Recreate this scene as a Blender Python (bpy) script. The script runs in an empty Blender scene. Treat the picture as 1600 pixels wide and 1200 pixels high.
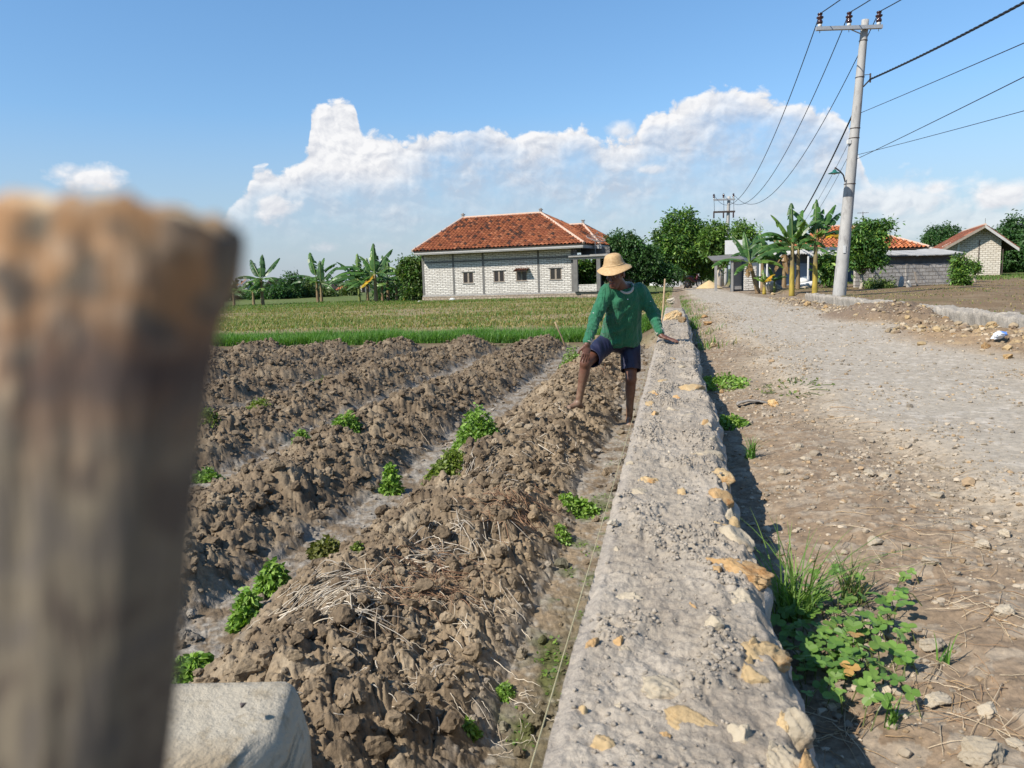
import bpy, math, random
import numpy as np
from mathutils import Vector, Matrix, Euler

random.seed(7)
RNG = np.random.default_rng(11)
SC = bpy.context.scene
COL = SC.collection
PI = math.pi

# ------------------------------------------------------------------ camera frame
FPX, CAMZ = 1210.0, 1.5
_p = math.atan(163 / FPX); _r = math.radians(1.8)
CF = np.array([0, math.cos(_p), -math.sin(_p)])
_u0 = np.array([0, math.sin(_p), math.cos(_p)]); _r0 = np.array([1.0, 0, 0])
CR = math.cos(_r) * _r0 - math.sin(_r) * _u0
CU = math.cos(_r) * _u0 + math.sin(_r) * _r0
CAM = np.array([0, 0, CAMZ])

def ray(px, py):
    return CF + CR * (px - 800) / FPX - CU * (py - 600) / FPX
def on_z(px, py, z):
    d = ray(px, py); return CAM + d * ((z - CAMZ) / d[2])
def at_y(px, py, Y):
    d = ray(px, py); return CAM + d * (Y / d[1])

# the wall, the road and the furrows run along one direction: s along it, t to its right
TH = math.radians(12.0); SN, CS = math.sin(TH), math.cos(TH)
def st(x, y): return x * SN + y * CS, x * CS - y * SN
def xy(s, t): return s * SN + t * CS, s * CS - t * SN

# ------------------------------------------------------------------ numpy noise
def _h(ix, iy, seed):
    n = (ix.astype(np.int64) * 374761393 + iy.astype(np.int64) * 668265263 + seed * 1442695041) & 0x7fffffff
    n = ((n ^ (n >> 13)) * 1274126177) & 0x7fffffff
    n = (n ^ (n >> 16)) & 0x7fffffff
    return n
def _hf(ix, iy, seed): return (_h(ix, iy, seed) % 65536) / 65536.0
def gnoise(x, y, seed=0):
    x = np.asarray(x, float); y = np.asarray(y, float)
    ix = np.floor(x); iy = np.floor(y); fx = x - ix; fy = y - iy
    ux = fx * fx * fx * (fx * (fx * 6 - 15) + 10); uy = fy * fy * fy * (fy * (fy * 6 - 15) + 10)
    def g(dx, dy):
        a = _hf(ix + dx, iy + dy, seed) * 2 * PI
        return np.cos(a) * (fx - dx) + np.sin(a) * (fy - dy)
    a = g(0, 0); b = g(1, 0); c = g(0, 1); d = g(1, 1)
    return 1.5 * ((a + (b - a) * ux) * (1 - uy) + (c + (d - c) * ux) * uy)
def fbm(x, y, seed=0, oct=4, gain=.5):
    r = 0; a = 1; n = 0
    for o in range(oct):
        r = r + a * gnoise(x * 2.03 ** o, y * 2.03 ** o, seed + 17 * o); n += a; a *= gain
    return r / n
def worley(x, y, seed=0):
    """distance to the nearest and second nearest feature point, and that cell's random number"""
    ix = np.floor(x); iy = np.floor(y)
    f1 = np.full(np.shape(x), 9.0); f2 = np.full(np.shape(x), 9.0); rid = np.zeros(np.shape(x))
    for dx in (-1, 0, 1):
        for dy in (-1, 0, 1):
            cx = ix + dx; cy = iy + dy
            px = cx + _hf(cx, cy, seed); py = cy + _hf(cx, cy, seed + 5)
            d = np.sqrt((px - x) ** 2 + (py - y) ** 2)
            nr = d < f1
            f2 = np.where(nr, f1, np.minimum(f2, d))
            rid = np.where(nr, _hf(cx, cy, seed + 9), rid)
            f1 = np.where(nr, d, f1)
    return f1, f2, rid
def lumps(x, y, cell, seed=0, warp=.35):
    wx = x / cell + warp * gnoise(x / cell * .9, y / cell * .9, seed + 31); wy = y / cell + warp * gnoise(x / cell * .9 + 7, y / cell * .9 + 3, seed + 37)
    f1, f2, rid = worley(wx, wy, seed)
    return np.sqrt(np.clip(1 - (f1 / .85) ** 2, 0, 1)) * (.35 + .65 * rid), rid, f2 - f1
def sstep(a, b, x):
    u = np.clip((x - a) / (b - a), 0, 1); return u * u * (3 - 2 * u)

# ------------------------------------------------------------------ objects
def np_mesh(name, V, F, mat, smooth=False, col=None, uv=None):
    """V n x 3; F list of index arrays, m x k each"""
    V = np.asarray(V, np.float32)
    if not isinstance(F, (list, tuple)): F = [F]
    F = [np.asarray(f, np.int32) for f in F if len(f)]
    me = bpy.data.meshes.new(name)
    me.vertices.add(len(V)); me.vertices.foreach_set('co', V.ravel())
    tot = np.concatenate([np.full(len(f), f.shape[1], np.int32) for f in F]); idx = np.concatenate([f.ravel() for f in F])
    me.loops.add(len(idx)); me.loops.foreach_set('vertex_index', idx)
    me.polygons.add(len(tot)); st_ = np.concatenate([[0], np.cumsum(tot)[:-1]]).astype(np.int32)
    me.polygons.foreach_set('loop_start', st_); me.polygons.foreach_set('loop_total', tot)
    me.polygons.foreach_set('use_smooth', np.full(len(tot), bool(smooth)))
    if col is not None:
        c = np.asarray(col, np.float32)
        if c.shape[1] == 3: c = np.concatenate([c, np.ones((len(c), 1), np.float32)], 1)
        a = me.attributes.new('Col', 'FLOAT_COLOR', 'POINT'); a.data.foreach_set('color', c.ravel())
    me.update(calc_edges=True); me.validate()
    if mat: me.materials.append(mat)
    return me

class MB:
    """collects pieces of geometry for ONE mesh object"""
    def __init__(s): s.V = []; s.F = {}; s.C = []; s.n = 0
    def add(s, V, F, c=(1, 1, 1)):
        V = np.asarray(V, float).reshape(-1, 3)
        if not isinstance(F, (list, tuple)) or (len(F) and not hasattr(F[0], 'shape')): F = [np.asarray(F)]
        for f in F:
            f = np.asarray(f)
            if len(f): s.F.setdefault(f.shape[1], []).append(f + s.n)
        s.V.append(V); c = np.asarray(c, float)
        s.C.append(np.broadcast_to(c, (len(V), 3)) if c.ndim == 1 else c); s.n += len(V)
    def box(s, lo, hi, c=(1, 1, 1)):
        x0, y0, z0 = lo; x1, y1, z1 = hi
        s.add([(x0,y0,z0),(x1,y0,z0),(x1,y1,z0),(x0,y1,z0),(x0,y0,z1),(x1,y0,z1),(x1,y1,z1),(x0,y1,z1)],
              [(0,3,2,1),(4,5,6,7),(0,1,5,4),(1,2,6,5),(2,3,7,6),(3,0,4,7)], c)
    def hull8(s, P, c=(1, 1, 1)):
        s.add(P, [(0,3,2,1),(4,5,6,7),(0,1,5,4),(1,2,6,5),(2,3,7,6),(3,0,4,7)], c)
    def tube(s, pts, rad, n=8, c=(1, 1, 1), cap=True):
        pts = np.asarray(pts, float); m = len(pts)
        rad = np.broadcast_to(np.asarray(rad, float), (m,))
        T = np.gradient(pts, axis=0); T /= np.linalg.norm(T, axis=1)[:, None] + 1e-12
        up = np.array([0, 0, 1.0]) if abs(T[0][2]) < .9 else np.array([1.0, 0, 0])
        V = []; 
        nrm = np.cross(T[0], up); nrm /= np.linalg.norm(nrm)
        for i in range(m):
            nrm = nrm - T[i] * (nrm @ T[i]); nrm /= np.linalg.norm(nrm) + 1e-12
            b = np.cross(T[i], nrm)
            a = np.arange(n) * 2 * PI / n
            V.append(pts[i] + rad[i] * (np.cos(a)[:, None] * nrm + np.sin(a)[:, None] * b))
        V = np.concatenate(V); i, j = np.meshgrid(np.arange(m - 1), np.arange(n), indexing='ij'); j2 = (j + 1) % n
        Q = np.stack([i * n + j, i * n + j2, (i + 1) * n + j2, (i + 1) * n + j], -1).reshape(-1, 4)
        F = [Q]
        if cap: F += [np.arange(n)[::-1].reshape(1, n), ((m - 1) * n + np.arange(n)).reshape(1, n)]
        s.add(V, F, c)
    def lathe(s, prof, n=16, c=(1, 1, 1), M=None):
        prof = np.asarray(prof, float); m = len(prof); a = np.arange(n) * 2 * PI / n
        V = np.stack([prof[:, 0][:, None] * np.cos(a), prof[:, 0][:, None] * np.sin(a), np.broadcast_to(prof[:, 1][:, None], (m, n))], -1).reshape(-1, 3)
        if M is not None: V = V @ np.asarray(M)[:3, :3].T + np.asarray(M)[:3, 3]
        i, j = np.meshgrid(np.arange(m - 1), np.arange(n), indexing='ij'); j2 = (j + 1) % n
        s.add(V, np.stack([i * n + j, i * n + j2, (i + 1) * n + j2, (i + 1) * n + j], -1).reshape(-1, 4), c)
    def build(s, name, mat, parent=None, smooth=False, loc=None):
        V = np.concatenate(s.V)
        F = [np.concatenate(f) for f in s.F.values()]
        return link(name, np_mesh(name, V, F, mat, smooth, np.concatenate(s.C)), parent, loc)

def link(name, me, parent=None, loc=None):
    o = bpy.data.objects.new(name, me); COL.objects.link(o)
    if parent: o.parent = parent
    if loc is not None: o.location = loc
    return o
def tag(o, label=None, cat=None, group=None, kind=None):
    if label: o['label'] = label
    if cat: o['category'] = cat
    if group: o['group'] = group
    if kind: o['kind'] = kind
    return o
def empty(name, loc, rz=0, label=None, cat=None, group=None):
    o = bpy.data.objects.new(name, None); COL.objects.link(o); o.location = loc; o.rotation_euler = (0, 0, rz); o.empty_display_size = .2
    return tag(o, label, cat, group)
def copy_tree(o, parent=None):
    c = o.copy(); COL.objects.link(c)
    if parent: c.parent = parent
    for ch in list(o.children): copy_tree(ch, c)
    return c

# ------------------------------------------------------------------ materials
def new_mat(name):
    m = bpy.data.materials.new(name); m.use_nodes = True; nt = m.node_tree
    return m, nt, nt.nodes['Principled BSDF']
def lk(nt, a, b): nt.links.new(a, b)
def nd(nt, t, **k):
    n = nt.nodes.new(t)
    for a, v in k.items():
        if a.startswith('i_'): n.inputs[a[2:].replace('_', ' ')].default_value = v
        else: setattr(n, a, v)
    return n
def mixc(nt, fac, a, b, mode='MIX'):
    n = nt.nodes.new('ShaderNodeMix'); n.data_type = 'RGBA'; n.blend_type = mode
    for sock, v in ((n.inputs[0], fac), (n.inputs[6], a), (n.inputs[7], b)):
        if isinstance(v, (int, float)): sock.default_value = v
        elif isinstance(v, (tuple, list)): sock.default_value = (*v, 1) if len(v) == 3 else v
        else: lk(nt, v, sock)
    return n.outputs[2]
def noise(nt, vec, scale, detail=4, rough=.55, dist=0):
    n = nd(nt, 'ShaderNodeTexNoise'); n.inputs['Scale'].default_value = scale; n.inputs['Detail'].default_value = detail
    n.inputs['Roughness'].default_value = rough; n.inputs['Distortion'].default_value = dist
    if vec: lk(nt, vec, n.inputs['Vector'])
    return n.outputs[0]
def ramp(nt, fac, a, b, c0=0.0, c1=1.0):
    n = nd(nt, 'ShaderNodeMapRange'); n.inputs[1].default_value = a; n.inputs[2].default_value = b
    n.inputs[3].default_value = c0; n.inputs[4].default_value = c1
    lk(nt, fac, n.inputs[0]); return n.outputs[0]
def bump(nt, h, strength, dist, prev=None):
    n = nd(nt, 'ShaderNodeBump'); n.inputs['Strength'].default_value = strength; n.inputs['Distance'].default_value = dist
    lk(nt, h, n.inputs['Height'])
    if prev: lk(nt, prev, n.inputs['Normal'])
    return n.outputs[0]
def coords(nt, kind='Object', scale=None):
    o = nd(nt, 'ShaderNodeTexCoord').outputs[kind]
    if scale is not None:
        m = nd(nt, 'ShaderNodeMapping'); m.inputs['Scale'].default_value = scale; lk(nt, o, m.inputs[0]); o = m.outputs[0]
    return o
ALB = .80
def dim(c, k=ALB): return tuple(v * k for v in c)
def rough_mat(name, c1, c2, scale=8, rough=.85, bscale=40, bstr=.4, bdist=.01, attr=False, stretch=None, spec=.3, c3=None, s3=2.5, metal=0):
    """a noisy material: c1..c2 by noise, patches of c3, bump, times the vertex colour when attr"""
    m, nt, b = new_mat(name); v = coords(nt, 'Object', stretch)
    if not (attr and c1[0] > .7): c1, c2, c3 = dim(c1), dim(c2), (dim(c3) if c3 else None)
    c = mixc(nt, ramp(nt, noise(nt, v, scale, 6, .6), .3, .7), c1, c2)
    if c3: c = mixc(nt, ramp(nt, noise(nt, v, s3, 5, .65), .52, .66), c, c3)
    if attr:
        a = nd(nt, 'ShaderNodeAttribute', attribute_name='Col'); c = mixc(nt, 1.0, c, a.outputs[0], 'MULTIPLY')
    lk(nt, c, b.inputs['Base Color']); b.inputs['Roughness'].default_value = rough; b.inputs['Specular IOR Level'].default_value = spec; b.inputs['Metallic'].default_value = metal
    if bstr: lk(nt, bump(nt, noise(nt, v, bscale, 6, .65), bstr, bdist), b.inputs['Normal'])
    return m
def leaf_mat(name, tint=(.98, .94, .86), trans=.3, rough=.5):
    m, nt, b = new_mat(name)
    a = nd(nt, 'ShaderNodeAttribute', attribute_name='Col'); c = mixc(nt, 1.0, a.outputs[0], tint, 'MULTIPLY')
    lk(nt, c, b.inputs['Base Color']); b.inputs['Roughness'].default_value = rough; b.inputs['Specular IOR Level'].default_value = .35
    tr = nd(nt, 'ShaderNodeBsdfTranslucent'); lk(nt, mixc(nt, 1.0, c, (1.3, 1.5, .5), 'MULTIPLY'), tr.inputs[0])
    mx = nd(nt, 'ShaderNodeMixShader'); mx.inputs[0].default_value = trans
    lk(nt, b.outputs[0], mx.inputs[1]); lk(nt, tr.outputs[0], mx.inputs[2]); lk(nt, mx.outputs[0], nt.nodes['Material Output'].inputs[0])
    return m
# ================================================================== sky, sun, camera
SUN_EL, SUN_AZ = math.radians(42), math.radians(237)      # azimuth clockwise from +Y
TO_SUN = np.array([math.sin(SUN_AZ) * math.cos(SUN_EL), math.cos(SUN_AZ) * math.cos(SUN_EL), math.sin(SUN_EL)])

def make_world():
    w = bpy.data.worlds.new('World'); SC.world = w; w.use_nodes = True; nt = w.node_tree
    bg = nt.nodes['Background']
    sky = nd(nt, 'ShaderNodeTexSky'); sky.sky_type = 'NISHITA'; sky.sun_disc = False
    sky.sun_elevation = SUN_EL; sky.sun_rotation = SUN_AZ; sky.air_density = 1.0; sky.dust_density = .35; sky.ozone_density = 2.2; sky.altitude = 0
    g = nd(nt, 'ShaderNodeTexCoord').outputs['Generated']
    sx = nd(nt, 'ShaderNodeSeparateXYZ'); lk(nt, g, sx.inputs[0])
    def math_(op, a, b=None, c=None, clamp=False):
        n = nd(nt, 'ShaderNodeMath', operation=op, use_clamp=clamp)
        for i, v in enumerate((a, b, c)):
            if v is None: continue
            if isinstance(v, (int, float)): n.inputs[i].default_value = v
            else: lk(nt, v, n.inputs[i])
        return n.outputs[0]
    az = math_('MULTIPLY', math_('ARCTAN2', sx.outputs[0], sx.outputs[1]), 180 / PI)
    el = math_('MULTIPLY', math_('ARCSINE', sx.outputs[2]), 180 / PI)
    def azel(px, py):
        d = ray(px, py); d = d / np.linalg.norm(d)
        return math.degrees(math.atan2(d[0], d[1])), math.degrees(math.asin(d[2]))
    A0, A1, EM = -42.0, 42.0, 20.0
    def profile(pts):
        """top of a bank of cloud against azimuth"""
        n = nd(nt, 'ShaderNodeFloatCurve'); cv = n.mapping.curves[0]; n.mapping.use_clip = True
        q = sorted(((a - A0) / (A1 - A0), max(e, 0) / EM) for a, e in (azel(*p) for p in pts))
        q = [(0, q[0][1])] + [p for p in q if .002 < p[0] < .998] + [(1, q[-1][1])]
        cv.points[0].location = q[0]; cv.points[-1].location = q[-1]
        for p in q[1:-1]: cv.points.new(*p)
        for p in cv.points: p.handle_type = 'AUTO_CLAMPED'
        n.mapping.update()
        lk(nt, ramp(nt, az, A0, A1), n.inputs['Value'])
        return math_('MULTIPLY', n.outputs[0], EM)
    def vec(a, e, k=1.0, z=0.0):
        n = nd(nt, 'ShaderNodeCombineXYZ'); lk(nt, math_('MULTIPLY', a, k), n.inputs[0]); lk(nt, math_('MULTIPLY', e, k * 1.25), n.inputs[1]); n.inputs[2].default_value = z
        return n.outputs[0]
    def billow(a, e):
        """cauliflower lumps: fractal cells, 0..1"""
        p = vec(a, e, .42)
        nz = nd(nt, 'ShaderNodeTexNoise'); nz.inputs['Scale'].default_value = 1.1; nz.inputs['Detail'].default_value = 5; lk(nt, p, nz.inputs['Vector'])
        off = nd(nt, 'ShaderNodeVectorMath', operation='MULTIPLY_ADD'); lk(nt, nz.outputs['Color'], off.inputs[0]); off.inputs[1].default_value = (.9, .9, 0); lk(nt, p, off.inputs[2])
        v = nd(nt, 'ShaderNodeTexVoronoi', feature='SMOOTH_F1', voronoi_dimensions='2D', normalize=True)
        v.inputs['Scale'].default_value = 1.15; v.inputs['Detail'].default_value = 4; v.inputs['Roughness'].default_value = .46; v.inputs['Lacunarity'].default_value = 2.3; v.inputs['Smoothness'].default_value = .25
        lk(nt, off.outputs[0], v.inputs['Vector'])
        return math_('SUBTRACT', 1.0, v.outputs['Distance'])
    b0 = billow(az, el)
    b1 = billow(math_('ADD', az, -.22), math_('ADD', el, .30))
    soft = noise(nt, vec(az, el, .11, 3.0), 1.0, 7, .58)
    wisp = noise(nt, vec(az, el, .3, 9.0), 1.0, 8, .62)
    lit = math_('MULTIPLY', math_('SUBTRACT', b0, b1), 3.4)
    # main bank: tower on the left, plateau, dome on the right
    top = profile([(260,480),(310,400),(345,350),(372,312),(388,298),(400,272),(440,268),(470,250),(482,232),(484,196),(495,170),(520,163),(548,166),(560,182),(566,208),(585,212),(605,212),(640,218),(690,208),(760,204),(790,206),(820,212),(870,204),(905,196),(925,208),(950,218),(990,206),(1010,182),(1040,174),(1065,160),(1090,148),(1125,134),(1150,136),(1180,150),(1225,158),(1262,164),(1290,172),(1318,190),(1335,225),(1350,270),(1385,320),(1440,480)])
    e1 = math_('ADD', math_('SUBTRACT', top, el), math_('MULTIPLY', math_('SUBTRACT', b0, .62), 2.7))
    depth = math_('SUBTRACT', top, el)
    crisp = ramp(nt, e1, 0, .38)
    fade = ramp(nt, math_('ADD', el, math_('MULTIPLY', math_('SUBTRACT', soft, .5), 11.0)), 1.0, 7.2)      # thins out into the haze below
    body = math_('MULTIPLY', crisp, fade, clamp=True)
    core = ramp(nt, math_('ADD', depth, math_('MULTIPLY', math_('SUBTRACT', soft, .5), 8.0)), .1, 2.6)   # 0 = sunlit crown, 1 = grey underside
    twx = ramp(nt, math_('ABSOLUTE', math_('SUBTRACT', az, azel(525, 250)[0])), 3.4, 6.5)                # the tower stays bright lower down
    core = math_('MULTIPLY', core, math_('MAXIMUM', twx, ramp(nt, el, 8.0, 6.0)))
    bright = math_('ADD', math_('SUBTRACT', .80, math_('MULTIPLY', core, .62)), math_('MULTIPLY', lit, .75), clamp=True)
    alpha = math_('MULTIPLY', body, math_('SUBTRACT', 1.0, math_('MULTIPLY', core, math_('ADD', .46, math_('MULTIPLY', math_('SUBTRACT', .54, wisp), 2.0)))), clamp=True)
    # small separate clouds
    for (px, py, rx, ry, k) in ((140,276,42,17,1.0),(1022,264,30,11,.8),(974,206,26,13,.8),(1290,262,24,13,.75),(1400,312,105,32,.75),(1462,294,32,13,.9),(1562,306,55,20,.95),(1200,330,90,24,.55),(512,386,22,10,.55),(1470,345,120,22,.45),(1260,300,60,16,.5),(430,322,42,26,.95),(590,385,26,9,.4),(5,330,30,12,.6)):
        a, e = azel(px, py); kx = 1 / (rx / FPX * 180 / PI); ky = 1 / (ry / FPX * 180 / PI)
        dx = math_('MULTIPLY', math_('SUBTRACT', az, a), kx); dy = math_('MULTIPLY', math_('SUBTRACT', el, e), ky)
        rr = math_('SQRT', math_('ADD', math_('MULTIPLY', dx, dx), math_('MULTIPLY', dy, dy)))
        q = math_('ADD', math_('SUBTRACT', 1.05, rr), math_('ADD', math_('MULTIPLY', math_('SUBTRACT', b0, .62), 1.5), math_('MULTIPLY', math_('SUBTRACT', wisp, .5), 1.6)))
        aa = math_('MULTIPLY', ramp(nt, q, .0, .75), k)
        br = math_('ADD', ramp(nt, dy, -1.2, .5, .35, .95), math_('MULTIPLY', lit, .4), clamp=True)
        tot = math_('MAXIMUM', alpha, aa)
        bright = math_('ADD', math_('MULTIPLY', bright, math_('SUBTRACT', 1.0, math_('MULTIPLY', aa, math_('SUBTRACT', 1.0, math_('MULTIPLY', alpha, .6))))), math_('MULTIPLY', br, math_('MULTIPLY', aa, math_('SUBTRACT', 1.0, math_('MULTIPLY', alpha, .6)))), clamp=True)
        alpha = tot
    cc = mixc(nt, bright, CLOUD_DARK, CLOUD_LIT)
    tint = mixc(nt, ramp(nt, el, -1, 22), SKY_LOW, SKY_HIGH)
    skyc = mixc(nt, 1.0, sky.outputs[0], tint, 'MULTIPLY')
    # haze band near the horizon
    skyc = mixc(nt, ramp(nt, el, 11.5, 0, 0, .80), skyc, HAZE)
    out = mixc(nt, alpha, skyc, cc)
    lk(nt, out, bg.inputs['Color']); bg.inputs['Strength'].default_value = SKY_STR
SKY_STR = .084
CLOUD_LIT = (7.5, 7.5, 7.6); CLOUD_DARK = (4.2, 4.5, 5.2); HAZE = (3.35, 3.9, 4.85)
SKY_LOW = (.88, .98, 1.10); SKY_HIGH = (.96, 1.29, 1.46)
make_world()

sl = bpy.data.lights.new('sun', 'SUN'); sl.energy = 5.0; sl.angle = math.radians(.5); sl.color = (1, .925, .82)
so = bpy.data.objects.new('sun', sl); COL.objects.link(so); so.location = (-20, -20, 30)
so.rotation_euler = Vector(TO_SUN).to_track_quat('Z', 'Y').to_euler()

cam = bpy.data.cameras.new('camera'); co = bpy.data.objects.new('camera', cam); COL.objects.link(co); SC.camera = co
co.matrix_world = Matrix(((CR[0], CU[0], -CF[0], 0), (CR[1], CU[1], -CF[1], 0), (CR[2], CU[2], -CF[2], CAMZ), (0, 0, 0, 1)))
cam.sensor_fit = 'HORIZONTAL'; cam.sensor_width = 36; cam.lens = FPX / 1600 * 36; cam.clip_start = .02; cam.clip_end = 6000
cam.dof.use_dof = True; cam.dof.focus_distance = 6.0; cam.dof.aperture_fstop = (cam.lens / 1000) / .0022
vs = SC.view_settings; vs.view_transform = 'Standard'; vs.look = 'None'; vs.exposure = .60; vs.gamma = 1
SC.render.engine = 'CYCLES'; SC.cycles.max_bounces = 6; SC.cycles.diffuse_bounces = 3; SC.cycles.glossy_bounces = 2; SC.cycles.transparent_max_bounces = 8
SC.cycles.use_adaptive_sampling = True; SC.cycles.adaptive_threshold = .01
SC.cycles.caustics_reflective = False; SC.cycles.caustics_refractive = False
# ================================================================== ground
WALL_L, WALL_R, WALL_TOP, WALL_END = -.175, .16, .87, 15.2
FUR = np.array([-.46, -1.9, -3.33, -4.95, -6.5, -8.0, -9.5, -11.0, -12.5, -14.0, -15.5, -17, -18.5, -20.])
FIELD_S = 16.1
def road_z(s): return .755 - .0062 * np.clip(s - 4, 0, 80)
ROAD_L = lambda s: .98 + .10 * np.sin(s * .9) + .05 * np.sin(s * 2.3 + 1) - .22 * sstep(3, 9, s) + .25 * sstep(2.6, 1.2, s)
def road_l(s): return ROAD_L(s) + .22 * fbm(s * 1.3, s * 0 + 2.2, 55, 4)
def road_r(s): return 2.95 - .55 * sstep(9, 4, s) + .12 * np.sin(s * .55) + .25 * fbm(s * .8, s * 0 + 4.4, 57, 4)

def bank_h(s, t):
    """heap of dug soil between road and far ditch"""
    c = 3.45 - .25 * sstep(9, 5, s); w = .62 + .1 * np.sin(s * .7)
    k = np.exp(-((t - c) / w) ** 2)
    a = .03 + .06 * np.clip(fbm(s * .55, t * .55, 61, 3) + .25, 0, 1)
    m1 = .20 * np.exp(-((s - 13.3) / 1.5) ** 2 - ((t - 3.35) / .75) ** 2)
    m2 = .10 * np.exp(-((s - 8.4) / 1.6) ** 2 - ((t - 3.0) / .7) ** 2)
    gap = 1 - .75 * np.exp(-((s - 11.2) / .7) ** 2)
    return (a * k * gap + m1 + m2) * sstep(40, 22, s)

def ground_h(x, y):
    s, t = st(x, y)
    # ---- field side
    tw = t + .10 * gnoise(s * .45, t * .3, 3) + .05 * gnoise(s * 1.7, t * 1.1, 4)
    k = np.clip(np.searchsorted(-FUR, -tw) , 1, len(FUR) - 1)
    a = FUR[k - 1]; b = FUR[k]; u = np.clip((a - tw) / (a - b), 0, 1)
    prof = np.where(tw > FUR[0], 0, np.sin(PI * np.clip((u - .10) / .80, 0, 1)) ** .85)
    inside = sstep(FIELD_S + .1, FIELD_S - .7, s + .25 * gnoise(t * .8, s * .3, 8)) * sstep(-20, -18, t)
    prof = prof * inside
    near = sstep(26, 10, s)
    am = (.20 + .80 * np.clip(prof * 1.3, 0, 1)) * inside * sstep(-.2, -.34, t)
    w1, r1, e1 = lumps(s, t, .34, 21); w2, r2, e2 = lumps(s, t, .15, 22); w3, r3, e3 = lumps(s, t, .065, 23); w4, r4, e4 = lumps(s, t, .03, 24)
    first = sstep(-1.75, -1.45, t)                 # the ridge beside the wall is broader and flatter
    b1 = fbm(s * 2.6, t * 2.6, 26, 5, .6); b2 = fbm(s * 9, t * 9, 25, 5, .65)
    hh = .085 + prof * (.235 + .09 * gnoise(s * .9, t * .9, 9)) + am * (.075 * w1 * (.4 + .9 * b1) + .036 * w2 * (.4 + w1) + .012 * w3 - .045)
    hh = hh + am * (.11 * b1 + .045 * b2) + .008 * fbm(s * 30, t * 30, 27, 4, .6)
    hh = hh - .022 * am * sstep(.10, .0, e2) - .02 * am * sstep(.06, .0, np.abs(gnoise(s * 4.1, t * 4.1, 28)))
    hh = hh + .03 * sstep(-.30, -.18, t) * inside
    # beyond the ploughed plot
    far = .15 + .05 * fbm(x * .25, y * .25, 31, 4) + .03 * fbm(x * 1.7, y * 1.7, 33, 4) * sstep(60, 25, s)
    far = far + .05 * sstep(20, 45, s)
    zf = np.where(s < FIELD_S, hh, hh * 0) * 0 + hh * inside + far * (1 - inside)
    # bank up to the road beyond the wall's end
    zr0 = road_z(s)
    # ---- road side
    fine = .010 * fbm(s * 9, t * 9, 41, 5) + .004 * fbm(s * 40, t * 40, 42, 3)
    rl = road_l(s); rr = road_r(s)
    onroad = sstep(rl - .12, rl + .12, t) * sstep(rr + .2, rr - .1, t)
    p1, q1, g1 = lumps(s, t, .045, 43)
    verge = zr0 - .045 - .065 * sstep(.75, .16, t) + .03 * fbm(s * 2.2, t * 2.2, 44, 4) + .012 * p1 * sstep(.2, .6, fbm(s * 1.5, t * 1.5, 45, 3) + .4) + fine
    rz = zr0 + .02 * fbm(s * .8, t * .8, 46, 3) + .004 * p1 * (gnoise(s * 2, t * 2, 47) > 0) + .5 * fine
    side = verge * (1 - onroad) + rz * onroad
    # bank, ditch and field on the far side of the road
    bh = bank_h(s, t); l1, lr, le = lumps(s, t, .16, 48); l2, lr2, le2 = lumps(s, t, .07, 49)
    right0 = np.where(t > rr, zr0 - .03, side)
    side = side + bh * (1 + .35 * fbm(s * 2.5, t * 2.5, 50, 4)) + sstep(.02, .12, bh) * (.07 * l1 + .035 * l2 - .03)
    ditch = sstep(3.72, 3.9, t) * sstep(4.62, 4.5, t) * sstep(30, 26, s)
    side = side - .34 * ditch
    rf = .60 + .10 * sstep(20, 50, s) + .05 * fbm(x * .35, y * .35, 51, 4) + .025 * lumps(x, y, .3, 52)[0] * sstep(40, 20, y)
    rf = rf - .22 * np.exp(-((t - 6.9 - .012 * (s - 10) ** 2 * 0) / .22) ** 2) * sstep(17, 12, s)
    side = side * (1 - sstep(4.5, 4.72, t)) + rf * sstep(4.5, 4.72, t)
    # far away the road level and the field level meet
    m = sstep(-.25 - 1.1 * sstep(WALL_END - 1, WALL_END + 2, s), .05, t)
    z = zf * (1 - m) + side * m
    far_all = .2 + .2 * sstep(-20, 40, x) + 0 * x
    q = sstep(75, 130, np.hypot(x, y))
    return z * (1 - q) + far_all * q, dict(s=s, t=t, prof=prof, inside=inside, w1=w1, r1=r1, r2=r2, r3=r3, e2=e2, onroad=onroad, rl=rl, rr=rr, bh=bh, ditch=ditch, p1=p1, q1=q1)
GRID = {}
def gz(x, y):
    """height of the built ground sheet under (x, y)"""
    a = math.degrees(math.atan2(x, y)); r = math.hypot(x, y); A, R, Z = GRID['A'], GRID['R'], GRID['Z']
    i = min(max(int(np.searchsorted(R, r)) - 1, 0), len(R) - 2); j = min(max(int(np.searchsorted(A, a)) - 1, 0), len(A) - 2)
    u = (r - R[i]) / (R[i + 1] - R[i]); v = (a - A[j]) / (A[j + 1] - A[j])
    return float((Z[i, j] * (1 - v) + Z[i, j + 1] * v) * (1 - u) + (Z[i + 1, j] * (1 - v) + Z[i + 1, j + 1] * v) * u)

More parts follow.
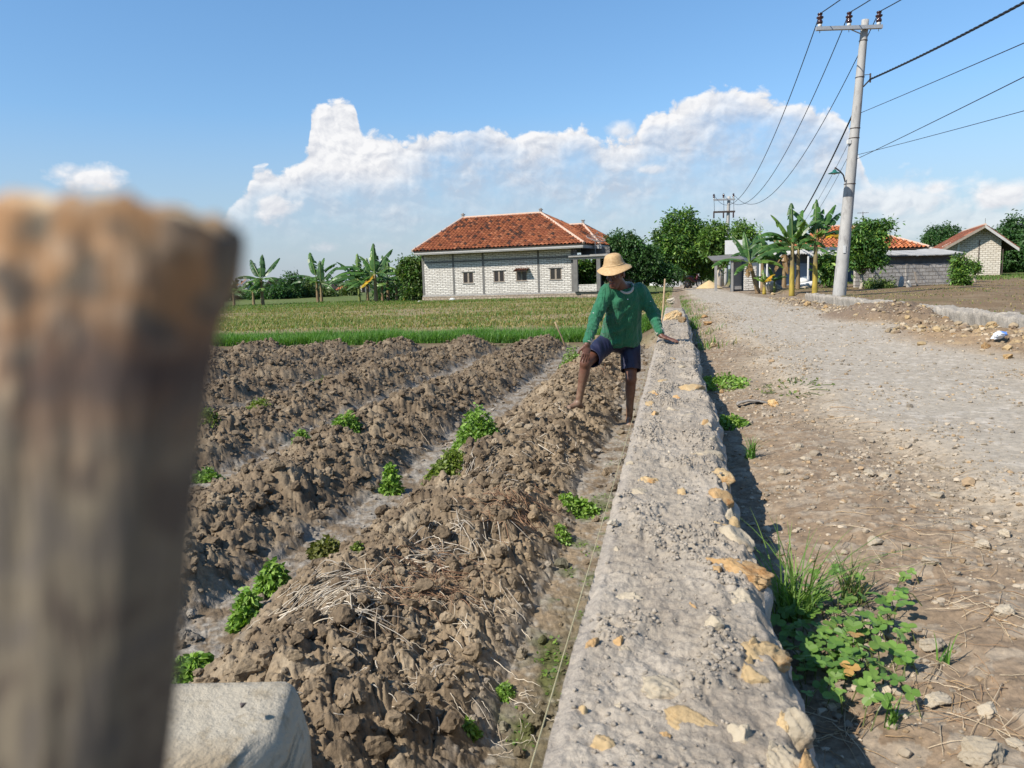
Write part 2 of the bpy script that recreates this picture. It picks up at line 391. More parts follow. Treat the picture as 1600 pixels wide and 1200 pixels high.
def ground_colour(x, y, z, d):
    s, t = d['s'], d['t']; C = np.zeros((len(x), 3))
    def mix(c, m):
        nonlocal C
        m = np.asarray(m)[:, None]; C = C * (1 - m) + np.asarray(c) * m
    n1 = fbm(s * 1.1, t * 1.1, 71, 4); n2 = fbm(s * 5, t * 5, 72, 4); n3 = fbm(s * 22, t * 22, 73, 3)
    # ploughed soil
    C[:] = (.20, .152, .102)
    mix((.265, .21, .145), sstep(-.1, .5, n2 + .6 * (d['r2'] - .5)))
    mix((.13, .096, .064), .8 * sstep(.1, .55, -n2 + .6 * (d['r1'] - .5)))
    first = sstep(-1.85, -1.4, t) * d['inside']
    mix((.31, .24, .16), first * sstep(-.35, .3, n1 + .5 * n2) * .85)
    mix((.38, .315, .23), first * sstep(.2, .5, n2 + .4 * n3) * .6)
    # grey, dried furrow floors
    fl = sstep(.42, .08, d['prof'] + .25 * n2 + .12 * n3) * d['inside']
    mix((.29, .265, .23), fl * sstep(-.35, .25, n2 + .7 * n3) * .9)
    mix((.36, .335, .295), fl * sstep(.1, .55, n3 + .5 * n2) * .7)
    # damp mossy strip by the wall near the viewer
    ws = sstep(-.62, -.42, t + .12 * n2) * d['inside']
    mix((.15, .125, .075), ws * sstep(4.2, 2.8, s + .6 * n1) * .9)
    mix((.085, .105, .025), ws * sstep(.05, .4, n2 + .3 * n1) * .75 * sstep(6.5, 4.5, s))
    mix((.30, .27, .215), ws * sstep(.25, .5, n3) * .5)
    # stubble field beyond: bands of straw, green and bare soil lying across
    gf = (1 - d['inside']) * (t < 0)
    b = fbm(x * .05 + 3, y * .22, 74, 4) + .35 * fbm(x * .6, y * 1.2, 75, 3)
    mix((.29, .245, .125), gf)
    mix((.15, .195, .05), gf * sstep(.05, .45, b))
    mix((.32, .25, .155), gf * sstep(.05, .35, -b))
    mix((.17, .13, .085), gf * sstep(FIELD_S + 1.0, FIELD_S + .4, s))
    bare = gf * sstep(.8, .2, np.abs(s - 20.2 - .4 * n1) / 1.2)
    mix((.25, .195, .135), bare * .75)
    mix((.10, .155, .035), gf * sstep(42, 52, s + 5 * n1) * .8)
    # road side
    rs = sstep(-.2, -.1, t) * (t > -.9)
    mix((.275, .205, .14), rs)
    mix((.34, .27, .195), rs * sstep(0, .5, n2 + .3 * n3) * .6)
    mix((.215, .150, .10), rs * sstep(.1, .5, n1) * .55)
    mix((.40, .35, .28), rs * sstep(.55, .8, d['q1']) * .5)
    ro = d['onroad']
    mix((.40, .355, .29), ro)
    mix((.345, .30, .24), ro * sstep(-.1, .4, n1 + .3 * n2) * .6)
    mix((.45, .40, .33), ro * sstep(.0, .5, n2 + .5 * n3) * .6)
    mix((.54, .49, .42), ro * sstep(.72, .95, d['q1'] + .15 * n1) * .7)
    mix((.17, .15, .13), ro * sstep(.36, .6, -n3 + .4 * n2) * .35)
    edge = np.exp(-((t - d['rl']) / .22) ** 2) + np.exp(-((t - d['rr']) / .3) ** 2)
    mix((.40, .34, .26), np.clip(edge, 0, 1) * rs * .6)
    bk = sstep(.015, .07, d['bh']) * (t > 2)
    mix((.30, .215, .135), bk)
    mix((.42, .31, .18), bk * sstep(.0, .45, n2 + .4 * n1) * sstep(12.2, 10.8, s))
    mix((.20, .15, .11), bk * sstep(11.5, 12.6, s) * .8)
    rf = sstep(4.4, 4.8, t)
    mix((.235, .165, .098), rf)
    mix((.30, .23, .145), rf * sstep(-.05, .4, n1) * .7)
    mix((.135, .15, .05), rf * sstep(.15, .5, fbm(x * .12, y * .2, 76, 4)) * .5)
    mix((.14, .17, .05), rf * sstep(43, 52, y + 4 * n1))
    mix((.38, .36, .32), rf * np.exp(-((t - 6.4) / .25) ** 2) * sstep(18, 14, s) * .8)
    f = sstep(90, 160, np.hypot(x, y)); mix((.10, .13, .05), f)
    return np.clip(C * (1 + .20 * n3[:, None]), .01, 1) * np.where((t < -.15) & (s < FIELD_S + .3), .77, .76)[:, None]

def soil_material(name, bscale=120, bstr=.55, bdist=.006, rough=.95, c2=(.60, .60, .60)):
    m, nt, b = new_mat(name); v = coords(nt, 'Object')
    a = nd(nt, 'ShaderNodeAttribute', attribute_name='Col')
    f = noise(nt, v, 45, 7, .68)
    c = mixc(nt, 1.0, a.outputs[0], mixc(nt, ramp(nt, f, .3, .7), c2, (1.30, 1.27, 1.22)), 'MULTIPLY')
    lk(nt, c, b.inputs['Base Color']); b.inputs['Roughness'].default_value = rough; b.inputs['Specular IOR Level'].default_value = .15
    n0 = bump(nt, noise(nt, v, 28, 6, .62), bstr * .8, bdist * 3)
    lk(nt, bump(nt, noise(nt, v, bscale, 5, .65), bstr, bdist, n0), b.inputs['Normal'])
    return m
M_SOIL = soil_material('ploughed_soil'); M_DIRT = soil_material('dirt', 160, .5, .004); M_ROAD = soil_material('gravel_road', 190, .6, .004, .9, (.78, .78, .78))
M_MEADOW = soil_material('stubble', 60, .5, .02)

def make_ground():
    ang = np.concatenate([np.linspace(-180, -60, 50)[:-1], np.linspace(-60, -37, 60)[:-1], np.linspace(-37, 37, 1010)[:-1], np.linspace(37, 60, 60)[:-1], np.linspace(60, 180, 50)])
    r = [.45]
    while r[-1] < 5000: r.append(r[-1] + max(.0042 * r[-1], .00070 * r[-1] ** 2 if r[-1] < 200 else .12 * r[-1]))
    r = np.array(r); A, R = np.meshgrid(np.radians(ang), r)
    x = (R * np.sin(A)).ravel(); y = (R * np.cos(A)).ravel()
    z = np.zeros(len(x)); C = np.zeros((len(x), 3)); cls = np.zeros(len(x), int)
    for i in range(0, len(x), 150000):
        sl_ = slice(i, i + 150000); zz, d = ground_h(x[sl_], y[sl_]); z[sl_] = zz; C[sl_] = ground_colour(x[sl_], y[sl_], zz, d)
        s, t = d['s'], d['t']; c = np.zeros(len(s), int)
        c[(t < -.05) & (s < FIELD_S + .2) & (t > -19) & (s > -2)] = 1
        c[(t > -.05) & (t < 4.55) & (s < 80) & (s > -12)] = 2
        c[(d['onroad'] > .5) & (s < 80) & (s > -12) & (t > 0)] = 3
        c[(d['bh'] > .04) & (t > d['rr']) & (t < 4.55)] = 4
        cls[sl_] = c
    GRID.update(A=ang, R=r, Z=z.reshape(len(r), len(ang)))
    V = np.stack([x, y, z], 1); na = len(ang); nr = len(r)
    i, j = np.meshgrid(np.arange(nr - 1), np.arange(na - 1), indexing='ij')
    Q = np.stack([i * na + j, i * na + j + 1, (i + 1) * na + j + 1, (i + 1) * na + j], -1).reshape(-1, 4)[:, ::-1]
    fc = cls[Q[:, 0]]
    for k, (name, m) in enumerate((('ground', M_MEADOW), ('ploughed_field', M_SOIL), ('verge', M_DIRT), ('road', M_ROAD), ('earth_bank', M_DIRT))):
        q = Q[fc == k]; u, inv = np.unique(q, return_inverse=True)
        vv = V[u]
        o = link(name, np_mesh(name, vv, inv.reshape(-1, 4), m, True, C[u])); tag(o, kind='structure')
make_ground()
# ================================================================== rocks
def ico(sub):
    import bmesh
    bm = bmesh.new(); bmesh.ops.create_icosphere(bm, subdivisions=sub, radius=1.0)
    V = np.array([v.co[:] for v in bm.verts]); F = np.array([[v.index for v in f.verts] for f in bm.faces]); bm.free(); return V, F
ICO = {k: ico(k) for k in (1, 2, 3, 4, 5)}
def rock_verts(sub, seed, planes=9, rough=.06, flat=(1, 1, .7)):
    """a broken stone: a ball cut by random planes, then roughened"""
    V, F = ICO[sub]; V = V.copy(); rg = np.random.default_rng(seed)
    for _ in range(planes):
        n = rg.normal(size=3); n /= np.linalg.norm(n); d = rg.uniform(.45, .8)
        h = V @ n; V = V - np.where(h > d, (h - d) * .92, 0)[:, None] * n
    q = V * 2.2 + rg.uniform(0, 50, 3)
    k = 1 + rough * (fbm(q[:, 0] + q[:, 2], q[:, 1] - q[:, 2], seed, 4) * 1.6) + rough * .5 * gnoise(q[:, 0] * 4 + q[:, 2] * 3, q[:, 1] * 4 + 2 * q[:, 2], seed)
    return V * k[:, None] * np.array(flat), F
M_LIME = rough_mat('yellow_limestone', (.42, .30, .155), (.56, .46, .31), 9, .9, 60, .8, .006, attr=True, c3=(.40, .22, .08), s3=14)
M_PALE = rough_mat('pale_limestone', (.40, .345, .26), (.54, .48, .385), 7, .9, 70, .8, .005, attr=True, c3=(.33, .26, .18), s3=9)

# ================================================================== low wall of mortar and rubble
def wall_mortar():
    m, nt, b = new_mat('mortar'); v = coords(nt, 'Object')
    a = nd(nt, 'ShaderNodeAttribute', attribute_name='Col')
    f = noise(nt, v, 60, 7, .7)
    c = mixc(nt, 1.0, a.outputs[0], mixc(nt, ramp(nt, f, .3, .7), (.72, .72, .73), (1.2, 1.19, 1.17)), 'MULTIPLY')
    lk(nt, c, b.inputs['Base Color']); b.inputs['Roughness'].default_value = .93; b.inputs['Specular IOR Level'].default_value = .2
    n0 = bump(nt, noise(nt, v, 55, 7, .68), .7, .010)
    lk(nt, bump(nt, noise(nt, v, 260, 4, .65), .6, .0025, n0), b.inputs['Normal']); return m
M_MORTAR = wall_mortar()
def wall_right(s): return WALL_R + .014 + .013 * np.sin(s * 2.1) + .035 * fbm(s * 2.6, s * 0 + 8.1, 91, 4) + .012 * np.maximum(0, .4 - s * .1)
def wall_left(s): return WALL_L + .002 * gnoise(s * 3, s * 0, 92)
def wall_top_h(s, t):
    z = WALL_TOP + .009 * fbm(s * 1.2, t * 3, 93, 3) + .011 * fbm(s * 6, t * 6, 94, 5, .6) + .010 * fbm(s * 26, t * 26, 95, 5, .65)
    # crumbly heaps of mortar that never was smoothed
    msk = sstep(-.05, .22, fbm(s * 2.4, t * 5, 96, 4) + .25 * np.exp(-((t + .09) / .06) ** 2) - .10)
    c1, r1, e1 = lumps(s, t, .020, 97); c2, r2, e2 = lumps(s, t, .011, 98)
    z = z + msk * (.011 * c1 * (r1 > .25) + .0055 * c2 + .006)
    tr = sstep(.02, -.004, np.abs(fbm(s * 5, t * 5, 99, 3)) * .12) * .005     # trowel lines
    return z - tr, msk, r1
def make_wall():
    r = [.40]
    while r[-1] < WALL_END: r.append(r[-1] + max(.0034 * r[-1], .0022))
    S = np.array(r); n = 170
    root = empty('mortar_wall', (*xy(4.0, 0.0), .7), 0, 'long low wall with a rough grey mortar top full of embedded stones', 'wall')
    L = np.array(root.location)
    u = np.linspace(0, 1, n); SS, U = np.meshgrid(S, u, indexing='ij')
    tl = wall_left(SS); tr = wall_right(SS); T = tl + (tr - tl) * U
    Z, msk, rid = wall_top_h(SS, T)
    # left arris is struck off along the string, right one is ragged
    dl = T - tl; dr = tr - T
    Z = Z - .014 * sstep(.028, 0, dl) - .035 * sstep(.035, 0, dr + .02 * fbm(SS * 12, T * 12, 81, 3)) * (1 + .5 * gnoise(SS * 9, T, 82))
    Z = Z * 1.0 - .03 * sstep(WALL_END - .2, WALL_END, SS)
    col = np.zeros((*T.shape, 3)); col[:] = (.295, .255, .203)
    nn = fbm(SS * 3, T * 6, 83, 4); n3 = fbm(SS * 30, T * 30, 84, 3)
    w = sstep(-.1, .45, nn)[..., None]; col = col * (1 - w) + np.array((.365, .32, .26)) * w
    w = (sstep(.05, .5, -nn + .4 * n3) * .6)[..., None]; col = col * (1 - w) + np.array((.235, .198, .155)) * w
    w = (msk * .55)[..., None]; col = col * (1 - w) + np.array((.28, .244, .197)) * w
    w = (sstep(.25, .6, fbm(SS * 4, T * 7, 85, 4)) * .4)[..., None]; col = col * (1 - w) + np.array((.33, .27, .20)) * w
    w = (sstep(.045, .015, dl) * .6)[..., None]; col = col * (1 - w) + np.array((.30, .27, .235)) * w
    x, y = xy(SS, T); V = [np.stack([x, y, Z], -1).reshape(-1, 3)]; C = [col.reshape(-1, 3)]; F = []
    def quads(m_, n_, off, flip=False):
        i, j = np.meshgrid(np.arange(m_ - 1), np.arange(n_ - 1), indexing='ij')
        q = np.stack([i * n_ + j, i * n_ + j + 1, (i + 1) * n_ + j + 1, (i + 1) * n_ + j], -1).reshape(-1, 4) + off
        return q if flip else q[:, ::-1]
    m_ = len(S); F.append(quads(m_, n, 0, True)[:, ::-1][:, ::-1])
    off = m_ * n
    for side in (0, 1):
        k = 26; v = np.linspace(0, 1, k) ** 1.0
        S2, W = np.meshgrid(S, v, indexing='ij')
        zt = Z[:, 0 if side == 0 else -1][:, None]; zb = .0 if side == 0 else .50
        zz = zt + (zb - zt) * W
        if side == 0: tt = wall_left(S2) - .004 * W - .002 * fbm(S2 * 14, zz * 14, 86, 3) * (W > 0)
        else: tt = wall_right(S2) + (.02 * fbm(S2 * 7, zz * 7, 87, 4) + .012 * lumps(S2, zz, .09, 88)[0]) * (W > 0)
        x, y = xy(S2, tt); V.append(np.stack([x, y, zz], -1).reshape(-1, 3)); C.append(np.broadcast_to(np.array((.36, .335, .30)), (m_ * k, 3)))
        F.append(quads(m_, k, off, side == 0)); off += m_ * k
    # the two ends
    for row in (0, m_ - 1):
        i0 = row * n; x, y = xy(np.full(n, S[row]), T[row]); bt = np.stack([x, y, np.full(n, .05)], -1)
        V.append(bt); C.append(np.broadcast_to(np.array((.36, .34, .31)), (n, 3))); a = np.arange(n - 1)
        F.append(np.stack([i0 + a, i0 + a + 1, off + a + 1, off + a], -1)[:, :: (1 if row else -1)]); off += n
    V = np.concatenate(V) - L
    link('mortar_top', np_mesh('mortar_top', V, [np.concatenate(F)], M_MORTAR, True, np.concatenate(C)), root)
    stones = [(1037,1073,72,38,'p'),(1078,1121,104,36,'y'),(969,925,56,20,'p'),(925,1006,25,15,'o'),(965,1001,21,13,'o'),(912,1102,20,14,'y'),(1004,767,30,11,'p'),(1010,749,28,9,'y'),(1065,766,18,8,'y'),(983,724,14,8,'p'),(1104,708,42,12,'p'),
        (1122,742,35,16,'y'),(1130,771,35,30,'o'),(1147,838,46,24,'p'),(1150,883,62,32,'o'),(1119,894,23,12,'o'),(1153,938,70,28,'p'),(1178,1008,88,46,'y'),(1238,1121,42,32,'p'),(1222,1186,55,42,'p'),(1263,1197,32,22,'o'),
        (1033,594,24,7,'y'),(1019,618,20,8,'y'),(1017,630,17,7,'y'),(1024,646,16,7,'o'),(1049,637,22,7,'p'),(1077,647,26,7,'p'),(1085,584,22,7,'p'),(1081,606,34,10,'y'),(1102,660,18,10,'o'),(1056,620,14,6,'o'),(1066,572,18,5,'p'),(1050,560,14,4,'y'),(1040,1140,22,10,'o'),(1084,943,14,8,'o')]
    rs_ = np.random.default_rng(44)
    for _ in range(22):
        py = float(rs_.uniform(560, 1180)); q = (py - 430) / 770; stones.append((1042 + q * rs_.choice([rs_.uniform(-180, 150), rs_.uniform(150, 215)]), py, float(rs_.uniform(16, 52)) * (q + .12), float(rs_.uniform(8, 24)) * (q + .12), rs_.choice(['p', 'p', 'y'])))
    for i, (px, py, w, h, k) in enumerate(stones):
        P = on_z(px, py, WALL_TOP + .004); dist = np.linalg.norm(P - CAM)
        sx = w / FPX * dist * .5; sy = max(h / FPX * dist * .5 * dist / (CAMZ - WALL_TOP) * .9, sx * .35); sy = min(sy, sx * 1.4, .13)
        V, F = rock_verts(5 if w > 50 else 4 if w > 20 else 3, 300 + i, 14, .20, (1, 1, 1))
        V = V * np.array([sx * 1.22, sy * 1.22, .024]); a = RNG.uniform(-.3, .3); ca, sa = math.cos(a), math.sin(a)
        V = V @ np.array([[ca, sa, 0], [-sa, ca, 0], [0, 0, 1]])
        s_, t_ = st(P[0], P[1]); edge = t_ > .09
        if edge: V[:, 2] *= 1.9; V[:, :2] *= 1.12
        tone = {'p': (.95, .92, .86), 'y': (1.0, .95, .85), 'o': (1.0, .84, .66)}[k]
        tint = np.array(tone) * RNG.uniform(.88, 1.1)
        me = np_mesh('embedded_stone', V, [F], M_PALE if k == 'p' else M_LIME, True, np.broadcast_to(tint, (len(V), 3)))
        zt = float(wall_top_h(np.array([s_]), np.array([t_]))[0][0])
        o = link('embedded_stone', me, root, Vector((P[0], P[1], zt + (-.010 if not edge else -.022) - (.004 if w < 30 and i > 33 else 0))) - Vector(L))
        if k == 'o' and w > 30: o['label'] = 'rusty orange stone on the ragged edge'
    rg = np.random.default_rng(15); N = 15000; ss = .8 + 9 * rg.random(N) ** 1.7; tt = rg.uniform(WALL_L + .02, WALL_R - .02, N); zz, mk, _ = wall_top_h(ss, tt); k = rg.random(N) < .08 + .92 * mk; ss, tt, zz = ss[k], tt[k], zz[k]; xx, yy = xy(ss, tt); mb = MB(); bs = [rock_verts(1, 680 + q, 3, .25, (1, .9, .8)) for q in range(8)]
    for i in range(len(ss)):
        V, F = bs[i % 8]; r_ = (.0022 + .0042 * rg.random() ** 2.2) * (1 + .04 * ss[i]); a_ = rg.uniform(0, 6.28); ca, sa = math.cos(a_), math.sin(a_); mb.add(V @ np.array([[ca, sa, 0], [-sa, ca, 0], [0, 0, 1]]) * r_ + np.array([xx[i], yy[i], zz[i] + r_ * .3]) - L, [F], np.array((.32, .28, .228)) * rg.uniform(.75, 1.15))
    mb.build('mortar_crumbs', M_MORTAR, root, True)['kind'] = 'stuff'
    # mason's string along the left arris
    mb = MB(); ss = np.linspace(.42, WALL_END - .3, 60); x, y = xy(ss, np.full(60, WALL_L - .012)); zz = WALL_TOP - .004 - .004 * np.sin((ss - .4) / (WALL_END - .7) * PI)
    mb.tube(np.stack([x, y, zz], 1), .0011, 6, (1, 1, 1))
    tag(mb.build('mason_string', rough_mat('string', (.42, .37, .20), (.50, .45, .28), 200, .8, 0, 0), None, True), "thin pale yellow mason's string stretched along the wall's left edge", 'string')
make_wall()

# ================================================================== near things: stake and stone block
def make_stake():
    """weathered stick with a frayed top, right in front of the lens"""
    D = .078; base = np.array([-.0545, D, 0])
    top = at_y(186, 300, D); bot = at_y(112, 1200, D)
    ax = top - bot; ax /= ax[2]
    zt = top[2] - .0002; zb = WALL_TOP - .02
    n = 96; zs = np.concatenate([np.linspace(zb, zt - .10, 60)[:-1], np.linspace(zt - .10, zt, 120)])
    V = []; C = []; a = np.arange(n) * 2 * PI / n
    for z in zs:
        c = bot + ax * (z - bot[2]); q = (zt - z)
        rx = (.0128 + .0017 * sstep(.012, .004, q) * (1 + .2 * np.sin(a * 5)) - .002 * min(q / .1, 1) * .8) * .743; ry = .0085
        sq = (np.abs(np.cos(a)) ** 4 + np.abs(np.sin(a)) ** 4) ** -.25
        g = .0007 * gnoise(a * 2.2, np.full(n, z * 30), 5) + .0004 * gnoise(a * 9 / PI * 2, np.full(n, z * 30), 6)
        rr = sq * (1 + g / .012)
        x = c[0] + np.cos(a) * rx * rr; y = c[1] + np.sin(a) * ry * rr
        zz = np.full(n, z)
        if q < .02:
            zz = zz - (.0050 * sstep(.30, 1.0, np.cos(a)) + .0034 * sstep(-.55, -1.0, np.cos(a)) + .0006) * (1 - q / .02)
            zz = zz + .0015 * gnoise(x * 230, y * 230, 8) * (1 - q / .02) + .0012 * (np.cos(a * 2 + .4)) * (1 - q / .02)
        V.append(np.stack([x, y, zz], 1))
        # frayed bright fibres at the top, grey and brown weathering and a painted shadow below
        s1 = gnoise(np.cos(a) * 2.4 + .3, np.full(n, z * 150), 9) + .5 * gnoise(np.cos(a) * 5, np.full(n, z * 16), 19); s2 = gnoise(np.cos(a) * 5.5, np.full(n, z * 330), 10); s3 = gnoise(np.cos(a) * 3.3 + 3, np.full(n, z * 320), 12)
        cc = np.zeros((n, 3)); cc[:] = (.135, .110, .076)
        w = sstep(.0, .5, s1)[:, None]; cc = cc * (1 - w) + np.array((.082, .062, .045)) * w
        w = (sstep(.1, .5, s2) * .7)[:, None]; cc = cc * (1 - w) + np.array((.18, .148, .10)) * w
        w = (sstep(.15, .45, -s1 + .3 * s2) * .6)[:, None]; cc = cc * (1 - w) + np.array((.08, .068, .060)) * w
        f = float(sstep(.030, .008, q)); w = (f * sstep(-.35, .25, s3 + .4 * s2))[:, None]; cc = cc * (1 - w) + np.array((.30, .165, .075)) * w
        w = (f * .7 * sstep(.15, .5, s2 - .2 * s3))[:, None]; cc = cc * (1 - w) + np.array((.44, .31, .20)) * w
        band = float(np.exp(-((q - .0165) / .006) ** 2)); w = (band * .85 * sstep(-.2, .3, np.cos(a + .55) + .5 * s3))[:, None]; cc = cc * (1 - w) + np.array((.055, .035, .03)) * w  # shadow beneath the top, painted into the colour of the right half
        C.append(cc)
    m_ = len(zs); V = np.concatenate(V); C = np.concatenate(C)
    i, j = np.meshgrid(np.arange(m_ - 1), np.arange(n), indexing='ij'); j2 = (j + 1) % n
    Q = np.stack([i * n + j, i * n + j2, (i + 1) * n + j2, (i + 1) * n + j], -1).reshape(-1, 4)
    F = [Q]; prev = (m_ - 1) * n; off = len(V); ctr = V[prev:prev + n].mean(0); VV = [V]; CC = [C]
    for k in (.8, .55, .3, .08):                        # broken fibres across the end
        ring = ctr + (V[prev:prev + n] - ctr) * 1.0
        ring = V[(m_ - 1) * n:] * k + ctr * (1 - k); ring[:, 2] += .0018 * gnoise(ring[:, 0] * 420, ring[:, 1] * 420, 14) + .001
        VV.append(ring); t = sstep(-.3, .3, gnoise(ring[:, 0] * 500, ring[:, 1] * 500, 15))[:, None]
        CC.append(np.array((.62, .46, .28)) * t + np.array((.30, .19, .10)) * (1 - t))
        jj = np.arange(n); j3 = (jj + 1) % n
        F.append(np.stack([prev + jj, prev + j3, off + j3, off + jj], -1)); prev = off; off += n
    F.append((prev + np.arange(n)).reshape(1, n))
    m, nt, b = new_mat('weathered_wood'); a_ = nd(nt, 'ShaderNodeAttribute', attribute_name='Col'); v = coords(nt, 'Object', (900, 900, 60))
    lk(nt, mixc(nt, 1, a_.outputs[0], mixc(nt, noise(nt, v, 1, 5), (.7, .7, .7), (1.3, 1.3, 1.3)), 'MULTIPLY'), b.inputs['Base Color']); b.inputs['Roughness'].default_value = .9
    lk(nt, bump(nt, noise(nt, v, 1, 5), .5, .001), b.inputs['Normal'])
    o = link('wooden_stake', np_mesh('wooden_stake', np.concatenate(VV), F, m, True, np.concatenate(CC)))
    tag(o, 'weathered wooden stake with a frayed top close in front, out of focus', 'stake')
make_stake()

def make_block():
    """pale limestone block at the wall's near end, its top split off at a slant"""
    Y = .93
    V, F = ICO[5]; V = V.copy()
    # superellipsoid box
    V = np.sign(V) * np.abs(V) ** .12; V /= np.abs(V).max()
    tl = at_y(150, 1060, Y + .14); tr = at_y(466, 1078, Y + .10)
    top = .5 * (tl[2] + tr[2]); w = .155; dpt = .12; zb = gz(-.36, .95) - .05
    cx = tr[0] - w * .98; cy = Y + .02
    X = V * np.array([w, dpt, (top - zb) / 2]) + np.array([cx, cy, (top + zb) / 2])
    # the top slopes down towards the viewer, and the right front corner is knocked off
    up = V[:, 2] > .5
    X[:, 2] -= up * (np.clip((cy + dpt - X[:, 1]), 0, 1) * .10)
    d = (X[:, 0] - (cx + w * .80)) * .74 - (X[:, 1] - (cy - dpt * .35)) * .66 + (X[:, 2] - top) * .12 + .012 * fbm(X[:, 2] * 14, X[:, 0] * 14 + X[:, 1] * 9, 9, 4)
    d0 = d.copy(); d = d + (d > 0) * .012 * fbm(X[:, 2] * 40, X[:, 0] * 40 + X[:, 1] * 30, 12, 4)
    X = X - np.clip(d, 0, 9)[:, None] * np.array([.74, -.66, .12]) * .95
    q = X * 9
    X[:, 2] += .010 * fbm(q[:, 0], q[:, 1], 3, 4) * up; X[:, 0] += .010 * fbm(q[:, 1], q[:, 2], 4, 4); X[:, 1] += .006 * fbm(q[:, 0] * .8, q[:, 2], 5, 4)
    X += .0018 * fbm(X[:, 0] * 60 + X[:, 2] * 40, X[:, 1] * 60 - X[:, 2] * 40, 6, 4)[:, None]
    w_ = (np.exp(-((d0 - .004) / .012) ** 2) * .7 + sstep(.5, .8, fbm(q[:, 0] * 3, q[:, 1] * 3 + q[:, 2] * 3, 8, 4) + .35) * .25)[:, None]; BC = np.ones((len(X), 3)) * (1 - w_) + np.array((.80, .62, .40)) * w_
    o = link('limestone_block', np_mesh('limestone_block', X, [F], rough_mat('cream_limestone', (.40, .355, .275), (.50, .45, .36), 9, .9, 60, .9, .008, attr=True, c3=(.33, .28, .20), s3=34), True, BC))
    tag(o, 'pale cream limestone block with a broken corner, beside the near wooden stake', 'stone block')
    V, F = rock_verts(2, 77); P = at_y(379, 1101, Y + .03)
    zt = top - .10 * (cy + dpt - P[1])
    o = link('pebble', np_mesh('pebble', V * .0062, [F], rough_mat('dark_pebble', (.08, .06, .06), (.12, .1, .09), 60, .9), True, np.ones((len(V), 3))), None, (P[0], P[1], P[2]))
    tag(o, 'tiny dark pebble lying on the cream limestone block', 'pebble')
make_block()

# ================================================================== loose stones and gravel
def stone(px, py, w, label, sub=3, seed=0, z=None, m=None, flat=(1, .8, .6), tint=(1, 1, 1), group=None, name='stone', sink=.25, rot=None):
    if z is None:
        z = .7
        for _ in range(8):
            P = on_z(px, py, z); z = gz(P[0], P[1])
            if z > 1.3: z = .7
    P = on_z(px, py, z); dist = np.linalg.norm(P - CAM); r = w / FPX * dist * .50
    V, F = rock_verts(sub + 1, seed, 15, .17, flat); a = RNG.uniform(0, 6.28) if rot is None else rot; ca, sa = math.cos(a), math.sin(a)
    V = V @ np.array([[ca, sa, 0], [-sa, ca, 0], [0, 0, 1]]) * r
    o = link(name, np_mesh(name, V, [F], m or M_LIME, False, np.broadcast_to(np.array(tint, float), (len(V), 3))), None, (P[0], P[1], P[2] + r * flat[2] * (1 - sink) * .55))
    return tag(o, label, 'stone', group)
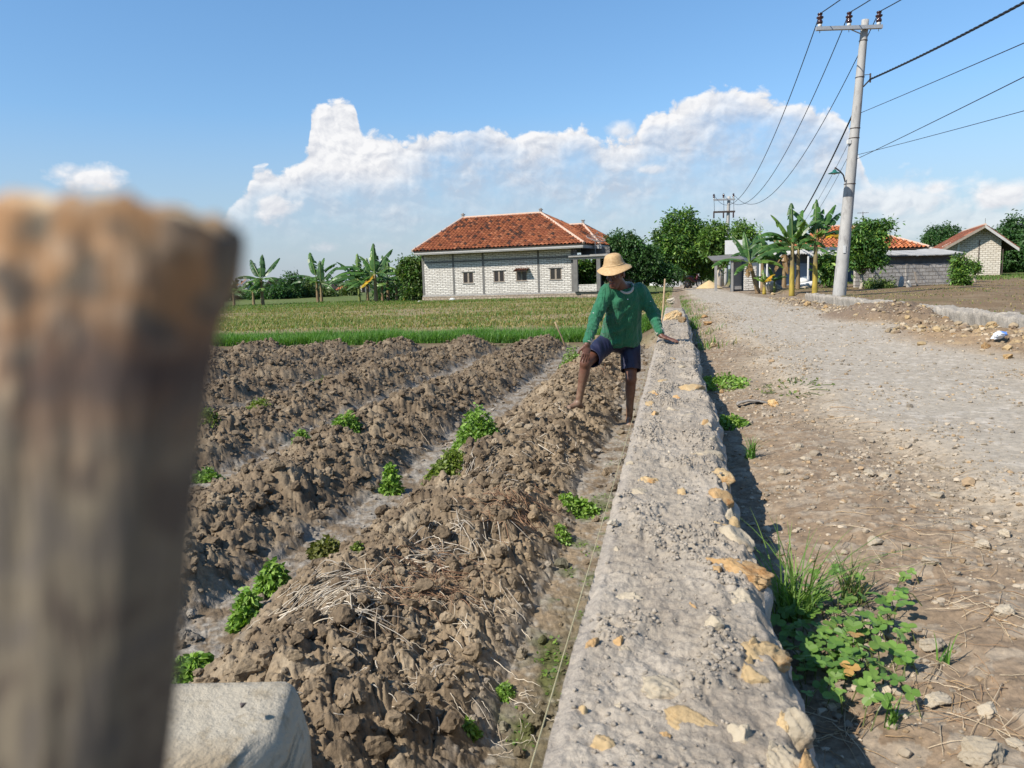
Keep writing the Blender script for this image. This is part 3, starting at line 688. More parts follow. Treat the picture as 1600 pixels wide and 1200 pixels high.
def make_stones():
    zw = WALL_TOP + .004
    stone(960, 820, 24, 'small pale pebble resting on the rough mortar near the wall string', 3, 1, zw, M_PALE)
    stone(1046, 707, 9, 'tiny white chip on the middle of the wall top', 2, 2, zw, M_PALE, tint=(1.2, 1.2, 1.2))
    stone(1051, 500, 30, 'big yellow limestone rock sitting on the wall behind the man', 4, 3, zw, M_LIME, (1, .9, .8), (1.1, 1.05, .95))
    stone(1066, 504, 18, 'dark rock leaning against the yellow rock on the wall', 3, 4, zw, M_LIME, (1, .8, 1), (.55, .5, .45))
    stone(1049, 474, 16, 'pale round boulder beyond the far end of the wall', 3, 5, .86, M_PALE, (1, 1, .8))
    stone(1076, 508, 22, 'yellow stone on the verge beside the wall, nearest the long-leaved plant', 3, 6, None, M_LIME, (1, .8, .7), (1.1, 1, .85))
    stone(1100, 497, 13, 'upper of two brown stones stacked beside the long-leaved plant', 3, 7, None, M_LIME, (1, .8, .7), (.75, .62, .5))
    stone(1105, 508, 18, 'lower brown stone of the two beside the long-leaved plant', 3, 8, None, M_LIME, (1, .8, .6), (.85, .7, .55))
    stone(1116, 542, 17, 'small yellow stone on the verge right of the resting hand', 3, 9, None, M_LIME, (1, .7, .6))
    stone(1092, 541, 20, 'grey-white stone on the verge close to the wall by the hand', 3, 10, None, M_PALE, (1, .7, .5), (.75, .75, .8))
    stone(1208, 634, 24, 'knobbly yellow stone beside the broken slab on the verge', 4, 11, None, M_LIME, (1, .9, .75), (1.15, 1.05, .85))
    stone(1128, 615, 14, 'brown stone just left of the broken slab on the verge', 3, 12, None, M_LIME, (1, .8, .7), (.8, .68, .55))
    for i, (px, py, w, h, lab) in enumerate((
        (1370,850,34,.5,'flat pale stone between the tall grass tuft and the road, in a small cluster'),
        (1452,880,30,.4,'flat pale stone on the dry dirt, upper right of the clover-leaved plant'),
        (1568,958,36,.55,'wide pale stone at the right edge on the straw-strewn dirt'),
        (1458,1010,48,.4,'long flat pale stone right of the clover-leaved plant'),
        (1380,1085,34,.7,'upright pale stone below the clover-leaved plant'),
        (1462,1100,46,.4,'tilted pale slab stone on the dirt in the lower right'),
        (1540,1115,42,.45,'flat cream stone near the lower right corner, above the biggest one'),
        (1530,1190,72,.55,'biggest cream stone at the bottom right corner'),
        (1375,1005,32,.5,'pale stone in the shade of the clover-leaved plant'),
        (1298,1108,26,.6,'pale stone at the shaded foot of the wall, lower right'),
        (1536,853,34,.4,'flat pale stone at the edge of the gravel road, right side'),
        (1570,838,26,.5,'squat pale stone near the right edge above the dry straw'),
        (1463,776,40,.3,'long flat buff stone half buried at the road edge'),
        (1360,742,26,.5,'pale stone at the road edge, left one of a close pair'),
        (1382,746,24,.5,'pale stone at the road edge, right one of a close pair'),
        (1500,820,30,.35,'flat grey stone sunk in the gravel of the road edge'),
        (1250,700,20,.5,'small pale stone among the gravel by the small grass tuft'),
        (1225,740,22,.6,'buff stone at the wall foot among the gravel'),
        (1590,1165,30,.5,'small cream stone cut by the right edge near the bottom'),
        (1260,720,20,.5,'yellowish stone on the gravel near the wall shadow'))):
        stone(px, py, w, lab, 3, 40 + i, None, M_PALE, (1, .75, h), np.array((1, .97, .92)) * RNG.uniform(.72, 1.05), 'pale stones strewn on the verge')
    # earth bank across the road
    for i, (px, py, w, lab, tn) in enumerate((
        (1447,490,20,'big yellow rock on top of the earth bank across the road',(1.1,1,.85)),
        (1440,516,24,'yellow rock at the foot of the earth bank, facing the road',(1.15,1.05,.85)),
        (1475,505,24,'long brown rock lying across the earth bank',(.7,.58,.45)),
        (1528,517,24,'rounded yellow rock on the earth bank left of the blue bag',(1.1,1,.8)),
        (1548,512,22,'pale tan rock behind the blue bag on the earth bank',(1,.95,.85)),
        (1491,525,14,'small brown rock at the toe of the earth bank',(.8,.65,.5)),
        (1540,545,26,'brown rock below the blue bag at the road edge',(.8,.66,.5)),
        (1415,495,18,'tan rock beside the grey water of the far ditch',(1,.9,.75)),
        (1365,496,8,'little white stone on the dark mound of the bank',(1.2,1.2,1.2)),
        (1575,560,22,'tan rock at the right edge of the picture on the bank',(1,.88,.7)),
        (1262,478,22,'buff rock at the roadside left of the dark earth mound',(1,.9,.75)),
        (1208,461,12,'whitish rock at the roadside under the banana plants',(1.15,1.15,1.1)),
        (1290,482,14,'small buff rock next to the dark earth mound',(.95,.85,.7)))):
        stone(px, py, w * .8, lab, 4, 90 + i, None, M_LIME, (1, .8, .7), np.array(tn) * .85, 'rocks on the earth bank')
    # broken slab propped up on the verge
    z = gz(*on_z(1175, 632, .72)[:2]); P = on_z(1175, 633, z); n, m_ = 18, 8; L = .19; W = .075
    u, v = np.meshgrid(np.linspace(-1, 1, n), np.linspace(-1, 1, m_), indexing='ij')
    zt = .030 * (1 - u ** 2) ** .6 * (1 - .35 * (v + 1) / 2) + .012 + .006 * gnoise(u * 3, v * 2, 4)
    Vt = np.stack([u * L * .5, v * W * .5 * (1 - .2 * u ** 2) + .01 * gnoise(u * 2, u * 0, 6), zt], -1).reshape(-1, 3); Vb = Vt - np.array([0, 0, .011]); Vb[:, :2] *= .97
    i, j = np.meshgrid(np.arange(n - 1), np.arange(m_ - 1), indexing='ij'); q = np.stack([i * m_ + j, (i + 1) * m_ + j, (i + 1) * m_ + j + 1, i * m_ + j + 1], -1).reshape(-1, 4)
    per = np.concatenate([np.arange(n) * m_, (n - 1) * m_ + np.arange(1, m_), np.arange(n - 2, -1, -1) * m_ + m_ - 1, np.arange(m_ - 2, 0, -1)])
    pn = np.roll(per, -1); N = n * m_
    mb = MB(); mb.add(np.concatenate([Vt, Vb]), [q, q[:, ::-1] + N, np.stack([per, per + N, pn + N, pn], -1)])
    o = mb.build('broken_slab', rough_mat('old_concrete', (.20, .18, .16), (.32, .30, .27), 20, .9, 60, .6, .004), None, True, (P[0], P[1], P[2] - .004)); o.rotation_euler = (0, 0, -.15)
    tag(o, 'curved broken piece of grey slab lying hollow side down on the verge', 'slab')
    # gravel: thousands of stones nobody could count
    mb = MB(); rg = np.random.default_rng(5); bases = [rock_verts(1, 500 + k, 5, .1, (1, .8, .6)) for k in range(6)]; b2 = [rock_verts(2, 520 + k, 8, .12, (1, .8, .6)) for k in range(6)]
    N = 130000; s = .8 + 24 * rg.random(N) ** 2.0; t = rg.uniform(.17, 3.9, N)
    rl = road_l(s); rr = road_r(s)
    dens = .30 + 1.2 * np.exp(-((t - rl) / .3) ** 2) + .9 * np.exp(-((t - rr) / .35) ** 2) + .9 * np.exp(-((t - .38) / .18) ** 2)
    dens = dens * (.25 + sstep(-.15, .45, fbm(s * 1.1, t * 1.4, 58, 4)) * 1.4) * np.where((t > rl) & (t < rr), .55, 1)
    k = rg.random(N) < dens; s, t = s[k], t[k]; x, y = xy(s, t); z, d = ground_h(x, y)
    size = .0024 + .012 * rg.random(len(s)) ** 6 + .0020 * rg.random(len(s)); big = rg.random(len(s)) < .02; size = np.where(big, size * 1.9, size) * (1 + .03 * s)
    for i in range(len(s)):
        V, F = (b2 if size[i] > .012 and s[i] < 8 else bases)[i % 6]; a = rg.uniform(0, 6.28); ca, sa = math.cos(a), math.sin(a)
        c = np.array((.33, .275, .205)) * rg.uniform(.5, 1.25) if rg.random() > .18 else np.array((.31, .22, .13)) * rg.uniform(.7, 1.2)
        mb.add(V @ np.array([[ca, sa, 0], [-sa, ca, 0], [0, 0, 1]]) * size[i] + np.array([x[i], y[i], z[i] + size[i] * .2]), [F], c)
    tag(mb.build('gravel', rough_mat('gravel_stone', (.8, .8, .8), (1.1, 1.1, 1.1), 60, .9, 0, 0, attr=True)), kind='stuff')
    # small rubble mixed into the bank across the road
    mb = MB(); N = 5200; s = 3 + 24 * rg.random(N); t = rg.normal(3.3, .45, N); x, y = xy(s, t); z, d = ground_h(x, y); bs = [rock_verts(2, 560 + k_, 9, .14, (1, .85, .7)) for k_ in range(8)]; k = (d['bh'] > .02) & (rg.random(N) < np.where(s > 11.6, .35, 1.0))
    for i in np.nonzero(k)[0]:
        V, F = bs[i % 8]; r_ = .012 + .05 * rg.random() ** 4; a = rg.uniform(0, 6.28); ca, sa = math.cos(a), math.sin(a); c = np.array([(.34, .25, .135), (.27, .21, .135), (.37, .30, .21), (.20, .145, .095)][rg.integers(0, 4)]) * rg.uniform(.8, 1.15)
        mb.add(V @ np.array([[ca, sa, 0], [-sa, ca, 0], [0, 0, 1]]) * r_ + np.array([x[i], y[i], z[i] + r_ * .2]), [F], c)
    tag(mb.build('bank_rubble', bpy.data.materials['gravel_stone']), kind='stuff')
    # crumbs of soil on the ridges
    mb = MB(); b1 = [rock_verts(1, 600 + k, 8, .24, (1, .9, .8)) for k in range(10)]; b2 = [rock_verts(2, 620 + k, 8, .24, (1, .9, .8)) for k in range(10)]; b3 = [rock_verts(3, 640 + k, 8, .24, (1, .9, .8)) for k in range(8)]
    N = 76000; s = 1.0 + 15 * rg.random(N) ** 1.35; t = -.30 - 9.5 * rg.random(N) ** 1.25
    x, y = xy(s, t); z, d = ground_h(x, y); k = (rg.random(N) < .10 + .90 * np.clip(d['prof'] * 1.2, 0, 1)) & (s < FIELD_S - .2); x, y, z, s = x[k], y[k], z[k], s[k]; Cc = ground_colour(x, y, z, {q: v[k] for q, v in d.items()})
    r = (.0045 + .0075 * rg.random(len(x)) + .034 * rg.random(len(x)) ** 9) * (1 + .035 * s); a = rg.uniform(0, 6.28, len(x)); sel = rg.integers(0, 1000, len(x)); lev = np.where((r > .020) & (s < 6), 3, np.where((r > .013) & (s < 9), 2, 1))
    for L_, bs in ((1, b1), (2, b2), (3, b3)):
        for q, (V, F) in enumerate(bs):
            i = np.nonzero((lev == L_) & (sel % len(bs) == q))[0]
            if not len(i): continue
            ca, sa = np.cos(a[i])[:, None], np.sin(a[i])[:, None]
            X = np.stack([(V[:, 0] * ca - V[:, 1] * sa) * r[i][:, None] + x[i][:, None], (V[:, 0] * sa + V[:, 1] * ca) * r[i][:, None] + y[i][:, None], V[:, 2] * r[i][:, None] + (z[i] + r[i] * .30)[:, None]], -1)
            mb.add(X.reshape(-1, 3), [(F[None] + (np.arange(len(i)) * len(V))[:, None, None]).reshape(-1, 3)], np.repeat(Cc[i] * rg.uniform(.8, 1.15, (len(i), 1)), len(V), 0))
    tag(mb.build('soil_crumbs', M_SOIL, None, False), kind='stuff')
make_stones()
# ================================================================== the man: signed distance fields meshed with surface nets
def surface_nets(fn, lo, hi, h):
    lo = np.array(lo, float); n = np.ceil((np.array(hi) - lo) / h / 8).astype(int) * 8
    B = 8; nb = n // B
    bi = np.stack(np.meshgrid(*[np.arange(k) for k in nb], indexing='ij'), -1).reshape(-1, 3)
    ctr = lo + (bi * B + B / 2 - .5) * h; dc = fn(ctr)
    G = np.repeat(np.repeat(np.repeat(dc.reshape(nb), B, 0), B, 1), B, 2).astype(np.float32)
    act = bi[np.abs(dc) < B * h * .95 + .02]
    off = np.stack(np.meshgrid(*[np.arange(B)] * 3, indexing='ij'), -1).reshape(-1, 3)
    for k in range(0, len(act), 400):
        idx = (act[k:k + 400, None, :] * B + off[None]).reshape(-1, 3); G[idx[:, 0], idx[:, 1], idx[:, 2]] = fn(lo + idx * h)
    sg = G < 0; c = np.zeros(np.array(G.shape) - 1, np.int8)
    for dx in (0, 1):
        for dy in (0, 1):
            for dz in (0, 1): c += sg[dx:G.shape[0] - 1 + dx, dy:G.shape[1] - 1 + dy, dz:G.shape[2] - 1 + dz]
    cells = np.argwhere((c > 0) & (c < 8)); vid = np.full(c.shape, -1, np.int32); vid[tuple(cells.T)] = np.arange(len(cells))
    acc = np.zeros((len(cells), 3)); cnt = np.zeros(len(cells))
    cor = [(a, b, d) for a in (0, 1) for b in (0, 1) for d in (0, 1)]
    for p in cor:
        for ax in range(3):
            if p[ax]: continue
            q = list(p); q[ax] = 1
            g0 = G[tuple((cells + p).T)]; g1 = G[tuple((cells + q).T)]; m = (g0 < 0) != (g1 < 0)
            t = np.where(m, g0 / np.where(m, g0 - g1, 1), 0); pt = np.tile(np.array(p, float), (len(cells), 1)); pt[:, ax] = t
            acc += pt * m[:, None]; cnt += m
    V = lo + (cells + acc / cnt[:, None]) * h; Q = []
    for ax in range(3):
        u, v = (ax + 1) % 3, (ax + 2) % 3
        s0 = [slice(1, -1)] * 3; s0[ax] = slice(0, -1); s1 = list(s0); s1[ax] = slice(1, None)
        a = sg[tuple(s0)]; b = sg[tuple(s1)]; e = np.argwhere(a != b); e[:, u] += 1; e[:, v] += 1
        if not len(e): continue
        flip = sg[tuple(e.T)]
        def g(du, dv):
            k = e.copy(); k[:, u] -= du; k[:, v] -= dv; return vid[tuple(k.T)]
        q = np.stack([g(1, 1), g(0, 1), g(0, 0), g(1, 0)], -1); q[~flip] = q[~flip][:, ::-1]; Q.append(q)
    Q = np.concatenate(Q); return V, Q[(Q >= 0).all(1)]
def smin(a, b, k):
    h = np.clip(.5 + .5 * (b - a) / k, 0, 1); return b + (a - b) * h - k * h * (1 - h)
def cone(P, a, b, ra, rb):
    a = np.asarray(a, float); b = np.asarray(b, float); ab = b - a; t = np.clip(((P - a) @ ab) / (ab @ ab), 0, 1)
    return np.linalg.norm(P - a - t[:, None] * ab, axis=1) - (ra + (rb - ra) * t)
def ell(P, c, r, M=None):
    q = P - np.asarray(c, float)
    if M is not None: q = q @ M
    r = np.asarray(r, float); k0 = np.linalg.norm(q / r, axis=1); k1 = np.linalg.norm(q / r ** 2, axis=1) + 1e-9
    return k0 * (k0 - 1) / k1
def basis(x, z):
    x = np.asarray(x, float); x /= np.linalg.norm(x); z = np.asarray(z, float); z = z - x * (x @ z); z /= np.linalg.norm(z); return np.stack([x, np.cross(z, x), z], 1)

def make_man():
    Z = np.array([0, 0, 1.0])
    # joints from the picture, each at its own distance
    shR = at_y(949, 456, 7.16); shL = at_y(1001, 454, 7.22)
    elR = at_y(929, 500, 7.10); wrR = at_y(917, 538, 6.92)
    elL = at_y(1021, 492, 7.20); wrL = at_y(1033, 524, 7.05)
    hipR = at_y(952, 533, 7.47); hipL = at_y(984, 531, 7.50)
    knR = at_y(915, 567, 7.06); anR = at_y(904, 630, 7.12)
    knL = at_y(986, 592, 7.34); anL = at_y(983, 655, 7.46)
    pel = (hipR + hipL) / 2 + np.array([0, 0, .05]); chest = (shR + shL) / 2 + np.array([0, .03, -.10]); neck = (shR + shL) / 2 + np.array([.0, -.0, .035])
    hc = at_y(961, 428, 7.05)                                        # middle of the skull
    gR = gz(anR[0], anR[1]); gL = gz(anL[0], anL[1])
    anR[2] = max(anR[2], gR + .06)
    bx = shL - shR; bx /= np.linalg.norm(bx)
    ty = pel - neck; ty /= np.linalg.norm(ty)
    fwd = np.cross(bx, -ty); fwd /= np.linalg.norm(fwd)
    if fwd[1] > 0: fwd = -fwd
    # head frame: looks down to his right
    hf = np.array([-.50, -.78, -.34]); hf /= np.linalg.norm(hf); hx = np.cross(hf, Z); hx /= np.linalg.norm(hx); hz = np.cross(hx, hf)
    HM = np.stack([hx, hf, hz], 1)
    def H(x, y, z): return hc + HM @ np.array([x, y, z])
    def hand(P, d, w, palm_dir, out_dir, curl, thumb):
        """palm plus five separate fingers; out_dir = fingers, palm_dir = where the palm faces"""
        o = out_dir / np.linalg.norm(out_dir); pd = palm_dir - o * (o @ palm_dir); pd /= np.linalg.norm(pd); sd = np.cross(o, pd) * thumb
        M = np.stack([sd, o, pd], 1)
        d = smin(d, ell(P, w + o * .050 + pd * .004, (.040, .052, .017), M), .02)
        for k, (x, ln, r) in enumerate(((.029, .070, .0088), (.010, .078, .0092), (-.009, .072, .0088), (-.027, .057, .0078))):
            a = w + o * .088 + sd * x; spread = sd * x * .22
            b = a + (o * math.cos(curl) + pd * math.sin(curl)) * ln * .52 + spread
            c = b + (o * math.cos(curl * 2.0) + pd * math.sin(curl * 2.0)) * ln * .48 + spread * .6
            f = np.minimum(cone(P, a, b, r * 1.06, r), cone(P, b, c, r, r * .85)); d = smin(d, f, .006)
        a = w + o * .028 + sd * .030; b = a + o * .030 + sd * .028 + pd * .008; c = b + o * .028 + sd * .010 + pd * .006
        return smin(d, np.minimum(cone(P, a, b, .0125, .0105), cone(P, b, c, .0105, .0085)), .010)
    handR_dir = np.array([-.06, -.12, -.55]); palmR = np.array([-.1, .95, .1])
    handL_dir = np.array([.72, -.50, -.30]); palmL = np.array([0, 0, -1.0])
    wrL2 = wrL.copy(); wl_top = WALL_TOP
    wrL2[2] = max(wrL2[2], wl_top + .046)
    def body(P):
        d = cone(P, pel + fwd * .03, chest, .095, .085)
        d = smin(d, cone(P, shR, shL, .058, .058), .06)
        d = smin(d, cone(P, neck - np.array([0, 0, .03]), H(0, -.015, -.06), .056, .054), .03)
        # head
        q = ell(P, H(0, -.012, .030), (.074, .094, .088), HM)
        q = smin(q, ell(P, H(0, .022, -.045), (.057, .066, .068), HM), .03)
        q = smin(q, cone(P, H(-.018, .058, -.100), H(.018, .058, -.100), .022, .022), .03)
        for s in (-1, 1):
            q = smin(q, ell(P, H(s * .040, .056, -.022), (.023, .020, .018), HM), .02)      # cheekbone
            q = smin(q, cone(P, H(s * .012, .082, .022), H(s * .042, .070, .020), .011, .009), .012)   # brow
            q = -smin(-q, ell(P, H(s * .031, .088, .003), (.017, .016, .010), HM), .012)     # eye socket
            q = smin(q, ell(P, H(s * .031, .072, .002), (.013, .012, .011), HM), .004)        # lid and ball
            q = smin(q, ell(P, H(s * .077, -.012, -.010), (.010, .020, .033), HM), .008)      # ear
        q = smin(q, cone(P, H(0, .088, .008), H(0, .112, -.030), .0085, .014), .012)          # nose
        for s in (-1, 1): q = smin(q, ell(P, H(s * .013, .100, -.035), (.009, .010, .008), HM), .006)
        q = smin(q, cone(P, H(-.017, .085, -.060), H(.017, .085, -.060), .0085, .0085), .008)  # lips
        q = smin(q, cone(P, H(-.014, .084, -.073), H(.014, .084, -.073), .0088, .0088), .007)
        q = -smin(-q, cone(P, H(-.020, .098, -.0665), H(.020, .098, -.0665), .0026, .0026), .004)
        d = smin(d, q, .02)
        # arms and hands
        for sh, el_, wr, hd, pm, cu, th in ((shR, elR, wrR, handR_dir, palmR, .30, -1), (shL, elL, wrL2, handL_dir, palmL, .06, 1)):
            d = smin(d, cone(P, sh, el_, .050, .038), .03); d = smin(d, cone(P, el_, wr, .039, .026), .012)
            d = hand(P, d, wr, pm, hd, cu, th)
        # legs and bare feet
        for hp, kn, an, toe in ((hipR, knR, anR, np.array([-.80, -.50, 0])), (hipL, knL, anL, np.array([-.15, -1, 0]))):
            sh = an - kn; shn = sh / np.linalg.norm(sh); back = np.array([0, 1.0, .1]) if kn is knL else np.array([.45, .9, 0])
            d = smin(d, cone(P, hp, kn, .082, .052), .03)
            d = smin(d, cone(P, kn, an, .046, .031), .02)
            d = smin(d, ell(P, kn + shn * .10 + back * .018, (.043, .047, .10), basis(np.cross(shn, back), -shn)), .03)   # calf
            d = smin(d, ell(P, kn - back * .018, (.040, .036, .045)), .02)                     # knee cap
            t = toe / np.linalg.norm(toe); sd = np.array([-t[1], t[0], 0]); sole = an[2] - .055
            hl = an - t * .028; hl[2] = sole + .026; bl = an + t * .125; bl[2] = sole + .022
            d = smin(d, cone(P, hl, an + t * .01, .028, .031), .015); d = smin(d, cone(P, an + t * .02 - Z * .01, bl, .030, .020), .02)
            d = smin(d, cone(P, bl - sd * .026, bl + sd * .026, .017, .019), .02)
            for k in range(5):
                a = bl + sd * (-.030 + .0155 * k) + t * .006; ln = (.030, .036, .040, .042, .046)[k]; r = (.0085, .0088, .009, .0092, .0125)[k]
                b = a + t * ln - sd * 0; b[2] = sole + r + .001; a[2] = sole + .017
                d = smin(d, cone(P, a, b, r * 1.1, r), .006)
        return d
    def bounds(pts, m):
        pts = np.array(pts); return pts.min(0) - m, pts.max(0) + m
    lo, hi = bounds([hc + Z * .05, anL, anR, wrR, wrL2, knR, hipL, shL], .22)
    V, Q = surface_nets(body, lo, hi, .0042)
    root = empty('person', (anL[0], anL[1], gL), 0, 'barefoot man in straw hat and green long-sleeved shirt leaning on the wall', 'person')
    L = np.array(root.location)
    m, nt, b = new_mat('skin'); v = coords(nt, 'Object')
    a_ = nd(nt, 'ShaderNodeAttribute', attribute_name='Col')
    lk(nt, mixc(nt, 1, a_.outputs[0], mixc(nt, noise(nt, v, 40, 5), (.82, .82, .82), (1.15, 1.15, 1.15)), 'MULTIPLY'), b.inputs['Base Color']); b.inputs['Roughness'].default_value = .48; b.inputs['Specular IOR Level'].default_value = .4
    b.inputs['Subsurface Weight'].default_value = .06; b.inputs['Subsurface Radius'].default_value = (.012, .005, .003); b.inputs['Subsurface Scale'].default_value = 1
    lk(nt, bump(nt, noise(nt, v, 220, 4), .25, .0015), b.inputs['Normal'])
    C = np.zeros((len(V), 3)); C[:] = (.115, .050, .032)
    # dust on feet and shins, paler soles of the hands, darker lips
    for an in (anR, anL):
        near = np.linalg.norm((V - an)[:, :2], axis=1) < .30
        w = (near * sstep(.42, -.03, V[:, 2] - an[2]) * .75 * (.65 + .5 * gnoise(V[:, 0] * 30, V[:, 2] * 30, 3)))[:, None]; w = np.clip(w, 0, 1)
        C = C * (1 - w) + np.array((.27, .19, .125)) * w
    w = (sstep(.030, .012, np.linalg.norm(V - H(0, .092, -.067), axis=1)) * .6)[:, None]; C = C * (1 - w) + np.array((.20, .07, .06)) * w
    w = (sstep(.03, .10, np.linalg.norm((V - H(0, .06, -.10)), axis=1)) < .35) * .0
    lk_ = np_mesh('body', V - L, [Q], m, True, C)
    link('body', lk_, root)
    # eyes
    me_, F_ = ICO[3]
    em = rough_mat('eye_white', (.28, .22, .18), (.33, .27, .22), 5, .3, 0, 0); pm_ = rough_mat('iris', (.015, .01, .008), (.02, .012, .01), 5, .2, 0, 0)
    for s in (-1, 1):
        c = H(s * .031, .0775, .001); e = link('eye', np_mesh('eye', me_ * .0095, [F_], em, True), root, Vector(c - L))
        link('iris', np_mesh('iris', me_ * .0048, [F_], pm_, True), e, Vector(HM @ np.array([0, .0058, -.001])))
    # ---- shirt
    hemC = pel + np.array([0, -.05, -.088])
    def folds(P, seed):
        q = P - pel; a = q @ bx; z_ = q[:, 2]
        r = .017 * (.5 - 1.6 * np.abs(gnoise(a * 6 + z_ * 3.0, z_ * 2.2 - a * 3, seed + 7))) * .5 + .012 * gnoise(a * 9 + z_ * 2.5, z_ * 3.2 - a * 2 + q[:, 1] * 3, seed) + .0075 * gnoise(a * 22 + z_ * 5, z_ * 7 + a * 5, seed + 1) + .0016 * gnoise(a * 60 + z_ * 20, z_ * 40 - a * 20, seed + 2)
        return r
    def shirt(P):
        M = basis(bx, -ty)
        q = P - (pel + chest) / 2
        d = ell(P, chest + ty * .02, (.182, .118, .185), M)
        d = smin(d, ell(P, (pel + chest) / 2 + fwd * .035 + ty * .02, (.182, .135, .24), M), .06)
        d = smin(d, ell(P, pel + fwd * .045 + ty * -.02, (.200, .165, .20), M), .05)
        d = smin(d, cone(P, shR + bx * .02, shL - bx * .02, .066, .066), .05)
        d = smin(d, cone(P, neck - Z * .05, neck - Z * .005, .078, .066), .04)
        hem = -(P - hemC) @ np.array([.02, -.18, .98]) + .012 * np.sin((P @ bx) * 16) - .0
        d = np.maximum(d, hem)
        # sleeves
        for sh, el_, wr, o in ((shR, elR, wrR, -1), (shL, elL, wrL2, 1)):
            dr = (wr - el_) / np.linalg.norm(wr - el_)
            s1 = smin(cone(P, sh, el_, .073, .057), cone(P, el_, wr - dr * .045, .057, .043), .025)
            t = ((P - el_) @ dr); s1 = s1 + .0035 * np.sin(t * 130 + 3 * gnoise(P[:, 0] * 20, P[:, 2] * 20, 5)) * sstep(-.16, .03, t) * sstep(.26, .1, t)
            d = smin(d, s1, .028)
        d = d - folds(P, 41)
        # drag folds from the shoulders and the raised knee
        q = P - shR; w = q @ bx; d = d + .006 * np.sin((q @ (ty * .72 + bx * .7)) * 55 + 2 * gnoise(P[:, 0] * 9, P[:, 2] * 9, 8)) * np.exp(-((w - .10) / .10) ** 2) * (fwd @ (P - chest).T > 0)
        # neckline
        d = np.maximum(d, -cone(P, neck + Z * .03 + fwd * .035, neck + Z * .14 + fwd * .02, .056, .080))
        return d
    lo, hi = bounds([shR, shL, elR, elL, wrR, wrL2, pel, hemC], .24)
    V, Q = surface_nets(shirt, lo, hi, .0052)
    m, nt, b = new_mat('green_jersey'); v = coords(nt, 'Object')
    c = mixc(nt, ramp(nt, noise(nt, v, 9, 6, .6), .3, .7), (.003, .085, .036), (.005, .118, .052)); lk(nt, c, b.inputs['Base Color']); b.inputs['Roughness'].default_value = .8
    b.inputs['Sheen Weight'].default_value = .15
    n0 = bump(nt, noise(nt, v, 26, 6, .6), .35, .008); n0 = bump(nt, noise(nt, coords(nt, 'Object', (17, 17, 5)), 1, 4, .6, .6), .9, .045, n0); lk(nt, bump(nt, noise(nt, v, 700, 2), .3, .0006, n0), b.inputs['Normal'])
    sh_o = link('shirt', np_mesh('shirt', V - L, [Q], m, True, np.ones((len(V), 3))), root)
    cream = rough_mat('cream_rib', (.46, .42, .36), (.55, .50, .43), 60, .8, 300, .4, .001)
    for sh, el_, wr in ((shR, elR, wrR), (shL, elL, wrL2)):
        dr = (wr - el_) / np.linalg.norm(wr - el_); mb = MB()
        mb.tube([wr - dr * .058, wr - dr * .05, wr - dr * .022, wr - dr * .014, wr - dr * .016], [.040, .0435, .0395, .037, .030], 20, cap=False); mb.V = [mb.V[0] - L]
        mb.build('cuff', cream, sh_o, True)
    a = np.linspace(0, 2 * PI, 49); cdir = (Z * .17 - fwd * -.035 + hf * .03); cdir /= np.linalg.norm(cdir)
    e1 = bx - cdir * (bx @ cdir); e1 /= np.linalg.norm(e1); e2 = np.cross(cdir, e1)
    if e2 @ fwd < 0: e2 = -e2
    ring = (neck + Z * .030 + fwd * .030)[None] + .0735 * np.cos(a)[:, None] * e1 + .075 * np.sin(a)[:, None] * e2 - Z * (.040 * np.clip(np.sin(a), 0, 1) ** 1.3)[:, None]
    mb = MB(); mb.tube(ring - L, .0125, 10, cap=False); mb.build('collar', cream, sh_o, True)
    wm = rough_mat('white_print', (.75, .75, .75), (.8, .8, .8), 20, .6, 0, 0)
    def patch(px, py, w, h, Y, name):
        """small printed mark laid on the cloth"""
        P = at_y(px, py, Y); k = np.argmin(np.linalg.norm((V - P) @ np.stack([CR, CU], 1), axis=1) + .02 * (V[:, 1] - 6.9))
        cen = V[k]; mb = MB(); e = []
        for (dx, dz) in ((-w, -h), (w, -h), (w, h), (-w, h)): e.append(cen + CR * dx + CU * dz - L)
        e = np.array(e); mb.hull8(np.concatenate([e + CF * .004, e - CF * .0035]), (1, 1, 1)); mb.build(name, wm, sh_o)
    patch(983, 466, .0045, .0045, 7.0, 'chest_mark'); patch(928, 488, .005, .003, 7.0, 'sleeve_mark'); patch(1018, 470, .005, .0025, 7.1, 'sleeve_mark')
    # ---- shorts
    def shorts(P):
        M = basis(bx, -ty)
        d = ell(P, pel - Z * .04, (.168, .125, .13), basis(bx, Z))
        for hp, kn, e in ((hipR, knR, .80), (hipL, knL, .80)):
            ax = kn - hp; ln = np.linalg.norm(ax); ax = ax / ln; end = hp + ax * ln * e
            leg = cone(P, hp, hp + ax * ln * 1.05, .100, .098)
            leg = np.maximum(leg, (P - end) @ ax)
            q = P - hp; ang = q @ bx
            leg = leg - .010 * gnoise(ang * 16, (q @ ax) * 3.0 + ang * 2, 51) * sstep(.0, .2, q @ ax) - .004 * gnoise(ang * 38, (q @ ax) * 9, 52)
            hol = np.maximum(cone(P, hp + ax * ln * .5, hp + ax * ln * 1.3, .086, .088), -((P - (hp + ax * ln * .58)) @ ax))
            leg = np.maximum(leg, -hol)
            d = smin(d, leg, .025)
        return d
    lo, hi = bounds([hipR, hipL, knR, knL, pel], .2)
    V2, Q2 = surface_nets(shorts, lo, hi, .0052)
    m, nt, b = new_mat('navy_cloth'); v = coords(nt, 'Object')
    lk(nt, mixc(nt, noise(nt, v, 12, 5), (.0045, .006, .024), (.009, .011, .042)), b.inputs['Base Color']); b.inputs['Roughness'].default_value = .6
    lk(nt, bump(nt, noise(nt, v, 30, 6), .4, .008), b.inputs['Normal'])
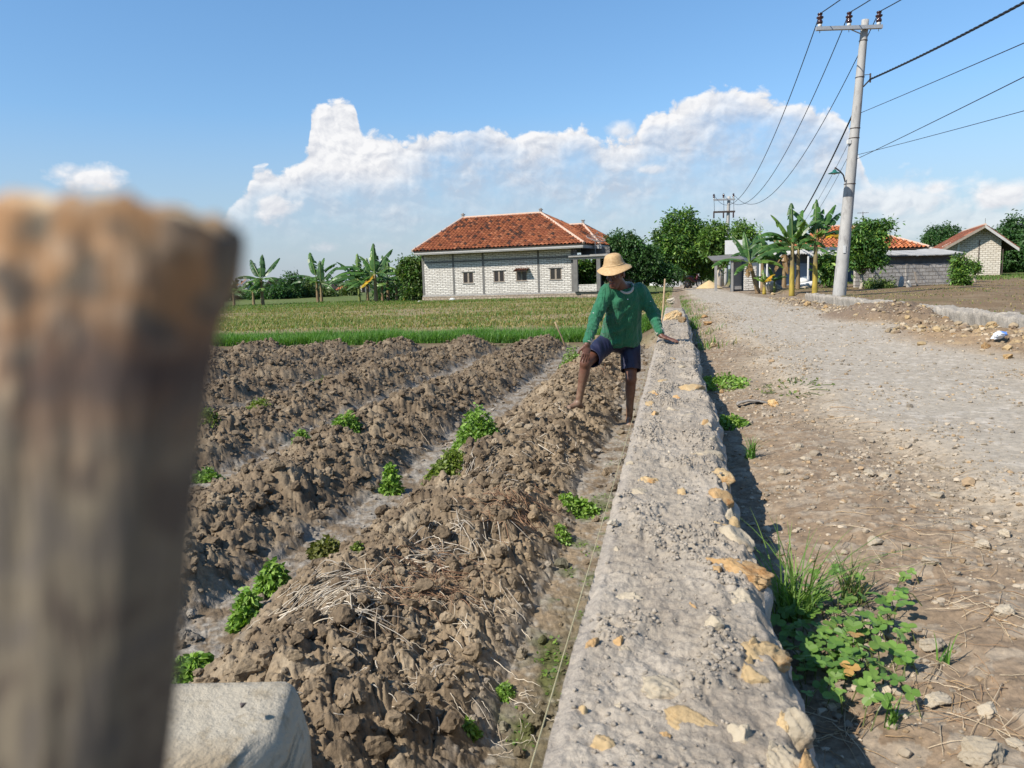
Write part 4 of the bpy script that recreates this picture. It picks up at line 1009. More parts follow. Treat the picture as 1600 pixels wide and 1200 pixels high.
    so_ = link('shorts', np_mesh('shorts', V2 - L, [Q2], m, True, np.ones((len(V2), 3))), root)
    # pale piping down his left side
    ax = knL - hipL; ln = np.linalg.norm(ax); mb = MB(); pts = []
    for k in np.linspace(.18, .78, 14):
        c = hipL + ax * k; dirn = bx * .78 + fwd * .62; dirn -= ax * (dirn @ ax) / ln ** 2; dirn /= np.linalg.norm(dirn)
        rr = np.linspace(.13, .05, 60); f = shorts(c + rr[:, None] * dirn); j = np.argmax(f < 0); pts.append(c + rr[j] * dirn - L)
    mb.tube(pts, .0028, 6); mb.build('piping', wm, so_, True)
    # ---- straw hat
    hatm, nt, b = new_mat('straw'); v = coords(nt, 'Object')
    sep = nd(nt, 'ShaderNodeSeparateXYZ'); lk(nt, v, sep.inputs[0])
    wv = nd(nt, 'ShaderNodeTexWave', wave_type='BANDS', bands_direction='Z'); wv.inputs['Scale'].default_value = 30; wv.inputs['Distortion'].default_value = 1.2; wv.inputs['Detail'].default_value = 2; lk(nt, v, wv.inputs[0])
    lk(nt, mixc(nt, ramp(nt, noise(nt, v, 60, 4), .3, .7), mixc(nt, wv.outputs[1], (.31, .18, .075), (.46, .30, .14)), (.48, .33, .165)), b.inputs['Base Color']); b.inputs['Roughness'].default_value = .6
    lk(nt, bump(nt, wv.outputs[1], .6, .004, bump(nt, noise(nt, v, 300, 3), .5, .002)), b.inputs['Normal'])
    up = hz * .72 + Z * .28 + hx * .03 - hf * .0; up /= np.linalg.norm(up)
    upx = np.cross(hf, up); upx /= np.linalg.norm(upx); R3 = np.stack([upx, np.cross(up, upx), up], 1)
    hb = H(0, -.006, .088); M4 = np.eye(4); M4[:3, :3] = R3 * .89; M4[:3, 3] = hb - L
    out = [(0.0, .112), (.025, .1115), (.05, .107), (.07, .098), (.083, .082), (.091, .06), (.098, .035), (.104, .012), (.112, -.004), (.128, -.018), (.148, -.031), (.166, -.044), (.176, -.054), (.178, -.057)]
    inn = [(.174, -.0575), (.160, -.045), (.142, -.033), (.122, -.020), (.106, -.006), (.098, .012), (.092, .035), (.085, .06), (.076, .08), (.06, .095), (.03, .105), (0.0, .106)]
    mb = MB(); mb.lathe(out + inn, 56, M=M4)
    V3 = mb.V[0]; loc = (V3 - M4[:3, 3]) @ R3 / .89; rad = np.hypot(loc[:, 0], loc[:, 1]); an_ = np.arctan2(loc[:, 1], loc[:, 0])
    V3 = V3 + up * ((.010 * np.sin(an_ * 2 + .6) + .006 * np.sin(an_ * 3)) * sstep(.1, .18, rad))[:, None]; mb.V = [V3]
    hat = mb.build('straw_hat', hatm, root, True)
    a = np.linspace(0, 2 * PI, 57); mb = MB(); mb.tube((M4[:3, 3] + (.095 * np.cos(a)[:, None] * R3[:, 0] + .095 * np.sin(a)[:, None] * R3[:, 1] + up * .004)), .004, 8, cap=False); mb.build('hat_band', rough_mat('hat_braid', (.45, .30, .15), (.62, .45, .25), 90, .7, 200, .4, .002), hat, True)
    return gR, gL, anR, anL, wrL2
make_man()
# ================================================================== buildings
def brick_mat(name, c1, c2, mortar, bw, bh, msize=.018, irregular=.02, stain=(.30, .28, .25), stain_amt=.25, rotz=0):
    """blocks laid in courses with raked joints; object axes: x along the wall, z up"""
    m, nt, b = new_mat(name); o = nd(nt, 'ShaderNodeTexCoord').outputs['Object']
    sx = nd(nt, 'ShaderNodeSeparateXYZ'); lk(nt, o, sx.inputs[0])
    ad = nd(nt, 'ShaderNodeMath', operation='ADD'); lk(nt, sx.outputs[0], ad.inputs[0]); lk(nt, sx.outputs[1], ad.inputs[1])
    cb = nd(nt, 'ShaderNodeCombineXYZ'); lk(nt, ad.outputs[0], cb.inputs[0]); lk(nt, sx.outputs[2], cb.inputs[1])
    nz = nd(nt, 'ShaderNodeTexNoise'); nz.inputs['Scale'].default_value = 5; nz.inputs['Detail'].default_value = 3; lk(nt, cb.outputs[0], nz.inputs['Vector'])
    va = nd(nt, 'ShaderNodeVectorMath', operation='MULTIPLY_ADD'); lk(nt, nz.outputs['Color'], va.inputs[0]); va.inputs[1].default_value = (irregular * 2, irregular * 2, 0); lk(nt, cb.outputs[0], va.inputs[2])
    t = nd(nt, 'ShaderNodeTexBrick'); lk(nt, va.outputs[0], t.inputs['Vector']); t.inputs['Scale'].default_value = 1
    t.inputs['Brick Width'].default_value = bw; t.inputs['Row Height'].default_value = bh; t.inputs['Mortar Size'].default_value = msize; t.inputs['Mortar Smooth'].default_value = .3; t.inputs['Bias'].default_value = 0
    t.inputs['Color1'].default_value = (*dim(c1, .86), 1); t.inputs['Color2'].default_value = (*dim(c2, .86), 1); t.inputs['Mortar'].default_value = (*mortar, 1)
    c = mixc(nt, ramp(nt, noise(nt, cb.outputs[0], 9, 6, .65), .35, .7), t.outputs[0], mixc(nt, .5, t.outputs[0], stain))
    c = mixc(nt, ramp(nt, noise(nt, cb.outputs[0], 1.1, 5, .6), .5, .75, 0, stain_amt), c, stain)
    lk(nt, c, b.inputs['Base Color']); b.inputs['Roughness'].default_value = .92; b.inputs['Specular IOR Level'].default_value = .15
    n = bump(nt, noise(nt, cb.outputs[0], 40, 5), .4, .01)
    bm = nd(nt, 'ShaderNodeBump', invert=True); bm.inputs['Strength'].default_value = .8; bm.inputs['Distance'].default_value = .03; lk(nt, t.outputs[1], bm.inputs['Height']); lk(nt, n, bm.inputs['Normal'])
    lk(nt, bm.outputs[0], b.inputs['Normal']); return m
M_WBRICK = brick_mat('white_block', (.60, .57, .52), (.80, .77, .71), (.17, .155, .14), .40, .115, .019, .045, (.36, .34, .31), .2)
M_CREAM = brick_mat('cream_block', (.56, .52, .45), (.66, .62, .55), (.24, .21, .17), .34, .155, .016, .01, (.40, .34, .26), .3)
M_GREYBRICK = brick_mat('old_block', (.40, .38, .35), (.54, .51, .47), (.22, .20, .18), .34, .17, .018, .02, (.17, .15, .13), .75)
M_RUBBLE = brick_mat('rubble_base', (.34, .27, .20), (.46, .39, .31), (.18, .15, .12), .30, .16, .03, .07, (.25, .2, .15), .4)
M_CONC = rough_mat('grey_concrete', (.26, .25, .24), (.36, .35, .33), 5, .9, 40, .4, .01)
M_DCONC = rough_mat('dark_concrete', (.13, .125, .12), (.19, .185, .175), 4, .9, 40, .4, .01)
M_FASCIA = rough_mat('fascia', (.40, .39, .37), (.50, .49, .47), 3, .85, 30, .2, .01)
M_TILE = rough_mat('clay_tile', (.72, .72, .72), (.92, .92, .92), 6, .85, 40, .3, .01, attr=True)
M_RIDGE = rough_mat('ridge_mortar', (.52, .36, .27), (.62, .45, .35), 5, .9, 30, .3, .01)
M_WOOD = rough_mat('old_window_wood', (.23, .19, .15), (.33, .28, .23), 12, .8, 60, .3, .004)
M_SHEET = rough_mat('cement_sheet', (.36, .35, .33), (.50, .49, .46), 3, .85, 20, .3, .01)
M_BLUE = rough_mat('blue_grey_paint', (.085, .115, .15), (.12, .155, .19), 2, .7, 30, .2, .01)
M_OFFW = rough_mat('offwhite_paint', (.62, .62, .60), (.72, .72, .70), 3, .75, 30, .2, .01)
M_STEEL = rough_mat('rusty_rod', (.06, .05, .05), (.10, .07, .05), 20, .7, 0, 0)
def glass_mat():
    m, nt, b = new_mat('dark_pane'); b.inputs['Base Color'].default_value = (.025, .022, .022, 1); b.inputs['Roughness'].default_value = .12; b.inputs['Specular IOR Level'].default_value = .5; return m
M_PANE = glass_mat()

def tiles(mb, E0, E1, R0, R1, pal, rg, dx=.27, dy=.30, hgt=.085, phase=0.0):
    E0, E1, R0, R1 = (np.array(p, float) for p in (E0, E1, R0, R1))
    ex = (E1 - E0) / np.linalg.norm(E1 - E0); up = (R0 + R1) / 2 - (E0 + E1) / 2; up = up - ex * (up @ ex); H = np.linalg.norm(up); up /= H
    nrm = np.cross(ex, up); nrm *= 1 if nrm[2] > 0 else -1
    rows = max(1, int(round(H / dy))); xr0 = (R0 - E0) @ ex; xr1 = (R1 - E0) @ ex; xe1 = np.linalg.norm(E1 - E0)
    prof = np.array([0, .55, 1, .55, 0.0]) * hgt; px = np.linspace(-.5, .5, 5) * dx
    for k in range(rows):
        f0, f1 = k / rows, min((k + 1.12) / rows, 1.0); a = xr0 * (f0 + f1) / 2; b = xe1 + (xr1 - xe1) * (f0 + f1) / 2
        n0, n1 = math.floor(a / dx), math.ceil(b / dx)
        for j in range(n0, n1 + 1):
            c = (j + .5) * dx
            if c < a - .02 or c > b + .02: continue
            jit = rg.normal(0, .008, 2); col = np.array(pal[rg.choice(len(pal), p=PALP[:len(pal)] / PALP[:len(pal)].sum())]) * rg.uniform(.8, 1.2)
            V = []
            for f, lift in ((f0, .035), (f1, .0)):
                for q in range(5): V.append(E0 + ex * (c + px[q] + jit[0]) + up * (H * f + jit[1]) + nrm * (prof[q] + lift + .01))
            mb.add(V, [(q, q + 1, q + 6, q + 5) for q in range(4)] + [], col)
    # boarding underneath
    t = .03
    P = [E0, E1, R1, R0]; mb.hull8([p - nrm * .05 for p in P] + [p - nrm * .012 for p in P], (.07, .05, .04))
PALP = np.array([.44, .30, .10, .12, .04])
PAL_OR = [(.36, .118, .048), (.30, .095, .042), (.13, .052, .030), (.45, .165, .075), (.075, .040, .028)]
PAL_RED = [(.20, .068, .038), (.155, .055, .033), (.26, .10, .06), (.11, .045, .03), (.30, .14, .09)]
PAL_BRT = [(.44, .145, .055), (.37, .115, .045), (.52, .21, .10), (.29, .09, .04), (.20, .075, .04)]

def window(root, x0, x1, z0, z1, y=0.0):
    """timber frame with two dark sashes, standing 4 cm proud of the wall"""
    w = .055; mx = (x0 + x1) / 2; mb = MB()
    mb.box((x0, y - .05, z0), (x0 + w, y + .05, z1)); mb.box((x1 - w, y - .05, z0), (x1, y + .05, z1))
    mb.box((x0 + w, y - .05, z0), (x1 - w, y + .05, z0 + w)); mb.box((x0 + w, y - .05, z1 - w), (x1 - w, y + .05, z1)); mb.box((mx - .06, y - .048, z0 + w), (mx + .06, y + .05, z1 - w))
    f = mb.build('window', M_WOOD, root)
    for a, b in ((x0 + w, mx - .06), (mx + .06, x1 - w)):
        mb = MB(); mb.box((a, y - .022, z0 + w), (b, y - .012, z1 - w)); mb.build('pane', M_PANE, f)
    mb = MB(); mb.box((x0 - .10, y - .11, z1), (x1 + .10, y + .02, z1 + .05)); mb.build('lintel', M_CONC, f)
    mb = MB(); mb.box((x0 - .06, y - .10, z0 - .04), (x1 + .06, y + .02, z0)); mb.build('sill', M_CONC, f)

def brick_house():
    A = np.array([-6.0, 54.5]); B = np.array([4.2, 50.5]); u = B - A; rz = math.atan2(u[1], u[0])
    root = empty('brick_house', (A[0], A[1], 0), rz, 'unplastered white block house with a red tiled hip roof and open porch', 'house')
    LX, DY = 10.95, 8.0; rg = np.random.default_rng(3)
    mb = MB(); mb.box((-.06, -.06, -.15), (13.2, DY, .50)); mb.build('foundation', M_RUBBLE, root)
    mb = MB(); mb.box((-.03, -.03, .50), (13.15, DY - .02, .60)); mb.build('plinth', M_CONC, root)
    mb = MB()                                                          # front wall with openings, then the other walls
    wins = [(3.10, 3.88, 1.34, 2.10), (5.36, 6.14, 1.36, 2.12), (6.98, 7.74, 1.38, 2.12), (9.34, 10.14, 1.40, 2.16)]
    xs = [0.0] + [v for w in wins for v in w[:2]] + [LX]; Z0, Z1, T = .60, 3.34, .16
    for k in range(0, len(xs), 2): mb.box((xs[k], 0, Z0), (xs[k + 1], T, Z1))
    for w in wins: mb.box((w[0], 0, Z0), (w[1], T, w[2])); mb.box((w[0], 0, w[3]), (w[1], T, Z1))
    mb.box((0, T, Z0), (T, DY, Z1)); mb.box((LX - T, T, Z0), (LX, .95, Z1)); mb.box((8.4 - T, T, Z0), (8.4, DY - T, Z1)); mb.box((T, DY - T, Z0), (8.4, DY, Z1))
    wl = mb.build('wall', M_WBRICK, root)
    for w in wins: window(root, *w, y=.06)
    for x in (.07, 2.40, 4.62, 8.56, LX - .07):
        mb = MB(); mb.box((x - .07, -.022, Z0), (x + .07, .10, Z1)); mb.build('column', M_DCONC, root)
    mb = MB(); mb.box((.14, -.016, 2.78), (LX - .14, .09, 2.90)); mb.build('ring_beam', M_DCONC, root)
    aw = MB(); tiles(aw, (6.95, -.50, 2.06), (7.92, -.50, 2.06), (6.95, -.02, 2.22), (7.92, -.02, 2.22), PAL_RED, rg, .16, .2, .03); aw.build('window_canopy', M_TILE, root)
    # eaves
    e0, e1, ef, eb, ez = -.10, 11.85, -.85, 8.85, 3.60
    mb = MB(); mb.box((e0, ef, 3.36), (e1, eb, 3.42)); mb.box((e0 - .02, ef - .03, 3.42), (e1 + .02, ef + .04, 3.60)); mb.box((e0 - .02, ef + .04, 3.42), (e0 + .05, eb, 3.60)); mb.box((e1 - .05, ef + .04, 3.42), (e1 + .02, eb, 3.60))
    mb.build('fascia', M_FASCIA, root)
    r0, r1 = (1.45, 4.0, 6.03), (7.45, 4.0, 6.03); c = ((e0 - .1, ef - .1, ez), (e1 + .1, ef - .1, ez), (e1 + .1, eb + .1, ez), (e0 - .1, eb + .1, ez))
    mb = MB(); tiles(mb, c[0], c[1], r0, r1, PAL_OR, rg); tiles(mb, c[1], c[2], r1, r1, PAL_OR, rg); tiles(mb, c[2], c[3], r1, r0, PAL_OR, rg); tiles(mb, c[3], c[0], r0, r0, PAL_OR, rg)
    rf = mb.build('roof', M_TILE, root)
    mb = MB()
    for a, b in ((r0, r1), (c[0], r0), (c[1], r1), (c[2], r1), (c[3], r0)):
        pts = np.linspace(np.array(a) + (0, 0, .06), np.array(b) + (0, 0, .06), 24); mb.tube(pts, .085 + .008 * (np.arange(24) % 2), 8)
    mb.build('ridge_cap', M_RIDGE, rf)
    for p in (r0, r1):
        mb = MB(); mb.box((p[0] - .08, p[1] - .08, p[2] + .05), (p[0] + .08, p[1] + .08, p[2] + .27)); mb.box((p[0] - .13, p[1] - .13, p[2] + .27), (p[0] + .13, p[1] + .13, p[2] + .31)); mb.box((p[0] - .06, p[1] - .06, p[2] + .31), (p[0] + .06, p[1] + .06, p[2] + .38)); mb.build('finial', M_CONC, rf)
    # porch wing with its own lower roof
    q = ((8.6, 1.6, 3.60), (12.3, 1.6, 3.60), (12.3, 9.8, 3.60), (8.6, 9.8, 3.60)); s0, s1 = (8.2, 5.6, 5.20), (10.05, 5.6, 5.20)
    mb = MB(); tiles(mb, q[0], q[1], s0, s1, PAL_OR, rg); tiles(mb, q[1], q[2], s1, s1, PAL_OR, rg); tiles(mb, q[2], q[3], s1, s0, PAL_OR, rg); r2 = mb.build('porch_roof', M_TILE, root)
    mb = MB()
    for a, b in ((s0, s1), (q[1], s1), (q[2], s1)): mb.tube(np.linspace(np.array(a) + (0, 0, .06), np.array(b) + (0, 0, .06), 16), .085, 8)
    mb.build('ridge_cap', M_RIDGE, r2)
    mb = MB(); p = s1; mb.box((p[0] - .08, p[1] - .08, p[2] + .05), (p[0] + .08, p[1] + .08, p[2] + .30)); mb.box((p[0] - .12, p[1] - .12, p[2] + .30), (p[0] + .12, p[1] + .12, p[2] + .35)); mb.build('finial', M_CONC, r2)
    mb = MB(); mb.box((11.9, 1.5, 3.34), (12.42, 1.62, 3.58)); mb.box((12.30, 1.62, 3.34), (12.42, 9.8, 3.58)); mb.build('porch_fascia', M_FASCIA, root)
    mb = MB(); mb.box((LX + .01, 1.8, 2.94), (12.9, 1.95, 3.45)); mb.build('porch_shade_panel', M_DCONC, root)  # dark panel standing in for the shade above the porch beam
    mb = MB(); mb.box((10.75, -.42, 2.80), (13.35, 2.1, 2.93)); mb.box((10.85, -.30, 2.66), (13.2, -.05, 2.80)); mb.box((12.95, -.05, 2.66), (13.2, 2.1, 2.80)); mb.build('porch_beam', M_CONC, root)
    for x0, x1, y0 in ((11.02, 11.30, -.28), (12.55, 12.80, -.28), (12.92, 13.15, 1.8), (10.7, 10.94, 7.7)):
        mb = MB(); mb.box((x0, y0, .60), (x1, y0 + .24, 2.66)); mb.build('porch_column', M_DCONC, root)
    mb = MB(); mb.box((11.30, -.22, .60), (12.55, -.06, 1.05)); mb.build('porch_wall', M_WBRICK, root)
brick_house()

def satellite_dish():
    P = at_y(930, 376, 51.2); root = empty('satellite_dish', (P[0], P[1], 2.93), 0, 'open mesh satellite dish on a thin mast above the porch', 'satellite dish')
    h = P[2] - 2.93; m = rough_mat('dish_mesh', (.22, .21, .20), (.30, .29, .28), 8, .6, 0, 0)
    mb = MB(); mb.tube([(0, 0, 0), (0, 0, h)], .035, 8); mb.build('mast', m, root)
    d = MB(); rr = .62
    for k in range(12):
        a = k * PI / 6; d.tube([(r * math.cos(a) * rr, r * math.sin(a) * rr, r * r * .16) for r in np.linspace(0, 1, 6)], .010, 5)
    for r in (.33, .66, 1.0):
        a = np.linspace(0, 2 * PI, 33); d.tube(np.stack([np.cos(a) * r * rr, np.sin(a) * r * rr, np.full(33, r * r * .16)], 1), .012 if r < 1 else .022, 5, cap=False)
    o = d.build('dish', m, root, False, (0, 0, h)); o.rotation_euler = (.32, .25, 0)
    mb = MB()
    for a in (0, 2.1, 4.2): mb.tube([(.55 * math.cos(a), .55 * math.sin(a), .13), (0, 0, .52)], .008, 5)
    mb.box((-.04, -.04, .48), (.04, .04, .58)); mb.build('feed_horn', m, o)
satellite_dish()

def gable_house():
    Y = 58; a = at_y(1505, 432, Y); b = at_y(1561, 427, Y - .9); zb = .55
    u = (b - a)[:2]; W = np.linalg.norm(u); rz = math.atan2(u[1], u[0])
    root = empty('gable_house', (a[0], a[1], zb), rz, 'cream block house seen at its gable end under a faded red tiled roof', 'house')
    rg = np.random.default_rng(9); ze = 2.68; zr = 4.28 - zb; W0 = -1.45; mid = 1.15; DY = 10.5; zl = 2.30
    we = W + .05; slope = (zr - ze) / (we - mid)
    mb = MB()                                                           # pentagon gable wall, 18 cm thick
    def prism(P, y0, y1):
        n = len(P); V = [(x, y0, z) for x, z in P] + [(x, y1, z) for x, z in P]
        mb.add(V, [np.array([list(range(n))]), np.array([list(range(2 * n - 1, n - 1, -1))]), np.array([((i + 1) % n, i, i + n, (i + 1) % n + n) for i in range(n)])])
    prism([(W0, -.1), (we, -.1), (we, ze), (mid, zr - .03), (W0, zr - .03 - (mid - W0) * (zr - zl) / (mid - W0 + .3))], 0, .18)
    mb.box((W0, .18, -.1), (W0 + .15, DY, zl)); mb.box((we - .15, .18, -.1), (we, DY, ze - .02)); mb.box((W0, DY, -.1), (we, DY + .15, ze - .05)); mb.build('wall', M_CREAM, root)
    mb = MB(); mb.box((W0 - .05, -.05, -.1), (we + .03, -.002, .22)); mb.build('foundation', M_RUBBLE, root)
    R0, R1 = (mid, -.75, zr + .04), (mid, DY + .7, zr + .04); er = (we + 1.0, 0, ze - .68); el = (-2.1, 0, zl - .45)
    mb = MB(); tiles(mb, (el[0], DY + .7, el[2]), (el[0], -.75, el[2]), R1, R0, PAL_RED, rg, .24, .30); tiles(mb, (er[0], -.75, er[2]), (er[0], DY + .7, er[2]), R0, R1, PAL_RED, rg, .24, .30); rf = mb.build('roof', M_TILE, root)
    mb = MB(); mb.tube(np.linspace(np.array(R0) + (0, .02, .06), np.array(R1) + (0, 0, .06), 24), .10, 8); mb.build('ridge_cap', M_RIDGE, rf)
    for e, nm in ((el, 'barge_board'), (er, 'barge_board')):
        mb = MB(); d = np.array([0, -.035, 0]); p0 = np.array([e[0], -.76, e[2]]); p1 = np.array([mid, -.76, zr + .04]); t = np.array([0, 0, .05]); bt = np.array([0, 0, -.17])
        mb.hull8([p0 + bt, p1 + bt, p1 + bt + d, p0 + bt + d, p0 + t, p1 + t, p1 + t + d, p0 + t + d]); mb.build('barge_board', M_FASCIA if e is er else M_WOOD, rf)
    for x, z0, z1 in ((.0, .2, 2.0), (.93, -.05, 2.75), (2.45, -.05, 2.05)):
        mb = MB(); mb.box((x - .03, -.03, z0), (x + .03, -.003, z1)); mb.build('steel_rod', M_STEEL, root)
    mb = MB(); mb.box((-.46, -.04, 1.72), (-.33, -.004, 2.72)); mb.build('concrete_post', M_OFFW, root)
    mb = MB(); mb.tube([(mid, -.7, zr), (mid, -.7, zr + .55)], .012, 5); mb.build('lightning_rod', M_STEEL, root)
gable_house()

def orange_house():
    Y = 46; a = at_y(1290, 394, Y + 1); b = at_y(1452, 388.5, Y); zb = .6
    u = (b - a)[:2]; W = np.linalg.norm(u); rz = math.atan2(u[1], u[0])
    root = empty('orange_roof_house', (a[0], a[1], zb), rz, 'low house with a bright orange tiled hip roof behind the grey boundary wall', 'house')
    ze = 2.0; zr = at_y(1335, 356, Y + 4.5)[2] - zb + .12; rg = np.random.default_rng(4)
    mb = MB(); mb.box((.5, .6, -.1), (W - .5, 8, ze)); mb.build('wall', M_BLUE, root)
    c = ((-.2, 0, ze), (W, 0, ze), (W, 9, ze), (-.2, 9, ze)); r0, r1 = (.4, 4.5, zr), (W - 3.3, 4.5, zr - .0)
    mb = MB(); tiles(mb, c[0], c[1], r0, r1, PAL_BRT, rg, .235, .29); tiles(mb, c[1], c[2], r1, r1, PAL_BRT, rg, .235, .29); tiles(mb, c[2], c[3], r1, r0, PAL_BRT, rg, .235, .29); tiles(mb, c[3], c[0], r0, r0, PAL_BRT, rg, .235, .29); rf = mb.build('roof', M_TILE, root)
    mb = MB()
    for p, q in ((r0, r1), (c[1], r1), (c[2], r1), (c[0], r0), (c[3], r0)): mb.tube(np.linspace(np.array(p) + (0, 0, .06), np.array(q) + (0, 0, .06), 16), .08, 8)
    mb.build('ridge_cap', M_RIDGE, rf)
    mb = MB(); P = np.array([W - 2.6, 4.4, zr - .05]); mb.tube([P, P + (0, 0, .95)], .018, 6); mb.tube([P + (-.35, 0, .88), P + (.35, .1, .88)], .014, 5)
    for k in np.linspace(-.3, .3, 6): mb.tube([P + (k, -.16, .88), P + (k, .16, .88)], .010, 4)
    o = mb.build('tv_antenna', M_STEEL); o.parent = None; M = root.matrix_basis; o.matrix_world = Matrix.Translation(root.location) @ Matrix.Rotation(rz, 4, 'Z')
    tag(o, 'thin comb-shaped television aerial standing on the orange tiled roof', 'aerial')
orange_house()

def boundary_wall():
    a = on_z(1336, 451, .62); b = at_y(1492, 445.5, a[1] + .9); u = (b - a)[:2]; W = np.linalg.norm(u); rz = math.atan2(u[1], u[0])
    root = empty('boundary_wall', (a[0], a[1], .60), rz, 'stained grey block wall below a sagging cement sheet roof, right of the concrete pole', 'wall')
    sc = a[1] / 41
    mb = MB(); mb.box((0, 0, -.15), (W, .15, 1.04)); mb.build('wall', M_GREYBRICK, root)
    mb = MB(); mb.box((.3, .3, .9), (W, .42, 1.40)); mb.build('back_panel', M_DCONC, root)
    for x in (.9, 2.55, W - .1):
        mb = MB(); mb.box((x - .05, -.02, -.1), (x + .05, .17, 1.05 if x < 3 else 1.3)); mb.build('pier', M_GREYBRICK, root)
    n = 40; xs = np.linspace(-.3, W + .35, n); mb = MB()
    zt = 1.46 + .03 * np.sin(xs * 1.3) + .035 * fbm(xs * 2, xs * 0, 5, 3); yf = -.18 - .06 * fbm(xs * 3, xs * 0 + 3, 6, 3)
    V = np.concatenate([np.stack([xs, yf, zt], 1), np.stack([xs, xs * 0 + 1.7, zt + .27], 1), np.stack([xs, yf, zt - .035], 1), np.stack([xs, xs * 0 + 1.7, zt + .235], 1)])
    i = np.arange(n - 1); mb.add(V, [np.concatenate([np.stack([i, i + 1, n + i + 1, n + i], 1), np.stack([2 * n + i, 3 * n + i, 3 * n + i + 1, 2 * n + i + 1], 1), np.stack([i, 2 * n + i, 2 * n + i + 1, i + 1], 1), np.stack([n + i, n + i + 1, 3 * n + i + 1, 3 * n + i], 1)])])
    mb.build('lean_to_roof', M_SHEET, root)
    # a plank leaning on the wall
    P = at_y(1434, 447, a[1] - .25); mb = MB(); mb.box((-.03, -.015, 0), (.03, .015, .72)); o = mb.build('plank', M_WOOD, None, False, (P[0], P[1], .60)); o.rotation_euler = (-.28, -.07, .1)
    tag(o, 'short dark plank leaning against the stained grey block wall', 'plank')
    for k, (px, py, w, h, lab) in enumerate(((1407, 449, .35, .40, 'broken upright piece of concrete at the foot of the stained block wall'), (1420, 450, .28, .24, 'low broken piece of concrete right of the upright one by the block wall'))):
        P = on_z(px, py, .63); V, F = rock_verts(3, 700 + k, 10, .06, (w * .4, .12, h)); o = link('concrete_rubble', np_mesh('concrete_rubble', V, [F], M_SHEET, True, np.ones((len(V), 3))), None, (P[0], P[1], .63 + h * .5)); tag(o, lab, 'rubble')
boundary_wall()

def shop():
    root = empty('roadside_shop', (12.4, 44, .55), -.10, 'white and blue-grey roadside shop with sheet awnings behind the banana plants', 'shop')
    mb = MB(); mb.box((1.5, .5, -.1), (6.5, 5.5, 2.2)); mb.box((.2, .5, -.1), (1.5, .62, 1.9)); mb.build('wall', M_BLUE, root)
    mb = MB(); mb.box((.0, 1.2, 2.0), (1.35, 1.3, 2.80)); mb.build('roof_panel', M_OFFW, root)
    mb = MB(); mb.hull8([(-1.0, -.6, 1.62), (.75, -.6, 1.66), (.75, 1.2, 1.95), (-1.0, 1.2, 1.90), (-1.0, -.6, 1.66), (.75, -.6, 1.70), (.75, 1.2, 1.99), (-1.0, 1.2, 1.94)]); mb.build('dark_awning', M_DCONC, root)
    mb = MB(); mb.box((-.85, -.5, -.1), (-.72, -.37, 1.62)); mb.box((.05, -.5, -.1), (.16, -.4, 1.63)); mb.build('awning_post', M_CONC, root)
    mb = MB(); mb.box((.26, .40, 0), (.78, .49, 1.6)); mb.build('door', rough_mat('grey_door', (.22, .22, .22), (.28, .27, .27), 4, .7, 0, 0), root)
    mb = MB(); mb.box((.82, -.45, -.05), (1.42, .1, 1.28)); mb.build('brick_pillar', M_WBRICK, root)
    for x0, x1, z, y0 in ((1.5, 3.05, 1.72, -.7), (3.0, 4.3, 1.86, -.5), (4.25, 6.3, 1.70, -.3)):
        mb = MB(); n = 30; xs = np.linspace(x0, x1, n); w = .025 * np.sin(np.arange(n) * 2.1) + .05 * np.sin((xs - x0) / (x1 - x0) * PI)
        V = np.concatenate([np.stack([xs, xs * 0 + y0, z + w], 1), np.stack([xs, xs * 0 + 1.0, z + .42 + w], 1), np.stack([xs, xs * 0 + y0, z + w - .05], 1), np.stack([xs, xs * 0 + 1.0, z + .37 + w], 1)]); i = np.arange(n - 1)
        mb.add(V, [np.concatenate([np.stack([i, i + 1, n + i + 1, n + i], 1), np.stack([2 * n + i, 3 * n + i, 3 * n + i + 1, 2 * n + i + 1], 1), np.stack([i, 2 * n + i, 2 * n + i + 1, i + 1], 1)])]); mb.build('awning', M_SHEET, root)
    for x in (1.62, 2.0, 2.9, 4.2):
        mb = MB(); mb.tube([(x, -.45, -.1), (x, -.45, 1.72)], .05, 8); mb.build('awning_post', M_OFFW, root)
    mb = MB(); mb.box((3.15, .35, .15), (4.5, .44, 1.35)); mb.build('shutter', rough_mat('pale_blue_board', (.20, .28, .38), (.26, .34, .44), 3, .6, 0, 0), root)
    rg = np.random.default_rng(8); mb = MB(); tiles(mb, (3.2, 1.6, 2.1), (6.9, 1.6, 2.1), (3.2, 4.0, 2.95), (6.9, 4.0, 2.95), PAL_BRT, rg, .24, .3); mb.build('tile_roof', M_TILE, root)
    # plaster sacks and rubble in front
    for k, (px, py, w, c, lab) in enumerate(((1252, 441, .5, (1, 1, 1.05), 'left pale sack heaped on the rubble in front of the shop'), (1263, 445, .45, (.9, .95, 1.1), 'right bluish white sack heaped on the rubble in front of the shop'))):
        P = at_y(px, py, 39 - k * .5); V, F = rock_verts(3, 800 + k, 4, .12, (w, .35, .22)); o = link('sack', np_mesh('sack', V, [F], M_OFFW, True, np.broadcast_to(np.array(c, float), (len(V), 3))), None, (P[0], P[1], P[2])); tag(o, lab, 'sack')
    for k, (px, py, w, lab) in enumerate(((1214, 449, .26, 'rough pale stone heap under the shop awning, between two banana plants'), (1206, 449, .34, 'small rubble stone left of the pale heap under the shop awning'), (1256, 451, .4, 'flat pale rubble slab below the sacks in front of the shop'))):
        P = at_y(px, py, 37.0); V, F = rock_verts(3, 820 + k, 9, .14, (w, .3, .26)); o = link('rubble_stone', np_mesh('rubble_stone', V, [F], M_PALE, True, np.full((len(V), 3), 1.0)), None, (P[0], P[1], P[2])); tag(o, lab, 'rubble')
shop()

